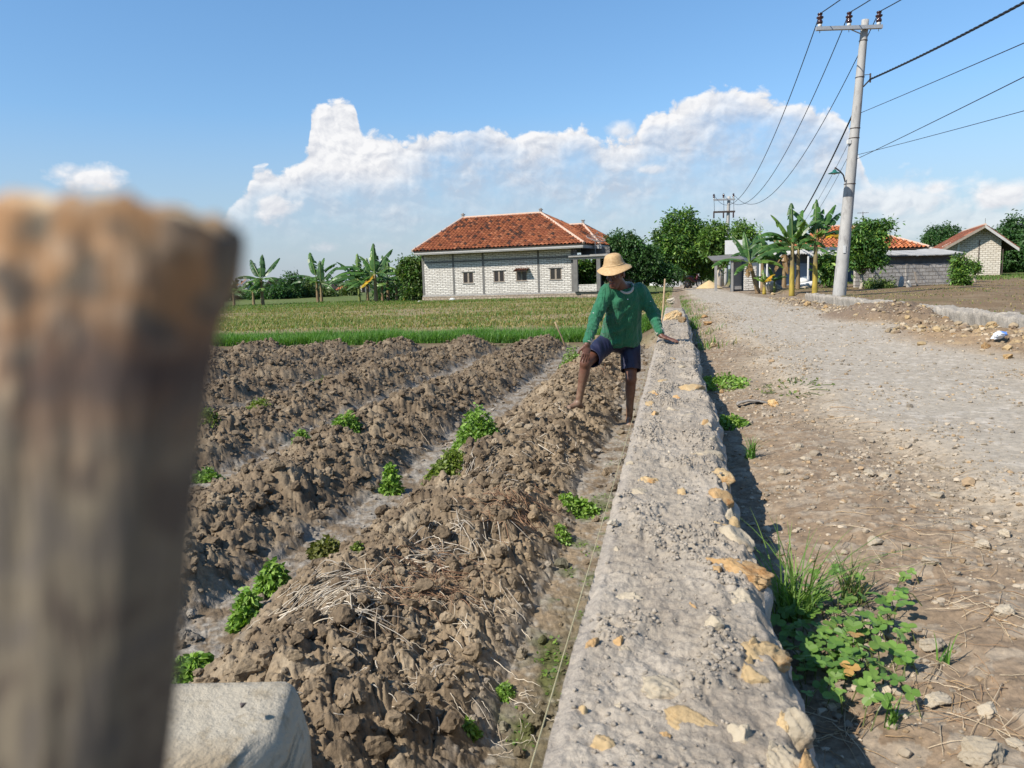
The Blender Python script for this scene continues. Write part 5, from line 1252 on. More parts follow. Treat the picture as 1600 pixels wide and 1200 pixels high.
def far_house(name, px, py, Y, w, d, wall_h, roof_h, label, wallm, pal, gable=False, rz=.2):
    P = at_y(px, py, Y); root = empty(name, (P[0], P[1], P[2]), rz, label, 'house'); rg = np.random.default_rng(int(px))
    mb = MB(); mb.box((-w / 2, 0, -.3), (w / 2, d, wall_h)); mb.build('wall', wallm, root)
    for x in (-.25, .25):
        mb = MB(); mb.box((x * w - .16 * w, -.04, .9), (x * w + .16 * w, -.005, wall_h - .5)); mb.build('window', M_PANE, root)
    o = .3; c = ((-w / 2 - o, -o, wall_h), (w / 2 + o, -o, wall_h), (w / 2 + o, d + o, wall_h), (-w / 2 - o, d + o, wall_h))
    mb = MB()
    if gable:
        r0, r1 = (0, -o, wall_h + roof_h), (0, d + o, wall_h + roof_h)
        tiles(mb, c[3], c[0], r1, r0, pal, rg, .3, .4); tiles(mb, c[1], c[2], r0, r1, pal, rg, .3, .4); rf = mb.build('roof', M_TILE, root)
        g = MB(); n = [(-w / 2, -.02, wall_h), (w / 2, -.02, wall_h), (0, -.02, wall_h + roof_h * .9)]; g.add([(x, y, z) for x, y, z in n] + [(x, .1, z) for x, y, z in n], [np.array([[0, 1, 2], [5, 4, 3]]), np.array([[0, 3, 4, 1], [1, 4, 5, 2], [2, 5, 3, 0]])]); g.build('gable', wallm, root)
        for e in (c[0], c[1]):
            b = MB(); p0 = np.array(e); p1 = np.array(r0); dn = np.array([0, 0, -.28]); th = np.array([0, -.06, 0]); up = np.array([0, 0, .08]); b.hull8([p0 + dn, p1 + dn, p1 + dn + th, p0 + dn + th, p0 + up, p1 + up, p1 + up + th, p0 + up + th]); b.build('barge_board', M_OFFW, rf)
    else:
        r0, r1 = (-w * .18, d / 2, wall_h + roof_h), (w * .18, d / 2, wall_h + roof_h)
        tiles(mb, c[0], c[1], r0, r1, pal, rg, .3, .4); tiles(mb, c[1], c[2], r1, r1, pal, rg, .3, .4); tiles(mb, c[3], c[0], r0, r0, pal, rg, .3, .4); tiles(mb, c[2], c[3], r1, r0, pal, rg, .3, .4); rf = mb.build('roof', M_TILE, root)
    return root
PAL_DK = [(.05, .035, .04), (.035, .028, .032), (.065, .045, .045)]
far_house('far_house', 377, 470, 130, 1.7, 6, 1.9, .9, 'small distant white house with twin white gables and orange roof', M_OFFW, PAL_BRT, True, .35)
far_house('far_house', 388, 470, 136, 2.0, 6, 2.6, 1.1, 'second white gable of the distant orange-roofed pair, taller and behind', M_OFFW, PAL_BRT, True, .35)
far_house('far_house', 431, 470, 175, 5.6, 6, 2.6, 2.4, 'distant house under a wide dark purple-brown roof behind the banana plants', M_CONC, PAL_DK)
far_house('far_house', 520, 468, 170, 5.0, 6, 2.2, 1.7, 'distant house with a low grey-brown roof right of the twin banana plants', M_CONC, PAL_DK)
far_house('far_house', 537, 467, 125, 1.6, 4, 1.4, .7, 'small distant shed with a bright orange tiled roof', M_CREAM, PAL_BRT)
far_house('far_house', 572, 466, 125, 1.4, 4, 2.4, .7, 'distant house showing a sliver of orange roof between banana leaves', M_CREAM, PAL_BRT)
far_house('far_house', 1068, 446, 92, 4.5, 5, 1.9, 1.0, 'distant grey roofed shed at the end of the road under the trees', M_OFFW, PAL_DK)
P = at_y(430, 471, 88); mb = MB(); mb.box((-1.1, 0, 0), (1.1, .15, .42)); tag(mb.build('low_white_wall', M_OFFW, None, False, (P[0], P[1], P[2] - .1)), 'short low white wall in front of the distant dark-roofed house', 'wall')
P = at_y(1050, 447, 84); mb = MB(); mb.box((-1.3, 0, 0), (.9, .15, .95)); tag(mb.build('white_roadside_wall', M_OFFW, None, False, (P[0], P[1], P[2] - .2)), 'low white wall at the far end of the road under the mango tree', 'wall')

# ================================================================== poles and cables
M_POLE = rough_mat('pole_concrete', (.36, .355, .34), (.46, .45, .43), 6, .85, 40, .35, .01, stretch=(1, 1, .35), c3=(.27, .26, .25), s3=5)
M_GALV = rough_mat('galvanised', (.42, .43, .44), (.52, .53, .54), 12, .5, 0, 0, metal=.4)
M_PORC = rough_mat('brown_porcelain', (.035, .012, .014), (.055, .02, .02), 8, .15, 0, 0, spec=.6)
M_WIRE = rough_mat('wire', (.02, .022, .03), (.03, .032, .04), 8, .5, 0, 0)
def insulator(root, p, k=1.0):
    mb = MB(); prof = [(0, 0), (.055, 0), (.06, .07), (.05, .09), (.085, .10), (.095, .15), (.075, .20), (.055, .23), (.11, .27), (.115, .31), (.06, .34), (.06, .37), (.085, .39), (.08, .43), (.03, .45), (0, .45)]
    M = np.eye(4); M[:3, 3] = p; M[:3, :3] *= k; mb.lathe(prof[3:], 14, M=M); o = mb.build('insulator', M_PORC, root, True)
    mb = MB(); mb.lathe([(0, -.02), (.062, -.02), (.068, .06), (.055, .095), (0, .095)], 12, M=M); mb.build('insulator_cap', M_OFFW, o, True)
    mb = MB(); mb.tube([np.array(p) + (0, 0, -.20 * k), np.array(p) + (0, 0, -.01 * k)], .012 * k, 6); mb.build('pin', M_GALV, o)
def poles():
    base = on_z(1311, 465, .56); Y = base[1]; top = at_y(1352, 31, Y); ax = top - base
    zg = gz(base[0], base[1])
    root = empty('utility_pole', tuple(base), 0, 'tall grey concrete power pole with three dark insulators at the roadside', 'utility pole'); L = base
    mb = MB(); ks = np.linspace(-.03, 1, 40); mb.tube([ax * k for k in ks], [.215 - .105 * max(k, 0) for k in ks], 20); mb.build('pole', M_POLE, root, True)
    aL, aR = at_y(1275, 43.5, Y - .17), at_y(1378, 43.5, Y - .17); zc = (aL[2] + aR[2]) / 2; mb = MB(); mb.box((aL[0], Y - .24, zc - .055), (aR[0], Y - .12, zc + .055)); mb.V = [mb.V[0] - L]; mb.build('crossarm', M_GALV, root)
    mb = MB(); xb = at_y(1325, 45, Y)[0]; pj = ax * .947; mb.tube([np.array([xb, Y - .18, zc - .05]) - L, pj + (-.10, -.1, 0)], .018, 6); mb.build('brace', M_GALV, root)
    ins = []
    for px in (1281, 1326.5, 1373):
        p = at_y(px, 41, Y - .18); p[2] = zc + .055; insulator(root, p - L, .95); ins.append(p + (0, 0, .40))
    for k, w in ((.928, 1), (.80, 1), (.62, 1), (.585, 1), (.42, 1)):
        mb = MB(); a = np.linspace(0, 2 * PI, 17); r = .222 - .105 * k; c = ax * k; mb.tube(np.stack([c[0] + r * np.cos(a), c[1] + r * np.sin(a), np.full(17, c[2])], 1), .012, 6, cap=False); mb.build('band', M_STEEL, root)
    mb = MB(); c = ax * .18; mb.box((c[0] - .10, c[1] - .215, c[2] - .12), (c[0] - .02, c[1] - .195, c[2] + .12)); mb.build('number_plate', M_OFFW, root)
    mb = MB(); c = ax * .80; mb.tube([c + (.1, -.1, .05), c + (.25, -.15, .05), c + (.27, -.15, -.12)], .012, 6); mb.tube([c + (.27, -.15, .08), c + (.27, -.15, -.2)], .028, 8); mb.build('cable_hook', M_STEEL, root)
    mb = MB(); c = ax * .575; mb.box((c[0] - .24, c[1] - .12, c[2] - .09), (c[0] - .13, c[1], c[2] + .03)); mb.build('meter_box', M_OFFW, root)
    # lamp on a curved arm
    a0 = at_y(1320.5, 284, Y - .1); a1 = at_y(1313, 268, Y - .25); a2 = at_y(1305, 262, Y - .4); a3 = at_y(1304, 266, Y - .42)
    mb = MB(); mb.tube(np.array([a0, (a0 + a1) / 2 + (.02, 0, .05), a1, a2, a3]) - L, .022, 8); arm = mb.build('lamp_arm', M_STEEL, root, True)
    M = np.eye(4); M[:3, 3] = a3 - L; mb = MB(); mb.lathe([(0, .02), (.05, .015), (.06, -.03), (.09, -.05), (.19, -.09), (.20, -.10), (.185, -.098), (.08, -.06), (0, -.05)], 20, M=M); mb.build('lamp_shade', rough_mat('green_enamel', (.02, .12, .10), (.03, .16, .13), 5, .35, 0, 0), arm, True)
    mb = MB(); mb.lathe([(0, -.05), (.03, -.06), (.045, -.10), (.03, -.135), (0, -.145)], 12, M=M); mb.build('lamp_bulb', M_OFFW, arm, True)
    # second pole, far down the road
    b2 = at_y(1133, 448, 71.8); t2 = at_y(1139, 307, 71.8); r2 = empty('utility_pole', tuple(b2), 0, 'distant concrete power pole with a lower dark crossarm at the end of the road', 'utility pole'); x2 = t2 - b2
    mb = MB(); mb.tube([x2 * k for k in np.linspace(-.03, 1, 12)], np.linspace(.22, .13, 12), 14); mb.build('pole', M_POLE, r2, True)
    mb = MB(); e = at_y(1128, 447, 71.0) - b2; mb.tube([e, e + (-.0, 0, 4.6)], [.2, .15], 12); mb.build('pole_stub', M_POLE, r2, True)
    mb = MB(); c = x2 * .40; mb.box((c[0] + .25, c[1] - .3, c[2] - .6), (c[0] + .85, c[1] + .3, c[2] + .55)); mb.build('transformer', M_GALV, r2)
    ins2 = []
    for z, m in ((at_y(1139, 312, 71.8)[2], M_GALV), (at_y(1139, 331, 71.8)[2], M_STEEL)):
        xa, xb = at_y(1114, 320, 71.8)[0] - b2[0], at_y(1147.5, 320, 71.8)[0] - b2[0]; mb = MB(); mb.box((xa, -.26, z - b2[2] - .08), (xb, -.14, z - b2[2] + .08)); mb.build('crossarm', m, r2)
    z = at_y(1139, 312, 71.8)[2]
    for px in (1115.5, 1130.5, 1146):
        p = at_y(px, 312, 71.6); p[2] = z + .08; insulator(r2, p - b2, 1.0); ins2.append(p + (0, 0, .42))
        q = p.copy(); q[2] = at_y(1139, 331, 71.8)[2]; mb = MB(); mb.tube([q - b2, q - b2 + (0, 0, -.55)], .07, 6); mb.build('fuse', M_PORC, r2)
        mb = MB(); mb.tube([p - b2 + (0, 0, .3), q - b2 + (.05, 0, .0)], .02, 5); mb.build('jumper', M_WIRE, r2)
    return ins, ins2, root, base, ax, ins2
def cable(P0, P1, sag, r, label, group=None, cat='cable', twist=False, k1=1.0):
    t = np.linspace(0, k1, 70)[:, None]; P = np.array(P0) + (np.array(P1) - np.array(P0)) * t; P[:, 2] -= (4 * sag * t * (1 - t))[:, 0]
    mb = MB()
    if twist:
        t = np.linspace(0, k1, 900)[:, None]; P = np.array(P0) + (np.array(P1) - np.array(P0)) * t; P[:, 2] -= (4 * sag * t * (1 - t))[:, 0]
        for ph in (0, 2.09, 4.19):
            a = t[:, 0] * 420 + ph; mb.tube(P + np.stack([np.cos(a) * r * .55, 0 * a, np.sin(a) * r * .55], 1), r * .6, 5)
    else: mb.tube(P, r, 6)
    return tag(mb.build('power_cable', M_WIRE, None, True), label, cat, group)
INS1, INS2, POLE, PB, PAX, _ = poles()
for i, w in enumerate(('leftmost', 'middle', 'rightmost')):
    cable(INS1[i], np.array(INS2[i]) - (0, 0, .02), 2.9, .016, f'black wire sagging to the distant pole from the {w} insulator of the near pole')
    cable(INS1[i], np.array((5.2 + i * .95, -19.5, 9.6)), 1.6, .016, f'black wire running up out of the picture from the {w} insulator of the near pole', k1=.5)
cable(PB + PAX * .80 + (.27, -.15, -.1), (6.4, -19.0, 7.6), 1.15, .030, 'thick twisted black cable rising to the upper right corner from the near pole', k1=.6, twist=True)
cable(PB + PAX * .80 + (.27, -.15, -.1), PB + PAX * .765 + (.1, -.1, 0), .0, .028, 'short bend of thick black cable running into the near pole below its hook')
cable(PB + PAX * .665 + (-.12, .05, 0), at_y(1195, 400, 60), 1.0, .026, 'thick twisted black cable hanging from the near pole towards the banana plants', twist=True)
cable(PB + PAX * .675 + (.14, 0, 0), PB + PAX * .675 + (.14, 0, 0) + 2.4 * (at_y(1640, 38, 12.5) - PB - PAX * .675), .06, .009, 'upper thin wire stretched from the pole to the right edge of the sky')
cable(PB + PAX * .51 + (.15, 0, 0), PB + PAX * .51 + 2.4 * (at_y(1640, 88, 12.5) - PB - PAX * .51), .08, .009, 'middle thin wire stretched from the pole to the right edge of the sky')
cable(PB + PAX * .525 + (.15, 0, 0), PB + PAX * .525 + 2.4 * (at_y(1640, 152, 15) - PB - PAX * .525), .10, .008, 'lowest thin wire stretched from the pole to the right edge of the sky')
cable(PB + PAX * .575 + (-.14, 0, 0), at_y(1235, 372, 52), .35, .008, 'upper faint service wire slanting down left from the pole behind the banana leaves')
cable(PB + PAX * .52 + (-.14, 0, 0), at_y(1245, 372, 50), .3, .008, 'lower faint service wire slanting down left from the pole behind the banana leaves')
# ================================================================== trees and plants
M_LEAF = leaf_mat('foliage'); M_GRASS = leaf_mat('grass_blade', trans=.35, rough=.55); M_BANANA = leaf_mat('banana_leaf', trans=.25, rough=.38)
M_BARK = rough_mat('bark', (.16, .12, .085), (.26, .21, .16), 14, .9, 50, .6, .01, stretch=(1, 1, .3))
M_PBARK = rough_mat('pale_bark', (.34, .29, .23), (.46, .41, .34), 12, .9, 50, .5, .01, stretch=(1, 1, .3))
def rand_rot(rg, n, tilt=1.0, up=.5):
    """leaf frames: random heading, normals biased upward"""
    nrm = rg.normal(size=(n, 3)) * tilt; nrm[:, 2] += up; nrm /= np.linalg.norm(nrm, axis=1)[:, None]
    a = rg.normal(size=(n, 3)); a -= nrm * (a * nrm).sum(1)[:, None]; a /= np.linalg.norm(a, axis=1)[:, None]
    return a, np.cross(nrm, a), nrm
def leaves(P, rg, size, pal, wid=.42, droop=.2, tilt=1.0, up=.5, outward=None):
    """one small bent leaf (4 corners and a tip) at every point of P"""
    n = len(P); a, b, nrm = rand_rot(rg, n, tilt, up)
    if outward is not None:
        a = a * .5 + outward; a -= nrm * (a * nrm).sum(1)[:, None]; a /= np.linalg.norm(a, axis=1)[:, None] + 1e-9; b = np.cross(nrm, a)
    s = (size * rg.uniform(.6, 1.35, n))[:, None]
    down = np.array([0, 0, -1.0]) * s * droop
    V = np.stack([P, P + a * s * .5 + b * s * wid * .5 + down * .3, P + a * s + down, P + a * s * .5 - b * s * wid * .5 + down * .3], 1).reshape(-1, 3)
    F = (np.arange(n)[:, None] * 4 + np.arange(4)); c = np.array(pal)[rg.integers(0, len(pal), n)] * rg.uniform(.75, 1.3, (n, 1))
    return V, F, np.repeat(c, 4, 0)
PAL_MANGO = [(0.043, 0.109, 0.023), (0.061, 0.138, 0.026), (0.08, 0.174, 0.032), (0.145, 0.232, 0.043), (0.035, 0.084, 0.023)]
PAL_DARK = [(0.032, 0.084, 0.026), (0.043, 0.109, 0.029), (0.058, 0.133, 0.038), (0.026, 0.065, 0.022)]
PAL_LIGHT = [(0.075, 0.163, 0.03), (0.106, 0.2, 0.037), (0.056, 0.125, 0.025), (0.138, 0.225, 0.044)]
PAL_OLIVE = [(0.07, 0.119, 0.034), (0.091, 0.14, 0.039), (0.053, 0.095, 0.028), (0.112, 0.154, 0.042)]
def tree(name, label, P, blobs, pal, n, size, trunk_r=.15, bark=None, cat='tree', group=None, seed=0, gaps=.35, droop=.25, flowers=0, split=1, wid=.42, tips=None):
    """blobs: (dx, dy, z, rx, ry, rz) in metres from the trunk's foot; leaves gather in tufts so that gaps stay open"""
    rg = np.random.default_rng(seed); root = empty(name, tuple(P), 0, label, cat, group)
    B = np.array(blobs, float); vol = B[:, 3] * B[:, 4] * B[:, 5]; pk = vol ** .8 / (vol ** .8).sum()
    n = int(n * 1.55); nt = max(24, n // 38); k = rg.choice(len(B), nt, p=pk); d = rg.normal(size=(nt, 3)); d /= np.linalg.norm(d, axis=1)[:, None]; r = (gaps + (1 - gaps) * rg.random(nt) ** .45) * rg.uniform(.85, 1.13, nt)
    T = B[k, :3] + d * r[:, None] * B[k, 3:6]
    m = n // nt; tr = size * rg.uniform(.9, 2.0, nt)
    off = rg.normal(size=(nt, m, 3)) * tr[:, None, None] * .58; Q = (T[:, None] + off).reshape(-1, 3); out = np.repeat(d, m, 0)
    V, F, C = leaves(Q, rg, size, pal, wid, droop, .9, .55, out * .6)
    tc = np.repeat(rg.uniform(.62, 1.40, nt), m * 4)[:, None] * np.where(np.repeat(rg.random(nt) < .16, m * 4), 1.35, 1.0)[:, None]
    mb = MB(); mb.add(V, [F], C * tc); mb.build('crown', M_LEAF, root)
    bk = bark or M_BARK; mb = MB(); zc = B[:, 2].min(); fork = np.array([0, 0, max(.25, zc * .55)])
    for i in range(split):
        o = np.array([rg.uniform(-.12, .12), rg.uniform(-.1, .1), 0]) * (split > 1) * 2
        mb.tube([o + (0, 0, -.2), o + (0, 0, .05), o * .7 + fork * .5 + (rg.normal(0, .03), 0, 0), o * .5 + fork], [trunk_r * 1.35, trunk_r * 1.1, trunk_r * .95, trunk_r * .8], 10)
    for b in B:
        mid = fork + (b[:3] - fork) * .5 + np.array([rg.normal(0, .08), 0, -.08 * np.linalg.norm(b[:2])]); mb.tube([fork - (0, 0, .05), mid, b[:3] + (0, 0, b[5] * .4)], [trunk_r * .62, trunk_r * .42, trunk_r * .15], 7)
    mb.build('trunk', bk, root, True)
    if flowers:
        V, F, C = leaves(T[rg.choice(nt, flowers)] + d[rg.choice(nt, flowers)] * .1, rg, .22, [(.55, .25, .18), (.6, .4, .25)], .8); mb = MB(); mb.add(V, [F], C); mb.build('blossom', M_LEAF, root)
    return root
def G(px, py, Y): return at_y(px, py, Y)
def blob_px(P, Y, lst):
    """crown lobes given by their place in the picture at the tree's own distance"""
    out = []
    for px, py, rx, rz in lst:
        q = at_y(px, py, Y) - np.array(P); k = Y / FPX; out.append((q[0], RNG.uniform(-.5, .5) * rx * k, q[2], rx * k, max(rx, rz) * k * .9, rz * k))
    return out
P = G(1075, 449, 62); tree('mango_tree', 'tall dense mango tree with a rounded crown at the end of the road', P, blob_px(P, 62, [(1064,350,24,20),(1046,378,26,22),(1085,372,30,24),(1062,398,34,22),(1100,396,24,22),(1040,412,22,16),(1080,425,24,12),(1108,415,14,18)]), PAL_MANGO, 17000, .27, .28, seed=1)
P = G(985, 450, 54); tree('oleander_tree', 'dark bushy flowering tree right behind the straw-hatted man', P, blob_px(P, 54, [(973,378,24,15),(952,392,20,16),(995,392,24,18),(975,408,32,18),(1014,404,18,18),(945,412,16,12),(1000,424,34,14),(1024,424,22,16),(962,426,22,10),(1045,428,20,12)]), PAL_DARK + [(.05, .11, .03)], 15000, .22, .10, M_PBARK, seed=2, flowers=40, split=4)
P = G(917, 446, 62); tree('porch_tree', 'leafy green tree seen through the open porch of the block house', P, blob_px(P, 62, [(916,428,18,16),(908,418,12,10),(926,420,12,10)]), PAL_MANGO, 4200, .26, .12, seed=3)
P = G(1124, 448, 58); tree('pollarded_tree', 'pale forked trunk with a light green crown beside the distant pole', P, blob_px(P, 58, [(1118,362,14,12),(1106,372,12,9),(1126,380,8,12),(1112,392,10,8),(1128,400,6,10)]), PAL_LIGHT, 3600, .25, .20, M_PBARK, seed=4, split=2)
P = G(1160, 446, 80); tree('rear_tree', 'light green round tree standing behind the distant pole', P, blob_px(P, 80, [(1160,362,17,14),(1172,372,14,14),(1150,376,12,14),(1163,390,22,14)]), PAL_LIGHT, 4200, .30, .16, seed=5)
P = G(1345, 453, 33); tree('moringa_tree', 'feathery green tree with two pale trunks right of the near pole', P, blob_px(P, 33, [(1358,358,20,10),(1342,375,18,16),(1366,374,20,14),(1352,392,26,16),(1368,396,12,14),(1336,404,14,12),(1358,410,18,9),(1383,352,10,6)]), PAL_MANGO + [(.05, .13, .035)], 9000, .155, .075, M_PBARK, seed=6, split=2, gaps=.15)
P = G(1499, 449, 33.0); tree('garden_shrub', 'bright green leafy shrub against the right end of the block wall', P, blob_px(P, 33, [(1500,409,5,5),(1502,420,6,6),(1498,433,7,7),(1504,438,6,6)]), PAL_LIGHT, 2600, .14, .03, M_PBARK, 'shrub', seed=7)
P = G(1523, 441, 38); tree('garden_shrub', 'small sapling with a pale stem in front of the cream gable', P, blob_px(P, 38, [(1522,418,4,4),(1519,414,3,3)]), PAL_LIGHT, 700, .14, .06, M_PBARK, 'shrub', seed=8)
P = G(1376, 450, 32.5); tree('wall_weed', 'low weedy bush in the shade of the moringa tree by the wall', P, blob_px(P, 32.5, [(1374,444,10,5),(1362,447,9,4),(1387,447,8,3)]), PAL_OLIVE, 1200, .12, .02, M_PBARK, 'bush', seed=9)
P = G(1322, 445, 36); tree('papaya_bush', 'broad-leaved green bush just left of the near pole base', P, blob_px(P, 36, [(1297,415,9,8),(1304,421,8,7),(1292,408,7,7),(1299,430,7,7)]), PAL_MANGO, 1700, .22, .05, M_PBARK, 'bush', seed=10)
for i, (px, py, Y, bl, lab) in enumerate(((1585, 428, 78, [(1590,362,26,22),(1570,378,20,20),(1600,392,28,24),(1572,404,20,18),(1600,418,26,10)], 'tallest dark green tree at the right edge behind the cream gable house'),
        (1640, 424, 74, [(1630,365,26,24),(1620,385,22,20),(1650,390,24,24),(1640,412,30,14)], 'dark green tree cut by the right edge of the picture'),
        (1565, 428, 92, [(1560,372,16,14),(1553,388,14,14),(1562,405,16,16),(1556,418,14,10)], 'shadowy green tree peeping out close behind the right eave of the gable house'),
        (1472, 424, 105, [(1474,360,14,7),(1462,365,12,6),(1450,372,14,8),(1485,366,12,10),(1470,378,26,10)], 'dark flat tree crown rising over the faded red roof'))):
    P = G(px, py, Y); tree('background_tree', lab, P, blob_px(P, Y, bl), PAL_DARK + [(.04, .1, .025)], 8000 if Y < 80 else 4200, .34, .2, seed=20 + i, group='trees behind the right houses')
# left: the shrubby tree at the house corner, and the row behind the field
P = G(645, 471, 55.5); tree('corner_tree', 'tall feathery green tree beside the left corner of the block house', P, blob_px(P, 55.5, [(640,412,10,9),(648,425,12,12),(635,425,10,10),(655,408,6,8),(650,445,12,12),(640,455,12,10),(656,455,8,12),(631,410,5,5)]), PAL_OLIVE + PAL_MANGO[:3], 5200, .23, .06, seed=30, gaps=.1)
for i, (px, py, Y, bl, lab) in enumerate(((352, 474, 84, [(352,462,12,8),(346,466,9,6)], 'dark round bush at the far left just clear of the stake'),
        (343, 474, 78, [(340,460,10,9),(333,464,10,8)], 'brownish bush half hidden by the stake at the field edge'),
        (452, 470, 86, [(455,434,9,7),(448,444,10,8),(460,448,12,9),(454,460,14,8)], 'taller round tree between the two groups of banana plants'),
        (475, 470, 88, [(474,452,12,8),(482,460,12,7)], 'low dark tree left of the twin banana plants'),
        (434, 471, 84, [(432,458,12,7),(424,463,10,6)], 'low tree below the dark purple roof'),
        (405, 472, 86, [(402,462,14,6),(415,462,10,6)], 'hedge-like bush behind the first tall banana plant'),
        (545, 470, 95, [(548,455,12,6),(534,462,14,5)], 'low bush beyond the field left of the big banana clump'),
        (612, 470, 64, [(612,452,14,10),(624,448,10,12),(618,462,18,8),(600,460,14,9)], 'shady bush between the big banana clump and the feathery tree'),
        (372, 473, 90, [(366,458,10,7),(372,464,8,5)], 'small bush beside the twin gabled white house'),
        (505, 470, 90, [(506,458,14,6),(518,463,10,5)], 'low bush behind the twin banana plants'))):
    P = G(px, py, Y); tree('distant_tree', lab, P, blob_px(P, Y, bl), PAL_DARK if i % 3 else PAL_OLIVE, 1900, .30, .12, seed=40 + i, group='trees behind the stubble field')
# a far wood that reads as one mass along the horizon
rg = np.random.default_rng(77); mb = MB(); N = 26000; az = rg.uniform(-58, 58, N); Rr = rg.uniform(150, 290, N); x = Rr * np.sin(np.radians(az)); y = Rr * np.cos(np.radians(az)); hmax = 2.6 + 1.7 * fbm(az * .35, az * 0, 12, 4) + 1.0 * gnoise(az * 1.7, az * 0, 13)
V, F, C = leaves(np.stack([x, y, .1 + np.clip(hmax, .8, 7) * rg.random(N) ** .8], 1), rg, 1.1, [(.045, .075, .035), (.055, .09, .045), (.065, .095, .055)], .8, .2); mb.add(V, [F], C); tag(mb.build('far_wood', M_LEAF), kind='stuff')

# ------------------------------------------------------------------ banana plants
def banana(label, P, stem, lvs, rad=.11, stemc='brown', seed=0, scale=1.0, group=None, fruit=False, lean=(0, 0)):
    """lvs: (azimuth deg in plan, start elevation deg, length, droop deg, tone)"""
    rg = np.random.default_rng(seed); root = empty('banana_plant', tuple(P), 0, label, 'banana plant', group)
    tp = np.array([lean[0], lean[1], stem]); rad *= .74; mb = MB(); zz = np.concatenate([[-.1], np.linspace(0, 1, 13)]); C = {'brown': (.20, .135, .075), 'yellow': (.31, .23, .04), 'green': (.16, .19, .05)}[stemc]
    mb.tube([tp * max(k, 0) + (0, 0, -.1 if k < 0 else 0) for k in zz], [rad * (1.25 - .55 * max(k, 0) + .03 * math.sin(k * 40)) for k in zz], 12)
    if stemc == 'yellow': BR = np.array((.19, .135, .07))
    else: BR = np.array(C)
    cc = np.repeat(np.array([(np.array(C) if k < .52 + .1 * math.sin(k * 50) else BR) * (1 - .35 * k) + np.array((.13, .15, .04)) * .35 * k for k in zz]), 12, 0); cc = cc * rg.uniform(.7, 1.25, (len(cc), 1)); mb.C = [cc]
    st_o = mb.build('stem', rough_mat('pseudostem', (.85, .85, .85), (1.1, 1.1, 1.1), 20, .6, 40, .4, .01, attr=True, stretch=(1, 1, .15)) if 'M_STEM' not in globals() else M_STEM, root, True)
    for az, e0, ln, dr, tone in lvs:
        ln *= scale; n = 22; t = np.linspace(0, 1, n); e = math.radians(e0) - math.radians(dr) * t ** 1.6; a = math.radians(az) + .30 * rg.normal() * t
        hd = np.stack([np.cos(a), np.sin(a), 0 * t], 1); dirs = hd * np.cos(e)[:, None] + np.array([0, 0, 1.0]) * np.sin(e)[:, None]
        pts = tp + (0, 0, -.05) + np.concatenate([[np.zeros(3)], np.cumsum(dirs[:-1] * ln / (n - 1), 0)])
        W = .27 * scale * np.clip(np.sin(PI * np.clip((t - .14) / .88, 0, 1) ** .75), 0, 1) ** .55 * (ln / 1.8) ** .5; side = np.stack([-np.sin(a), np.cos(a), 0 * t], 1); nrm = np.cross(dirs, side)
        base = {'g': (.055, .135, .03), 'd': (.036, .092, .025), 'l': (.11, .20, .038), 'y': (.42, .27, .02), 'b': (.20, .13, .06)}[tone]
        mb = MB(); mb.tube(pts[:-1], np.linspace(.030, .008, n - 1) * scale, 6, np.array((.13, .20, .05)) if tone not in 'by' else np.array(base))
        for sg in (-1, 1):
            i = 2
            while i < n - 1:
                j = min(n - 1, i + int(rg.integers(1, 4))); hang = .28 + rg.uniform(-.25, .55) + .45 * (t[i] > .45) * rg.random(); V = []
                gap = .26 * rg.random()
                for k in range(i, j + 1):
                    f = 0 if k == i else (1 if k == j else .5); q = pts[k]; sl = 1 - gap * (k == j)
                    w = W[k] * rg.uniform(.93, 1.04); o = side[k] * sg
                    V += [q, q + o * w * .5 * math.cos(hang * .6) - nrm[k] * w * .5 * math.sin(hang * .6) * -1 * -1, q + o * w * math.cos(hang) - nrm[k] * w * math.sin(hang) + dirs[k] * (-.10 * w)]
                m = j - i; F = [(3 * k + r, 3 * k + r + 1, 3 * k + r + 4, 3 * k + r + 3) for k in range(m) for r in (0, 1)]
                col = np.array(base) * rg.uniform(.75, 1.25)
                if tone == 'y': col = col * np.array((1, rg.uniform(.75, 1.2), 1))
                mb.add(V, F, col); i = j
        mb.build('leaf', M_BANANA, root)
    if fruit:
        mb = MB(); mb.tube([tp, tp + (.1, -.2, .05), tp + (.16, -.30, -.25)], .03, 6)
        for k in range(26):
            a = rg.uniform(0, 6.28); h = rg.uniform(-.1, .22); c = tp + (.1 + .09 * math.cos(a), -.22 + .09 * math.sin(a), h); mb.tube([c, c + (.05 * math.cos(a), .05 * math.sin(a), .05), c + (.05 * math.cos(a), .05 * math.sin(a), .13)], [.02, .024, .008], 5)
        mb.build('fruit_bunch', rough_mat('banana_fruit', (.30, .15, .07), (.42, .24, .12), 12, .6, 0, 0), root, True)
    return root
M_STEM = rough_mat('pseudostem', (.85, .85, .85), (1.1, 1.1, 1.1), 20, .6, 40, .4, .01, attr=True, stretch=(1, 1, .15))
zb = .60
P = on_z(1237, 460, zb); banana('banana plant with a yellow stem foot and long dark leaves, second from the near pole', P, 1.95, [(175,28,2.3,95,'d'),(185,40,2.0,80,'g'),(200,10,2.0,60,'d'),(95,86,1.9,14,'d'),(55,70,1.9,35,'g'),(10,58,1.7,50,'d'),(160,66,1.7,30,'l'),(350,20,1.6,80,'g'),(250,35,1.5,90,'g'),(300,62,1.3,25,'l'),(165,5,1.9,60,'d'),(30,35,1.7,75,'g')], .12, 'yellow', 1, .84)
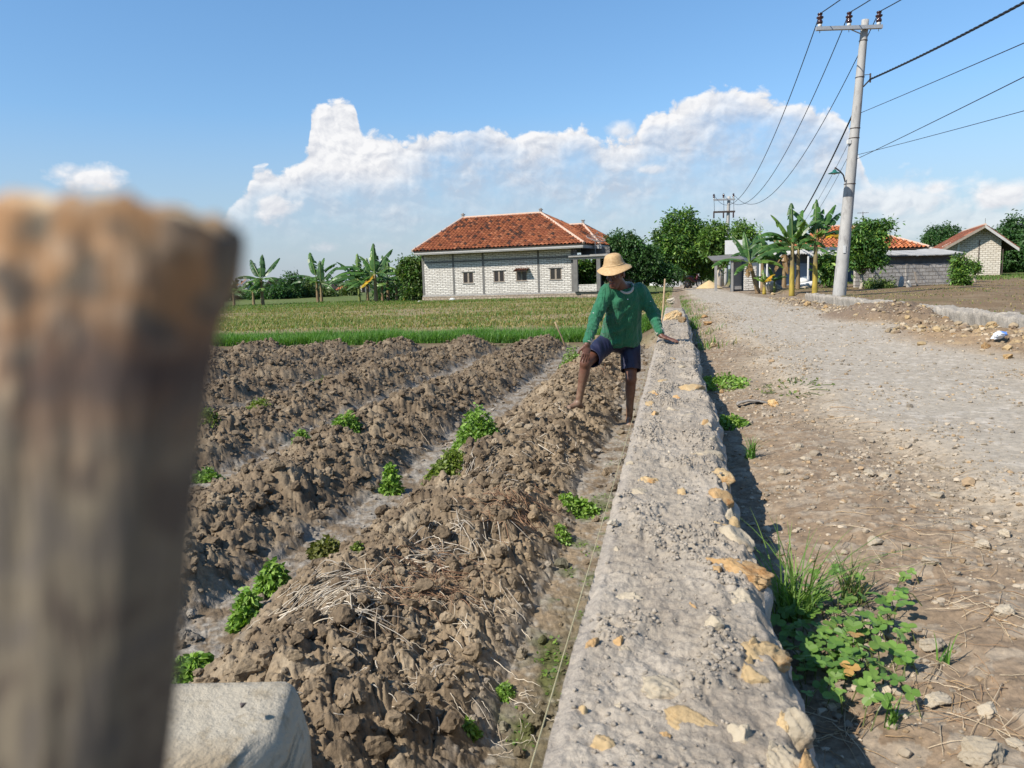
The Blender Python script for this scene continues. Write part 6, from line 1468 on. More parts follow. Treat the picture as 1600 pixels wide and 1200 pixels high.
P = on_z(1273, 459, zb); banana('banana plant with a bright yellow stem and one yellow leaf, next to the near pole', P, 2.1, [(128,62,2.0,35,'g'),(88,84,1.8,10,'g'),(42,56,2.1,22,'g'),(30,44,2.2,28,'d'),(5,22,1.7,70,'y'),(20,28,2.0,60,'d'),(150,40,1.4,70,'g'),(200,15,1.2,85,'g'),(270,40,1.3,80,'l'),(60,70,1.6,30,'g'),(170,30,1.6,80,'d')], .12, 'yellow', 2, .86, fruit=True)
P = on_z(1184, 456, zb); banana('shorter banana plant with a curved brown stem beside the white brick pillar', P, 1.35, [(178,22,1.9,70,'g'),(130,66,1.7,35,'d'),(100,80,1.5,20,'g'),(60,62,1.8,45,'d'),(20,30,1.9,70,'g'),(350,15,1.6,70,'l'),(5,40,1.8,60,'d'),(210,-5,1.2,60,'g'),(280,30,1.2,85,'g'),(240,-25,1.0,40,'b')], .13, 'brown', 3, lean=(-.38, 0))
P = on_z(1183, 457, zb) + (.15, -.5, 0); banana('small yellow-green banana sucker at the foot of the shorter banana plant', P, .45, [(170,50,.7,60,'l'),(20,55,.8,50,'y'),(90,75,.8,20,'l'),(300,40,.6,70,'y'),(230,50,.6,60,'l')], .09, 'yellow', 4, .8)
P = on_z(1225, 452, zb); banana('dry-sheathed banana stem with hanging dead leaves between two banana plants', P, 1.9, [(180,-55,1.3,25,'b'),(0,-60,1.2,20,'b'),(270,-60,1.2,20,'b'),(120,60,1.5,60,'g'),(60,65,1.5,55,'d'),(190,35,1.4,70,'g'),(330,30,1.3,80,'g')], .13, 'brown', 5)
P = on_z(1217, 455, zb) + (0, .6, 0); banana('tiny banana sucker with broad fresh leaves under the shop awning', P, .5, [(170,35,1.0,60,'g'),(20,45,.9,60,'g'),(100,70,.9,30,'l'),(260,35,.8,70,'g'),(320,40,.7,60,'g')], .07, 'green', 6, .9)
P = on_z(1258, 454, zb) + (0, .9, 0); banana('tattered banana plant wedged behind the two yellow-stemmed ones', P, 1.9, [(150,45,2.0,60,'d'),(178,18,1.9,70,'g'),(100,75,1.8,25,'g'),(60,60,1.9,40,'d'),(20,30,1.8,60,'d'),(200,10,1.6,80,'d'),(340,15,1.5,70,'g'),(270,30,1.4,90,'d')], .12, 'brown', 7)
P = on_z(1196, 453, zb) + (0, .5, 0); banana('dark banana plant behind the curved-stemmed one, its leaves touching the awning', P, 1.6, [(178,30,1.8,70,'d'),(140,60,1.6,40,'g'),(60,55,1.8,45,'d'),(15,35,2.0,65,'g'),(350,10,1.7,60,'d'),(95,80,1.5,15,'g'),(250,25,1.3,90,'g')], .12, 'brown', 8)
# left group at the end of the stubble field
def lb(px, py, Y, *a, **k): P = at_y(px, py, Y); k.setdefault('scale', 1.2); return banana(a[0], P, *a[1:], **k)
lb(411, 479, 58, 'tall banana plant standing alone in front of the distant dark roof', 2.0, [(178,25,1.7,55,'d'),(150,58,1.8,30,'d'),(95,84,1.6,10,'d'),(80,78,1.5,12,'g'),(35,54,1.9,22,'d'),(10,20,1.4,70,'g'),(195,5,1.3,70,'g'),(330,20,1.3,80,'g'),(270,20,1.3,80,'l'),(230,-20,1.1,40,'g')], .16, 'brown', 11)
lb(397, 480, 57.5, 'short banana plant just left of the tall lone one', 1.15, [(170,25,1.1,60,'g'),(60,60,1.1,40,'g'),(10,30,1.1,60,'l'),(300,25,1.0,80,'g'),(120,60,1.0,50,'g')], .13, 'brown', 12)
lb(348, 480, 57, 'ragged drooping banana plant by the stake at the field edge', 1.3, [(40,40,1.3,110,'g'),(150,40,1.2,100,'b'),(10,20,1.1,70,'l'),(90,70,1.3,90,'d'),(300,10,1.0,70,'b')], .12, 'brown', 13)
lb(497, 473, 61, 'left one of the twin banana plants, its leaf pointing straight up', 1.9, [(130,68,2.0,20,'g'),(178,22,1.9,50,'d'),(190,5,1.8,45,'d'),(30,50,1.7,40,'d'),(60,70,1.6,30,'g'),(350,15,1.4,60,'g'),(270,20,1.3,80,'g')], .15, 'brown', 14)
lb(503, 474, 60, 'right one of the twin banana plants', 1.55, [(35,52,1.7,35,'d'),(92,82,1.5,12,'d'),(15,22,1.5,55,'d'),(160,40,1.4,60,'g'),(340,-5,1.2,50,'g'),(250,30,1.2,80,'l')], .14, 'brown', 15)
lb(588, 474, 56.5, 'biggest banana plant of the clump, with long leaves sweeping left', 2.1, [(182,18,3.0,75,'g'),(190,5,2.9,45,'d'),(176,30,2.6,60,'g'),(90,85,1.9,10,'g'),(110,76,1.6,20,'l'),(50,58,2.1,28,'d'),(140,60,1.7,40,'g'),(20,30,1.7,70,'d'),(200,-15,2.0,30,'g'),(320,20,1.4,80,'d'),(215,-30,1.3,20,'y')], .18, 'brown', 16)
lb(607, 472, 58, 'banana plant right of the biggest one in the clump', 1.8, [(115,72,1.6,20,'g'),(35,45,1.7,40,'d'),(165,35,1.5,55,'d'),(10,15,1.8,60,'d'),(80,75,1.4,30,'g'),(330,10,1.3,60,'g'),(270,20,1.2,80,'g')], .15, 'brown', 17)
lb(575, 473, 59, 'broad-leaved banana plant just left of the biggest one in the clump', 1.7, [(178,30,1.9,70,'d'),(150,55,1.7,40,'g'),(100,78,1.5,15,'g'),(40,50,1.7,50,'d'),(10,20,1.5,70,'d'),(200,5,1.7,50,'g'),(330,0,1.3,60,'d')], .14, 'brown', 20)
lb(598, 473, 59.5, 'shaded banana plant behind the biggest one in the clump', 1.6, [(170,40,1.6,60,'d'),(60,60,1.6,40,'d'),(20,30,1.7,60,'d'),(100,80,1.4,15,'g'),(340,10,1.4,60,'d'),(210,10,1.4,60,'d')], .14, 'brown', 21)
lb(620, 473, 58, 'low banana plant with pale drooping leaves between two taller ones', 1.2, [(175,30,1.5,80,'l'),(30,40,1.5,70,'g'),(100,70,1.2,40,'l'),(340,10,1.3,70,'g'),(230,10,1.2,70,'g')], .12, 'brown', 22)
lb(366, 478, 60, 'small banana plant between the ragged one and the short one at the field edge', 1.0, [(170,35,1.2,70,'d'),(30,45,1.2,60,'g'),(100,75,1.0,30,'g'),(330,10,1.0,70,'d')], .12, 'brown', 23)
lb(562, 473, 60, 'pale-stemmed banana plant at the left side of the clump', 1.8, [(155,50,1.9,30,'d'),(178,15,1.8,45,'d'),(95,84,1.7,12,'l'),(60,60,1.4,50,'g'),(200,0,1.4,50,'d'),(340,20,1.2,70,'g')], .13, 'green', 18)
lb(632, 472, 56.5, 'slender banana plant with a yellow stem left of the feathery tree', 1.9, [(175,30,1.5,65,'g'),(160,50,1.3,60,'l'),(20,35,1.3,60,'g'),(90,75,1.2,30,'g'),(300,10,1.2,60,'g'),(200,5,1.2,50,'d')], .09, 'yellow', 19)

# ------------------------------------------------------------------ grasses
def blades(X, Y, Z, h, w, pal, rg, lean=.5, seg=3):
    """curved tapering blades, one per point"""
    n = len(X); a = rg.uniform(0, 2 * PI, n); d = np.stack([np.cos(a), np.sin(a), 0 * a], 1); s = np.stack([-np.sin(a), np.cos(a), 0 * a], 1); h = h * rg.uniform(.5, 1.3, n); ln = lean * rg.uniform(.2, 1.6, n)
    P = np.stack([X, Y, Z], 1); V = []
    for k in range(seg + 1):
        t = k / seg; c = P + np.array([0, 0, 1.0]) * (h * t * (1 - .25 * ln * t))[:, None] + d * (h * ln * t ** 2)[:, None]; ww = (w * (1 - t) ** .7)[:, None] if hasattr(w, '__len__') else w * (1 - t) ** .7
        V += [c - s * ww * .5, c + s * ww * .5]
    m = 2 * (seg + 1); V = np.stack(V, 1).reshape(-1, 3); F = np.concatenate([np.arange(n)[:, None] * m + np.array([2 * k, 2 * k + 1, 2 * k + 3, 2 * k + 2]) for k in range(seg)])
    c = np.array(pal)[rg.integers(0, len(pal), n)] * rg.uniform(.75, 1.25, (n, 1)); return V, F, np.repeat(c, m, 0)
GP = [(0.081, 0.203, 0.035), (0.115, 0.25, 0.043), (0.061, 0.155, 0.03), (0.149, 0.27, 0.061)]
GPD = [(0.253, 0.218, 0.086), (0.149, 0.178, 0.052), (0.322, 0.259, 0.127), (0.103, 0.161, 0.04)]
def grasses():
    rg = np.random.default_rng(21)
    # tall band across the end of the ploughed plot
    n = 60000; t = rg.uniform(-15, -.15, n); s = FIELD_S + .25 + .12 * gnoise(t * 1.1, t * 0, 5) + 1.75 * rg.random(n); k = rg.random(n) < .35 + .65 * sstep(-.35, .25, fbm(s * 1.3, t * 1.1, 6, 3)); s, t = s[k], t[k]; x, y = xy(s, t); z, _ = ground_h(x, y)
    mb = MB(); V, F, C = blades(x, y, z, .26 + .09 * fbm(s * .8, t * .8, 7, 3), .018, GP, rg, .7); mb.add(V, [F], C); tag(mb.build('grass_band', M_GRASS), kind='stuff')
    # short stubble in bands beyond
    n = 110000; d = 18 + 40 * rg.random(n) ** 1.1; a = np.radians(rg.uniform(-36, 14, n)); x = d * np.sin(a); y = d * np.cos(a); s, t = st(x, y); b = fbm(x * .05 + 3, y * .22, 74, 4) + .35 * fbm(x * .6, y * 1.2, 75, 3)
    k = (t < -.3) & (s > FIELD_S + 1.4) & (rg.random(n) < np.clip(.25 + 1.6 * sstep(-.2, .3, b), 0, 1)) & ~((np.abs(s - 20.2) < 1.0) & (rg.random(n) < .8)); x, y, s, t, b = x[k], y[k], s[k], t[k], b[k]; z, _ = ground_h(x, y)
    pal = GPD + GPD[:1] + GPD[2:3] + GP[:1]; mb = MB(); V, F, C = blades(x, y, z, .09 + .05 * sstep(0, .4, b), .035, pal, rg, .8, 2); g = np.repeat(sstep(.05, .35, b), 6)[:, None]; C = C * (1 - .3 * g) + np.array((.13, .19, .045)) * .3 * g; mb.add(V, [F], C); tag(mb.build('stubble', M_GRASS), kind='stuff')
    # strip of green at the far edge of the field and round the right-hand plot
    n = 26000; d = rg.uniform(47, 62, n); a = np.radians(rg.uniform(-30, 5, n)); x = d * np.sin(a); y = d * np.cos(a); x2 = rg.uniform(17, 46, n // 2); y2 = rg.uniform(40, 60, n // 2); x = np.concatenate([x, x2]); y = np.concatenate([y, y2]); z, dd = ground_h(x, y); k = rg.random(len(x)) < .3 + .7 * sstep(-.2, .3, fbm(x * .5, y * .5, 8, 3)); mb = MB()
    V, F, C = blades(x[k], y[k], z[k], .13, .05, [(.11, .21, .04), (.12, .20, .045), (.06, .13, .025), (.17, .18, .06)], rg, .7, 2); mb.add(V, [F], C); tag(mb.build('field_edge_grass', M_GRASS), kind='stuff')
    # sparse dry tufts on the right-hand plot, weeds along the road's left shoulder
    n = 15000; s = rg.uniform(9, 40, n); t = rg.uniform(4.9, 16, n); x, y = xy(s, t); z, _ = ground_h(x, y); k = rg.random(n) < sstep(-.1, .4, fbm(x * .4, y * .4, 9, 3)); mb = MB(); V, F, C = blades(x[k], y[k], z[k], .05, .03, GPD, rg, .9, 2); mb.add(V, [F], C)
    n = 5200; s = 9 + 30 * rg.random(n); t = rg.normal(.35, .22, n); x, y = xy(s, t); z, _ = ground_h(x, y); k = (rg.random(n) < sstep(.0, .4, fbm(s * .9, t * 2, 10, 3))) & (t > .2); V, F, C = blades(x[k], y[k], z[k], .10, .012, GP + GPD[:2], rg, .8, 3); mb.add(V, [F], C)
    tag(mb.build('sparse_grass', M_GRASS), kind='stuff')
grasses()

# ------------------------------------------------------------------ weeds: one thing per clump
def ground_at(px, py, z=.2):
    for _ in range(14):
        P = on_z(px, py, z); z = .5 * z + .5 * gz(P[0], P[1])
    return P
def weed(px, py, w, h, label, kind='leafy', seed=0, pal=None, z0=None, n=None):
    """w, h in picture pixels; py is the foot of the clump"""
    rg = np.random.default_rng(900 + seed); P = ground_at(px, py, z0 if z0 is not None else (.2 if px < 1000 else .7)); k = np.linalg.norm(P - CAM) / FPX; W, Hh = w * k * .5, h * k
    root = empty('weed_clump', tuple(P), 0, label, 'weed'); mb = MB(); pal = pal or [(.14, .26, .04), (.18, .31, .055), (.10, .20, .03), (.22, .34, .08)]
    if kind == 'leafy':
        m = n or int(130 + w * h * .50); r = W * np.sqrt(rg.random(m)); a = rg.uniform(0, 6.28, m); x = r * np.cos(a); y = r * np.sin(a) * (.9 if h > 15 else 1.7); env = np.clip(1 - (r / W) ** 2, .12, 1); z = Hh * env * rg.random(m) ** .6
        gzv, _ = ground_h(P[0] + x, P[1] + y); z = z + (gzv - P[2]); V, F, C = leaves(np.stack([x, y, z], 1), rg, min(.034, .22 * max(Hh, W) + .010), pal, .55, .25, .8, .7); mb.add(V, [F], C)
        q = rg.choice(m, min(m, 40), replace=False)
        for i in q: mb.tube([(x[i] * .5, y[i] * .5, gzv[i] - P[2] - .01), (x[i] * .8, y[i] * .8, z[i] * .6 + (gzv[i] - P[2]) * .4), (x[i], y[i], z[i])], .0022, 4, (.09, .14, .03))
        mb.build('foliage', M_LEAF, root)
    else:
        m = n or 120; r = W * .55 * np.sqrt(rg.random(m)); a = rg.uniform(0, 6.28, m); x = r * np.cos(a); y = r * np.sin(a); gzv, _ = ground_h(P[0] + x, P[1] + y)
        V, F, C = blades(x, y, gzv - P[2] - .005, np.full(m, Hh), .006 if kind == 'grass' else .012, pal, rg, 1.0 if h > 100 else .6, 6); mb.add(V, [F], C); mb.build('foliage', M_GRASS, root)
    return root
YG = [(.13, .19, .03), (.17, .22, .045), (.10, .15, .025)]
for i, a in enumerate((
    (742, 696, 80, 60, 'largest leafy weed clump in the furrows, left of the man\'s bare foot'),
    (694, 748, 66, 34, 'low wide yellow-green weed clump below the largest one in the furrow', 'leafy', YG),
    (612, 770, 32, 48, 'upright leafy weed in the furrow left of the yellow-green clump'),
    (543, 668, 40, 32, 'round bright weed clump in the second furrow'),
    (472, 692, 28, 24, 'small round weed left of the bright clump in the second furrow'),
    (428, 925, 50, 48, 'round-leaved weed beside the dry straw, left foreground'),
    (384, 972, 40, 50, 'spindly weed left of the round-leaved one, near the stake'),
    (290, 1068, 84, 38, 'grassy weed clump just behind the pale limestone block', 'leafy'),
    (325, 752, 42, 20, 'small weed at the stake\'s right edge', 'leafy'),
    (325, 663, 34, 16, 'flat green weed by the stake in the far furrow', 'leafy', YG),
    (405, 638, 34, 12, 'low green patch in the far furrow', 'leafy', YG),
    (490, 608, 40, 10, 'flat yellow-green patch further along the far furrow', 'leafy', YG),
    (556, 868, 26, 16, 'tiny moss-green weed between the straw heaps', 'leafy', YG),
    (510, 866, 60, 24, 'thin olive weed in the shaded furrow left of the straw', 'leafy', [(.10, .12, .03), (.13, .14, .04)]),
    (890, 566, 34, 24, 'bright weed clump on the ridge left of the man\'s knee'),
    (905, 800, 60, 22, 'creeping green weed in the strip beside the wall, upper one'),
    (880, 836, 26, 14, 'small creeping weed beside the wall below the upper one'),
    (790, 1085, 24, 14, 'tiny fresh weed in the damp strip by the wall, lower foreground'),
    (735, 1142, 26, 16, 'tiny fresh weed near the clods in the lower foreground'),
    (1126, 600, 78, 15, 'spreading clover-like weed at the wall foot across from the man', 'leafy'),
    (1140, 664, 48, 15, 'low green weed in the wall\'s shadow left of the verge slab', 'leafy'))):
    pal = a[6] if len(a) > 6 else None; weed(*a[:5], a[5] if len(a) > 5 else 'leafy', i, pal)
weed(1172, 716, 26, 34, 'short grass tuft standing at the wall foot in mid distance', 'grass', 31, GP, .7, 46)
weed(1240, 965, 96, 128, 'big arching grass tuft at the wall\'s right foot in the foreground', 'grass', 32, [(.13, .23, .05), (.18, .29, .07), (.10, .19, .04)], .68, 92)
weed(1332, 938, 56, 66, 'smaller grass tuft right of the big arching one', 'grass', 33, [(.10, .18, .045), (.14, .21, .07), (.22, .20, .10)], .68, 46)
weed(1392, 1138, 26, 74, 'slim upright grass seedling below the clover-leaved plant', 'grass', 34, GP, .68, 12)
weed(1082, 515, 34, 26, 'long-leaved green plant by the yellow stones next to the wall', 'broad', 35, GP, .72, 40)
weed(1475, 1035, 30, 44, 'little green sprig on the bare dirt right of the clover-leaved plant', 'grass', 36, GP, .7, 10)
weed(1240, 605, 110, 10, 'thin green weeds scattered on the dry verge', 'leafy', 37, [(.16, .19, .07), (.11, .16, .04)], .7, 60)

def clover():
    """creeping plant with leaves of three round leaflets"""
    rg = np.random.default_rng(51); P = ground_at(1310, 1045, .68); root = empty('clover_plant', tuple(P), 0, 'creeping clover-leaved plant with round green leaflets at the wall foot, right foreground', 'plant')
    spots = []
    while len(spots) < 150:
        px, py = rg.normal(1306, 82), rg.normal(1008, 58)
        if (px - 1300) / 125 > 1 or px < 1192 + (py - 900) * .25 or px < 1185 or py > 1095 or py < 880: continue
        spots.append((px, py))
    lm = MB(); smb = lm; th = np.linspace(0, 2 * PI, 11)[:-1]
    for px, py in spots:
        z = .70
        for _ in range(6): q = on_z(px, py, z); z = .5 * z + .5 * (gz(q[0], q[1]) + .018 + .04 * rg.random())
        h = rg.uniform(.9, 1.1); c = q; r = .0088 * rg.uniform(.75, 1.35); a0 = rg.uniform(0, 6.28); nt = np.array([rg.normal(0, .28) - .1, rg.normal(0, .28) - .15, 1]); nt /= np.linalg.norm(nt)
        e1 = np.cross(nt, [0, 1, .1]); e1 /= np.linalg.norm(e1); e2 = np.cross(nt, e1); col = np.array([(.105, .20, .04), (.13, .23, .05), (.08, .165, .035)][rg.integers(0, 3)]) * rg.uniform(.85, 1.2)
        if rg.random() < .04: col = np.array((.42, .26, .09))
        for k in range(3):
            a = a0 + k * 2.094; d = e1 * math.cos(a) + e2 * math.sin(a); s = np.cross(nt, d); cup = rg.uniform(.1, .35)
            rim = [d * (r * 1.02 + r * np.cos(t)) + s * r * .92 * np.sin(t) + nt * r * cup * abs(np.sin(t)) - d * (.18 * r * (abs(t) < .3)) for t in th]
            lm.add(np.concatenate([[c + d * r * 1.02], c + np.array(rim)]), [np.array([(0, i + 1, (i + 1) % 10 + 1) for i in range(10)])], col * rg.uniform(.9, 1.1))
        f = np.array([q[0] + rg.normal(0, .02), q[1] + rg.normal(0, .02), 0]); f[2] = gz(f[0], f[1]); smb.tube([f, (f + c) / 2 + (0, 0, .01), c], .0013, 4, (.10, .13, .04))
    lm.V = [v - P for v in lm.V]; lm.build('foliage', leaf_mat('clover_leaf', trans=.2, rough=.45), root, False)
clover()

# ------------------------------------------------------------------ dry straw
def straw():
    rg = np.random.default_rng(61); mb = MB(); red = MB()
    def strand(M, px, py, ln, w, col, dirn=None, z0=.3, lift=.011, curl=.35):
        P = ground_at(px, py, z0); a = rg.uniform(0, 2 * PI) if dirn is None else dirn + rg.normal(0, .35); n = 7; c = rg.normal(0, curl); pts = []; p = P.copy()
        for k in range(n): pts.append(p.copy()); p = p + np.array([math.cos(a), math.sin(a), 0]) * ln / n; a += c / n
        g = np.array([gz(q[0], q[1]) for q in pts]); u = np.linspace(0, 1, n); ch = g[0] + (g[-1] - g[0]) * u; ch = ch + max(0, np.max(g - ch)) * 4 * u * (1 - u)
        for k in range(n): pts[k][2] = ch[k] + lift * rg.uniform(.2, 1)
        M.tube(pts, np.linspace(w, w * .5, n), 4, col)
    PALE = [(.42, .36, .27), (.50, .44, .35), (.32, .26, .19), (.40, .36, .30)]; RED = [(.23, .13, .075), (.30, .18, .105), (.19, .105, .065), (.36, .25, .16)]
    for (cx, cy, sx, sy, n, pal, ln, w, M, dr) in ((742,742,38,24,60,PALE,.15,.0024,mb,1.0),(655,872,30,20,50,PALE,.16,.003,mb,.7),(500,945,55,30,90,PALE,.19,.0021,mb,.35),(560,935,40,40,60,PALE,.15,.0019,mb,None),(440,965,40,18,18,PALE,.18,.002,mb,.4),(700,700,30,16,14,PALE,.14,.0026,mb,None),(690,895,40,30,120,RED,.17,.0013,red,None),(800,795,42,26,140,RED,.18,.0015,red,None),(650,930,60,30,60,RED,.16,.0014,red,None),(860,700,50,40,36,PALE,.12,.0026,mb,None),(930,570,40,20,40,RED,.2,.003,red,None),(760,960,70,50,46,PALE,.09,.0018,mb,None),(620,1060,90,60,50,PALE,.08,.0016,mb,None),(800,1120,60,50,30,PALE,.09,.0014,mb,None),(720,830,60,40,50,PALE,.11,.002,mb,None),(850,640,60,30,30,PALE,.14,.003,mb,None)):
        for _ in range(n): strand(M, rg.normal(cx, sx * .6), rg.normal(cy, sy * .6), ln * rg.uniform(.5, 1.5), w * rg.uniform(.7, 1.4), np.array(pal[rg.integers(0, 4)]) * rg.uniform(.8, 1.2), dr)
    tag(mb.build('dry_straw', rough_mat('straw_stalk', (.85, .85, .85), (1.1, 1.1, 1.1), 60, .8, 0, 0, attr=True), None, True), kind='stuff'); tag(red.build('dry_roots', M_DIRT if False else rough_mat('root_fibre', (.85, .85, .85), (1.1, 1.1, 1.1), 60, .9, 0, 0, attr=True), None, True), kind='stuff')
    v = MB()
    TAN = [(.34, .23, .125), (.42, .31, .19), (.27, .17, .095), (.48, .39, .27)]
    for (cx, cy, sx, sy, n, ln, w) in ((1470,880,90,50,34,.11,.0008),(1540,960,90,80,46,.11,.0008),(1500,1060,110,80,26,.10,.0007),(1400,1090,110,50,22,.10,.0008),(1560,1130,70,60,34,.10,.0008),(1390,830,90,60,34,.12,.001),(1330,970,60,50,24,.10,.0008),(1300,650,90,40,26,.12,.0012),(1300,1150,60,30,30,.1,.001)):
        for _ in range(n): strand(v, rg.normal(cx, sx * .6), rg.normal(cy, sy * .6), ln * rg.uniform(.4, 1.6), w * rg.uniform(.7, 1.5), np.array(TAN[rg.integers(0, 4)]) * rg.uniform(.8, 1.2), None, .7, .006, .4)
    tag(v.build('dry_grass_litter', bpy.data.materials['straw_stalk'], None, True), kind='stuff')
    # moss and seedlings scattered in the strip by the wall
    n = 2600; s = 1.9 + 6 * rg.random(n) ** 1.2; t = rg.uniform(-.52, -.2, n); k = rg.random(n) < sstep(.0, .35, fbm(s * 5, t * 5, 72, 4) + .3 * fbm(s * 1.1, t * 1.1, 71, 4)); s, t = s[k], t[k]; x, y = xy(s, t); z, _ = ground_h(x, y); V, F, C = leaves(np.stack([x, y, z + .004], 1), rg, .016, [(.10, .19, .03), (.14, .22, .04), (.08, .14, .025)], .7, .1, .5, 1); m = MB(); m.add(V, [F], C); tag(m.build('moss', M_LEAF), kind='stuff')
straw()

# ================================================================== small remaining things
def small_things():
    def stick(a, b, r, label, name='wooden_stick'):
        a = np.array(a); b = np.array(b); mb = MB(); m = (a + b) / 2 + np.array([.012, 0, .0]); mb.tube([a, (a + m) / 2, m, (m + b) / 2, b], [r * 1.1, r, r * .95, r, r * .85], 8, (1, 1, 1)); tag(mb.build(name, rough_mat('bamboo', (.34, .24, .14), (.46, .34, .21), 20, .75, 60, .3, .003), None, True), label, 'stick')
    f = ground_at(1031, 492, .3); stick(at_y(1030, 530, 9.6), at_y(1039, 436, 9.9), .012, "tall thin stick standing behind the man's resting arm")
    f = ground_at(886, 542, .2); stick(f - (0, 0, .1), at_y(867, 503, f[1] - .15), .016, 'pale hoe handle sticking out of the soil left of the man')
    # litter
    P = ground_at(1562, 528, .8); V, F = rock_verts(3, 950, 5, .25, (.085, .05, .035))
    c = np.where((V[:, :1] > .02), np.array([[.10, .22, .55]]), np.array([[.62, .64, .66]])); o = link('plastic_bag', np_mesh('plastic_bag', V, [F], rough_mat('plastic_film', (.95, .95, .95), (1.05, 1.05, 1.05), 20, .3, 30, .5, .01, attr=True), False, c), None, (P[0], P[1], P[2] + .025)); o.rotation_euler = (0, -.2, .3)
    tag(o, 'crumpled blue and white plastic bag on the earth bank', 'plastic bag')
    for k, (px, py, lab) in enumerate(((656, 474, 'white scrap of plastic at the left corner of the block house'), (707, 469, 'white scrap of plastic below the first window of the block house'))):
        P = at_y(px, py, 52.3); V, F = rock_verts(2, 960 + k, 6, .2, (.22, .12, .17)); tag(link('plastic_scrap', np_mesh('plastic_scrap', V, [F], M_OFFW, False, np.ones((len(V), 3))), None, (P[0], P[1], P[2] + .02)), lab, 'litter')
    # sand heap by the road's end
    P = at_y(1108, 449, 57); n = 28; u, v = np.meshgrid(np.linspace(-1, 1, n), np.linspace(-1, 1, n), indexing='ij'); r = np.hypot(u, v); h = .95 * np.clip(1 - r, 0, 1) ** .9 + .03 * fbm(u * 4, v * 4, 3, 3); i, j = np.meshgrid(np.arange(n - 1), np.arange(n - 1), indexing='ij'); q = np.stack([i * n + j, (i + 1) * n + j, (i + 1) * n + j + 1, i * n + j + 1], -1).reshape(-1, 4)
    mb = MB(); mb.add(np.stack([u * .95, v * .9, h * .62 - .06], -1).reshape(-1, 3), [q]); tag(mb.build('sand_heap', rough_mat('yellow_sand', (.50, .37, .19), (.60, .46, .26), 6, .95, 40, .3, .02), None, True, (P[0], P[1], P[2])), 'heap of yellow sand beside the road under the mango tree', 'sand heap')
    motorbike()
def motorbike():
    P = at_y(1083, 449, 60); root = empty('motorbike', (P[0], P[1], P[2]), .55, 'dark parked motorbike in the shade beside the yellow sand heap', 'motorbike'); bl = rough_mat('black_plastic', (.012, .012, .016), (.02, .02, .03), 8, .4, 0, 0); rd = rough_mat('dark_red_paint', (.05, .01, .012), (.07, .015, .02), 8, .3, 0, 0)
    for x in (-.62, .62):
        a = np.linspace(0, 2 * PI, 25); mb = MB(); mb.tube(np.stack([x + .27 * np.cos(a), 0 * a, .29 + .27 * np.sin(a)], 1), .045, 8, cap=False); w = mb.build('wheel', bl, root, True)
        mb = MB(); mb.lathe([(0, -.04), (.05, -.04), (.05, .04), (0, .04)], 10, M=np.array([[1, 0, 0, x], [0, 0, 1, 0], [0, 1, 0, .29], [0, 0, 0, 1]]))
        for k in range(6): mb.tube([(x, 0, .29), (x + .25 * math.cos(k * PI / 3), 0, .29 + .25 * math.sin(k * PI / 3))], .012, 5)
        mb.build('rim', M_GALV, w)
    mb = MB(); mb.tube([(-.66, 0, .74), (-.3, 0, .72), (.0, 0, .5), (.25, 0, .45), (.42, 0, .75), (.48, 0, .95)], [.07, .12, .13, .10, .10, .07], 10); mb.build('body', rd, root, True)
    mb = MB(); mb.tube([(-.72, 0, .84), (-.4, 0, .82), (-.05, 0, .78), (.05, 0, .76)], [.06, .10, .11, .06], 10); mb.build('seat', bl, root, True)
    mb = MB(); mb.tube([(.62, 0, .29), (.50, 0, .75), (.44, 0, 1.02)], .035, 8); mb.tube([(.40, -.34, 1.04), (.45, 0, 1.03), (.40, .34, 1.04)], .018, 8); mb.build('handlebar', bl, root, True)
    V, F = ICO[2]; mb = MB(); mb.add(V * np.array([.07, .10, .09]) + np.array([.54, 0, .92]), [F]); mb.build('headlight', M_OFFW, root, True)
    mb = MB(); mb.tube([(-.1, .08, .32), (-.75, .12, .36)], [.04, .05], 8); mb.tube([(-.05, 0, .45), (-.1, .22, .02)], .014, 6); mb.build('exhaust', M_STEEL, root, True)
small_things()

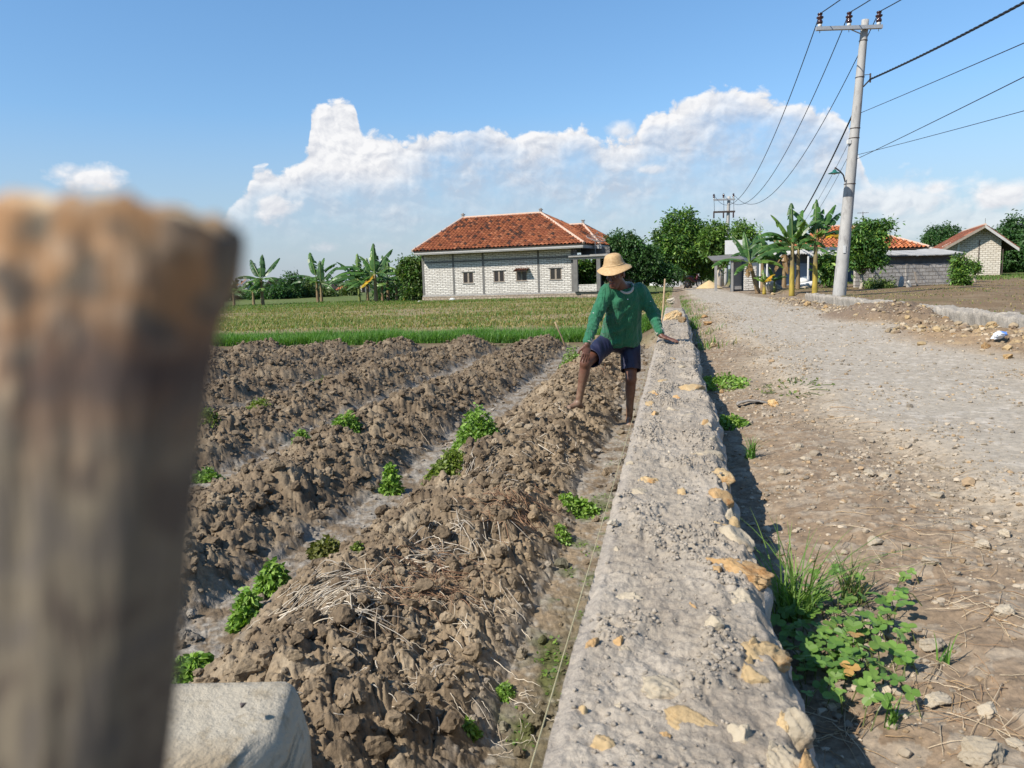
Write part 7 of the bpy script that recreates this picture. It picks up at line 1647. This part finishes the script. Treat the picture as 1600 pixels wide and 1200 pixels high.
def water():
    # still grey water in the ditch across the road
    mb = MB(); P = [xy(s, t) for s, t in ((7.5, 3.80), (7.5, 4.55), (26, 4.55), (26, 3.80))]; s = np.linspace(7.5, 26, 20); L0 = np.array([xy(a, 3.70) for a in s]); L1 = np.array([xy(a, 4.62) for a in s]); n = 20
    z = road_z(s) - .20; V = np.concatenate([np.c_[L0, z], np.c_[L1, z]]); i = np.arange(n - 1); mb.add(V, [np.stack([i, n + i, n + i + 1, i + 1], 1)])
    m, nt, b = new_mat('ditch_water'); b.inputs['Base Color'].default_value = (.16, .17, .165, 1); b.inputs['Roughness'].default_value = .12; lk(nt, bump(nt, noise(nt, coords(nt), 9, 3), .15, .01), b.inputs['Normal']); tag(mb.build('ditch_water', m), kind='structure')
    mb = MB(); s = np.linspace(4, 14.5, 16); n = 16; c = 6.9; z = .60 - .13 + 0 * s; V = np.concatenate([np.c_[np.array([xy(a, c - .35) for a in s]), z], np.c_[np.array([xy(a, c + .35) for a in s]), z]]); i = np.arange(n - 1); mb.add(V, [np.stack([i, n + i, n + i + 1, i + 1], 1)]); tag(mb.build('ditch_water', m), kind='structure')
    # rubble wall along that ditch
    S = np.arange(6.0, 29, .035); u = np.linspace(0, 1, 26); SS, U = np.meshgrid(S, u, indexing='ij'); w = .34; t0 = 4.52
    prof_t = np.clip((U - .3) / .45, 0, 1); T = t0 + prof_t * w + .02 * fbm(SS * 5, U * 5, 3, 3); top = road_z(SS) + .055 + .07 * fbm(SS * 1.3, T * 3, 4, 4); zz = np.where(U < .3, (road_z(SS) - .42) + (top - road_z(SS) + .42) * (U / .3), np.where(U > .75, top - (top - .40) * ((U - .75) / .25), top)); l1, rid, e = lumps(SS, T + zz, .13, 5); l2, rid2, _ = lumps(SS, T + zz, .07, 6); rid = .5 * rid + .5 * rid2; zz = zz + (.045 * l1 + .03 * l2 - .02) * (U > .2) * (U < .8); T = T - .05 * l1 * (U < .45)
    x, y = xy(SS, T); V = np.stack([x, y, zz], -1).reshape(-1, 3); m_, n_ = SS.shape; i, j = np.meshgrid(np.arange(m_ - 1), np.arange(n_ - 1), indexing='ij'); q = np.stack([i * n_ + j, (i + 1) * n_ + j, (i + 1) * n_ + j + 1, i * n_ + j + 1], -1).reshape(-1, 4)
    c = np.array((.30, .275, .24)) * (.70 + .45 * rid.reshape(-1, 1)); mb = MB(); mb.add(V, [q], c); tag(mb.build('ditch_wall', M_DIRT, None, True), 'low pale rubble wall along the far ditch across the road', 'wall')
water()
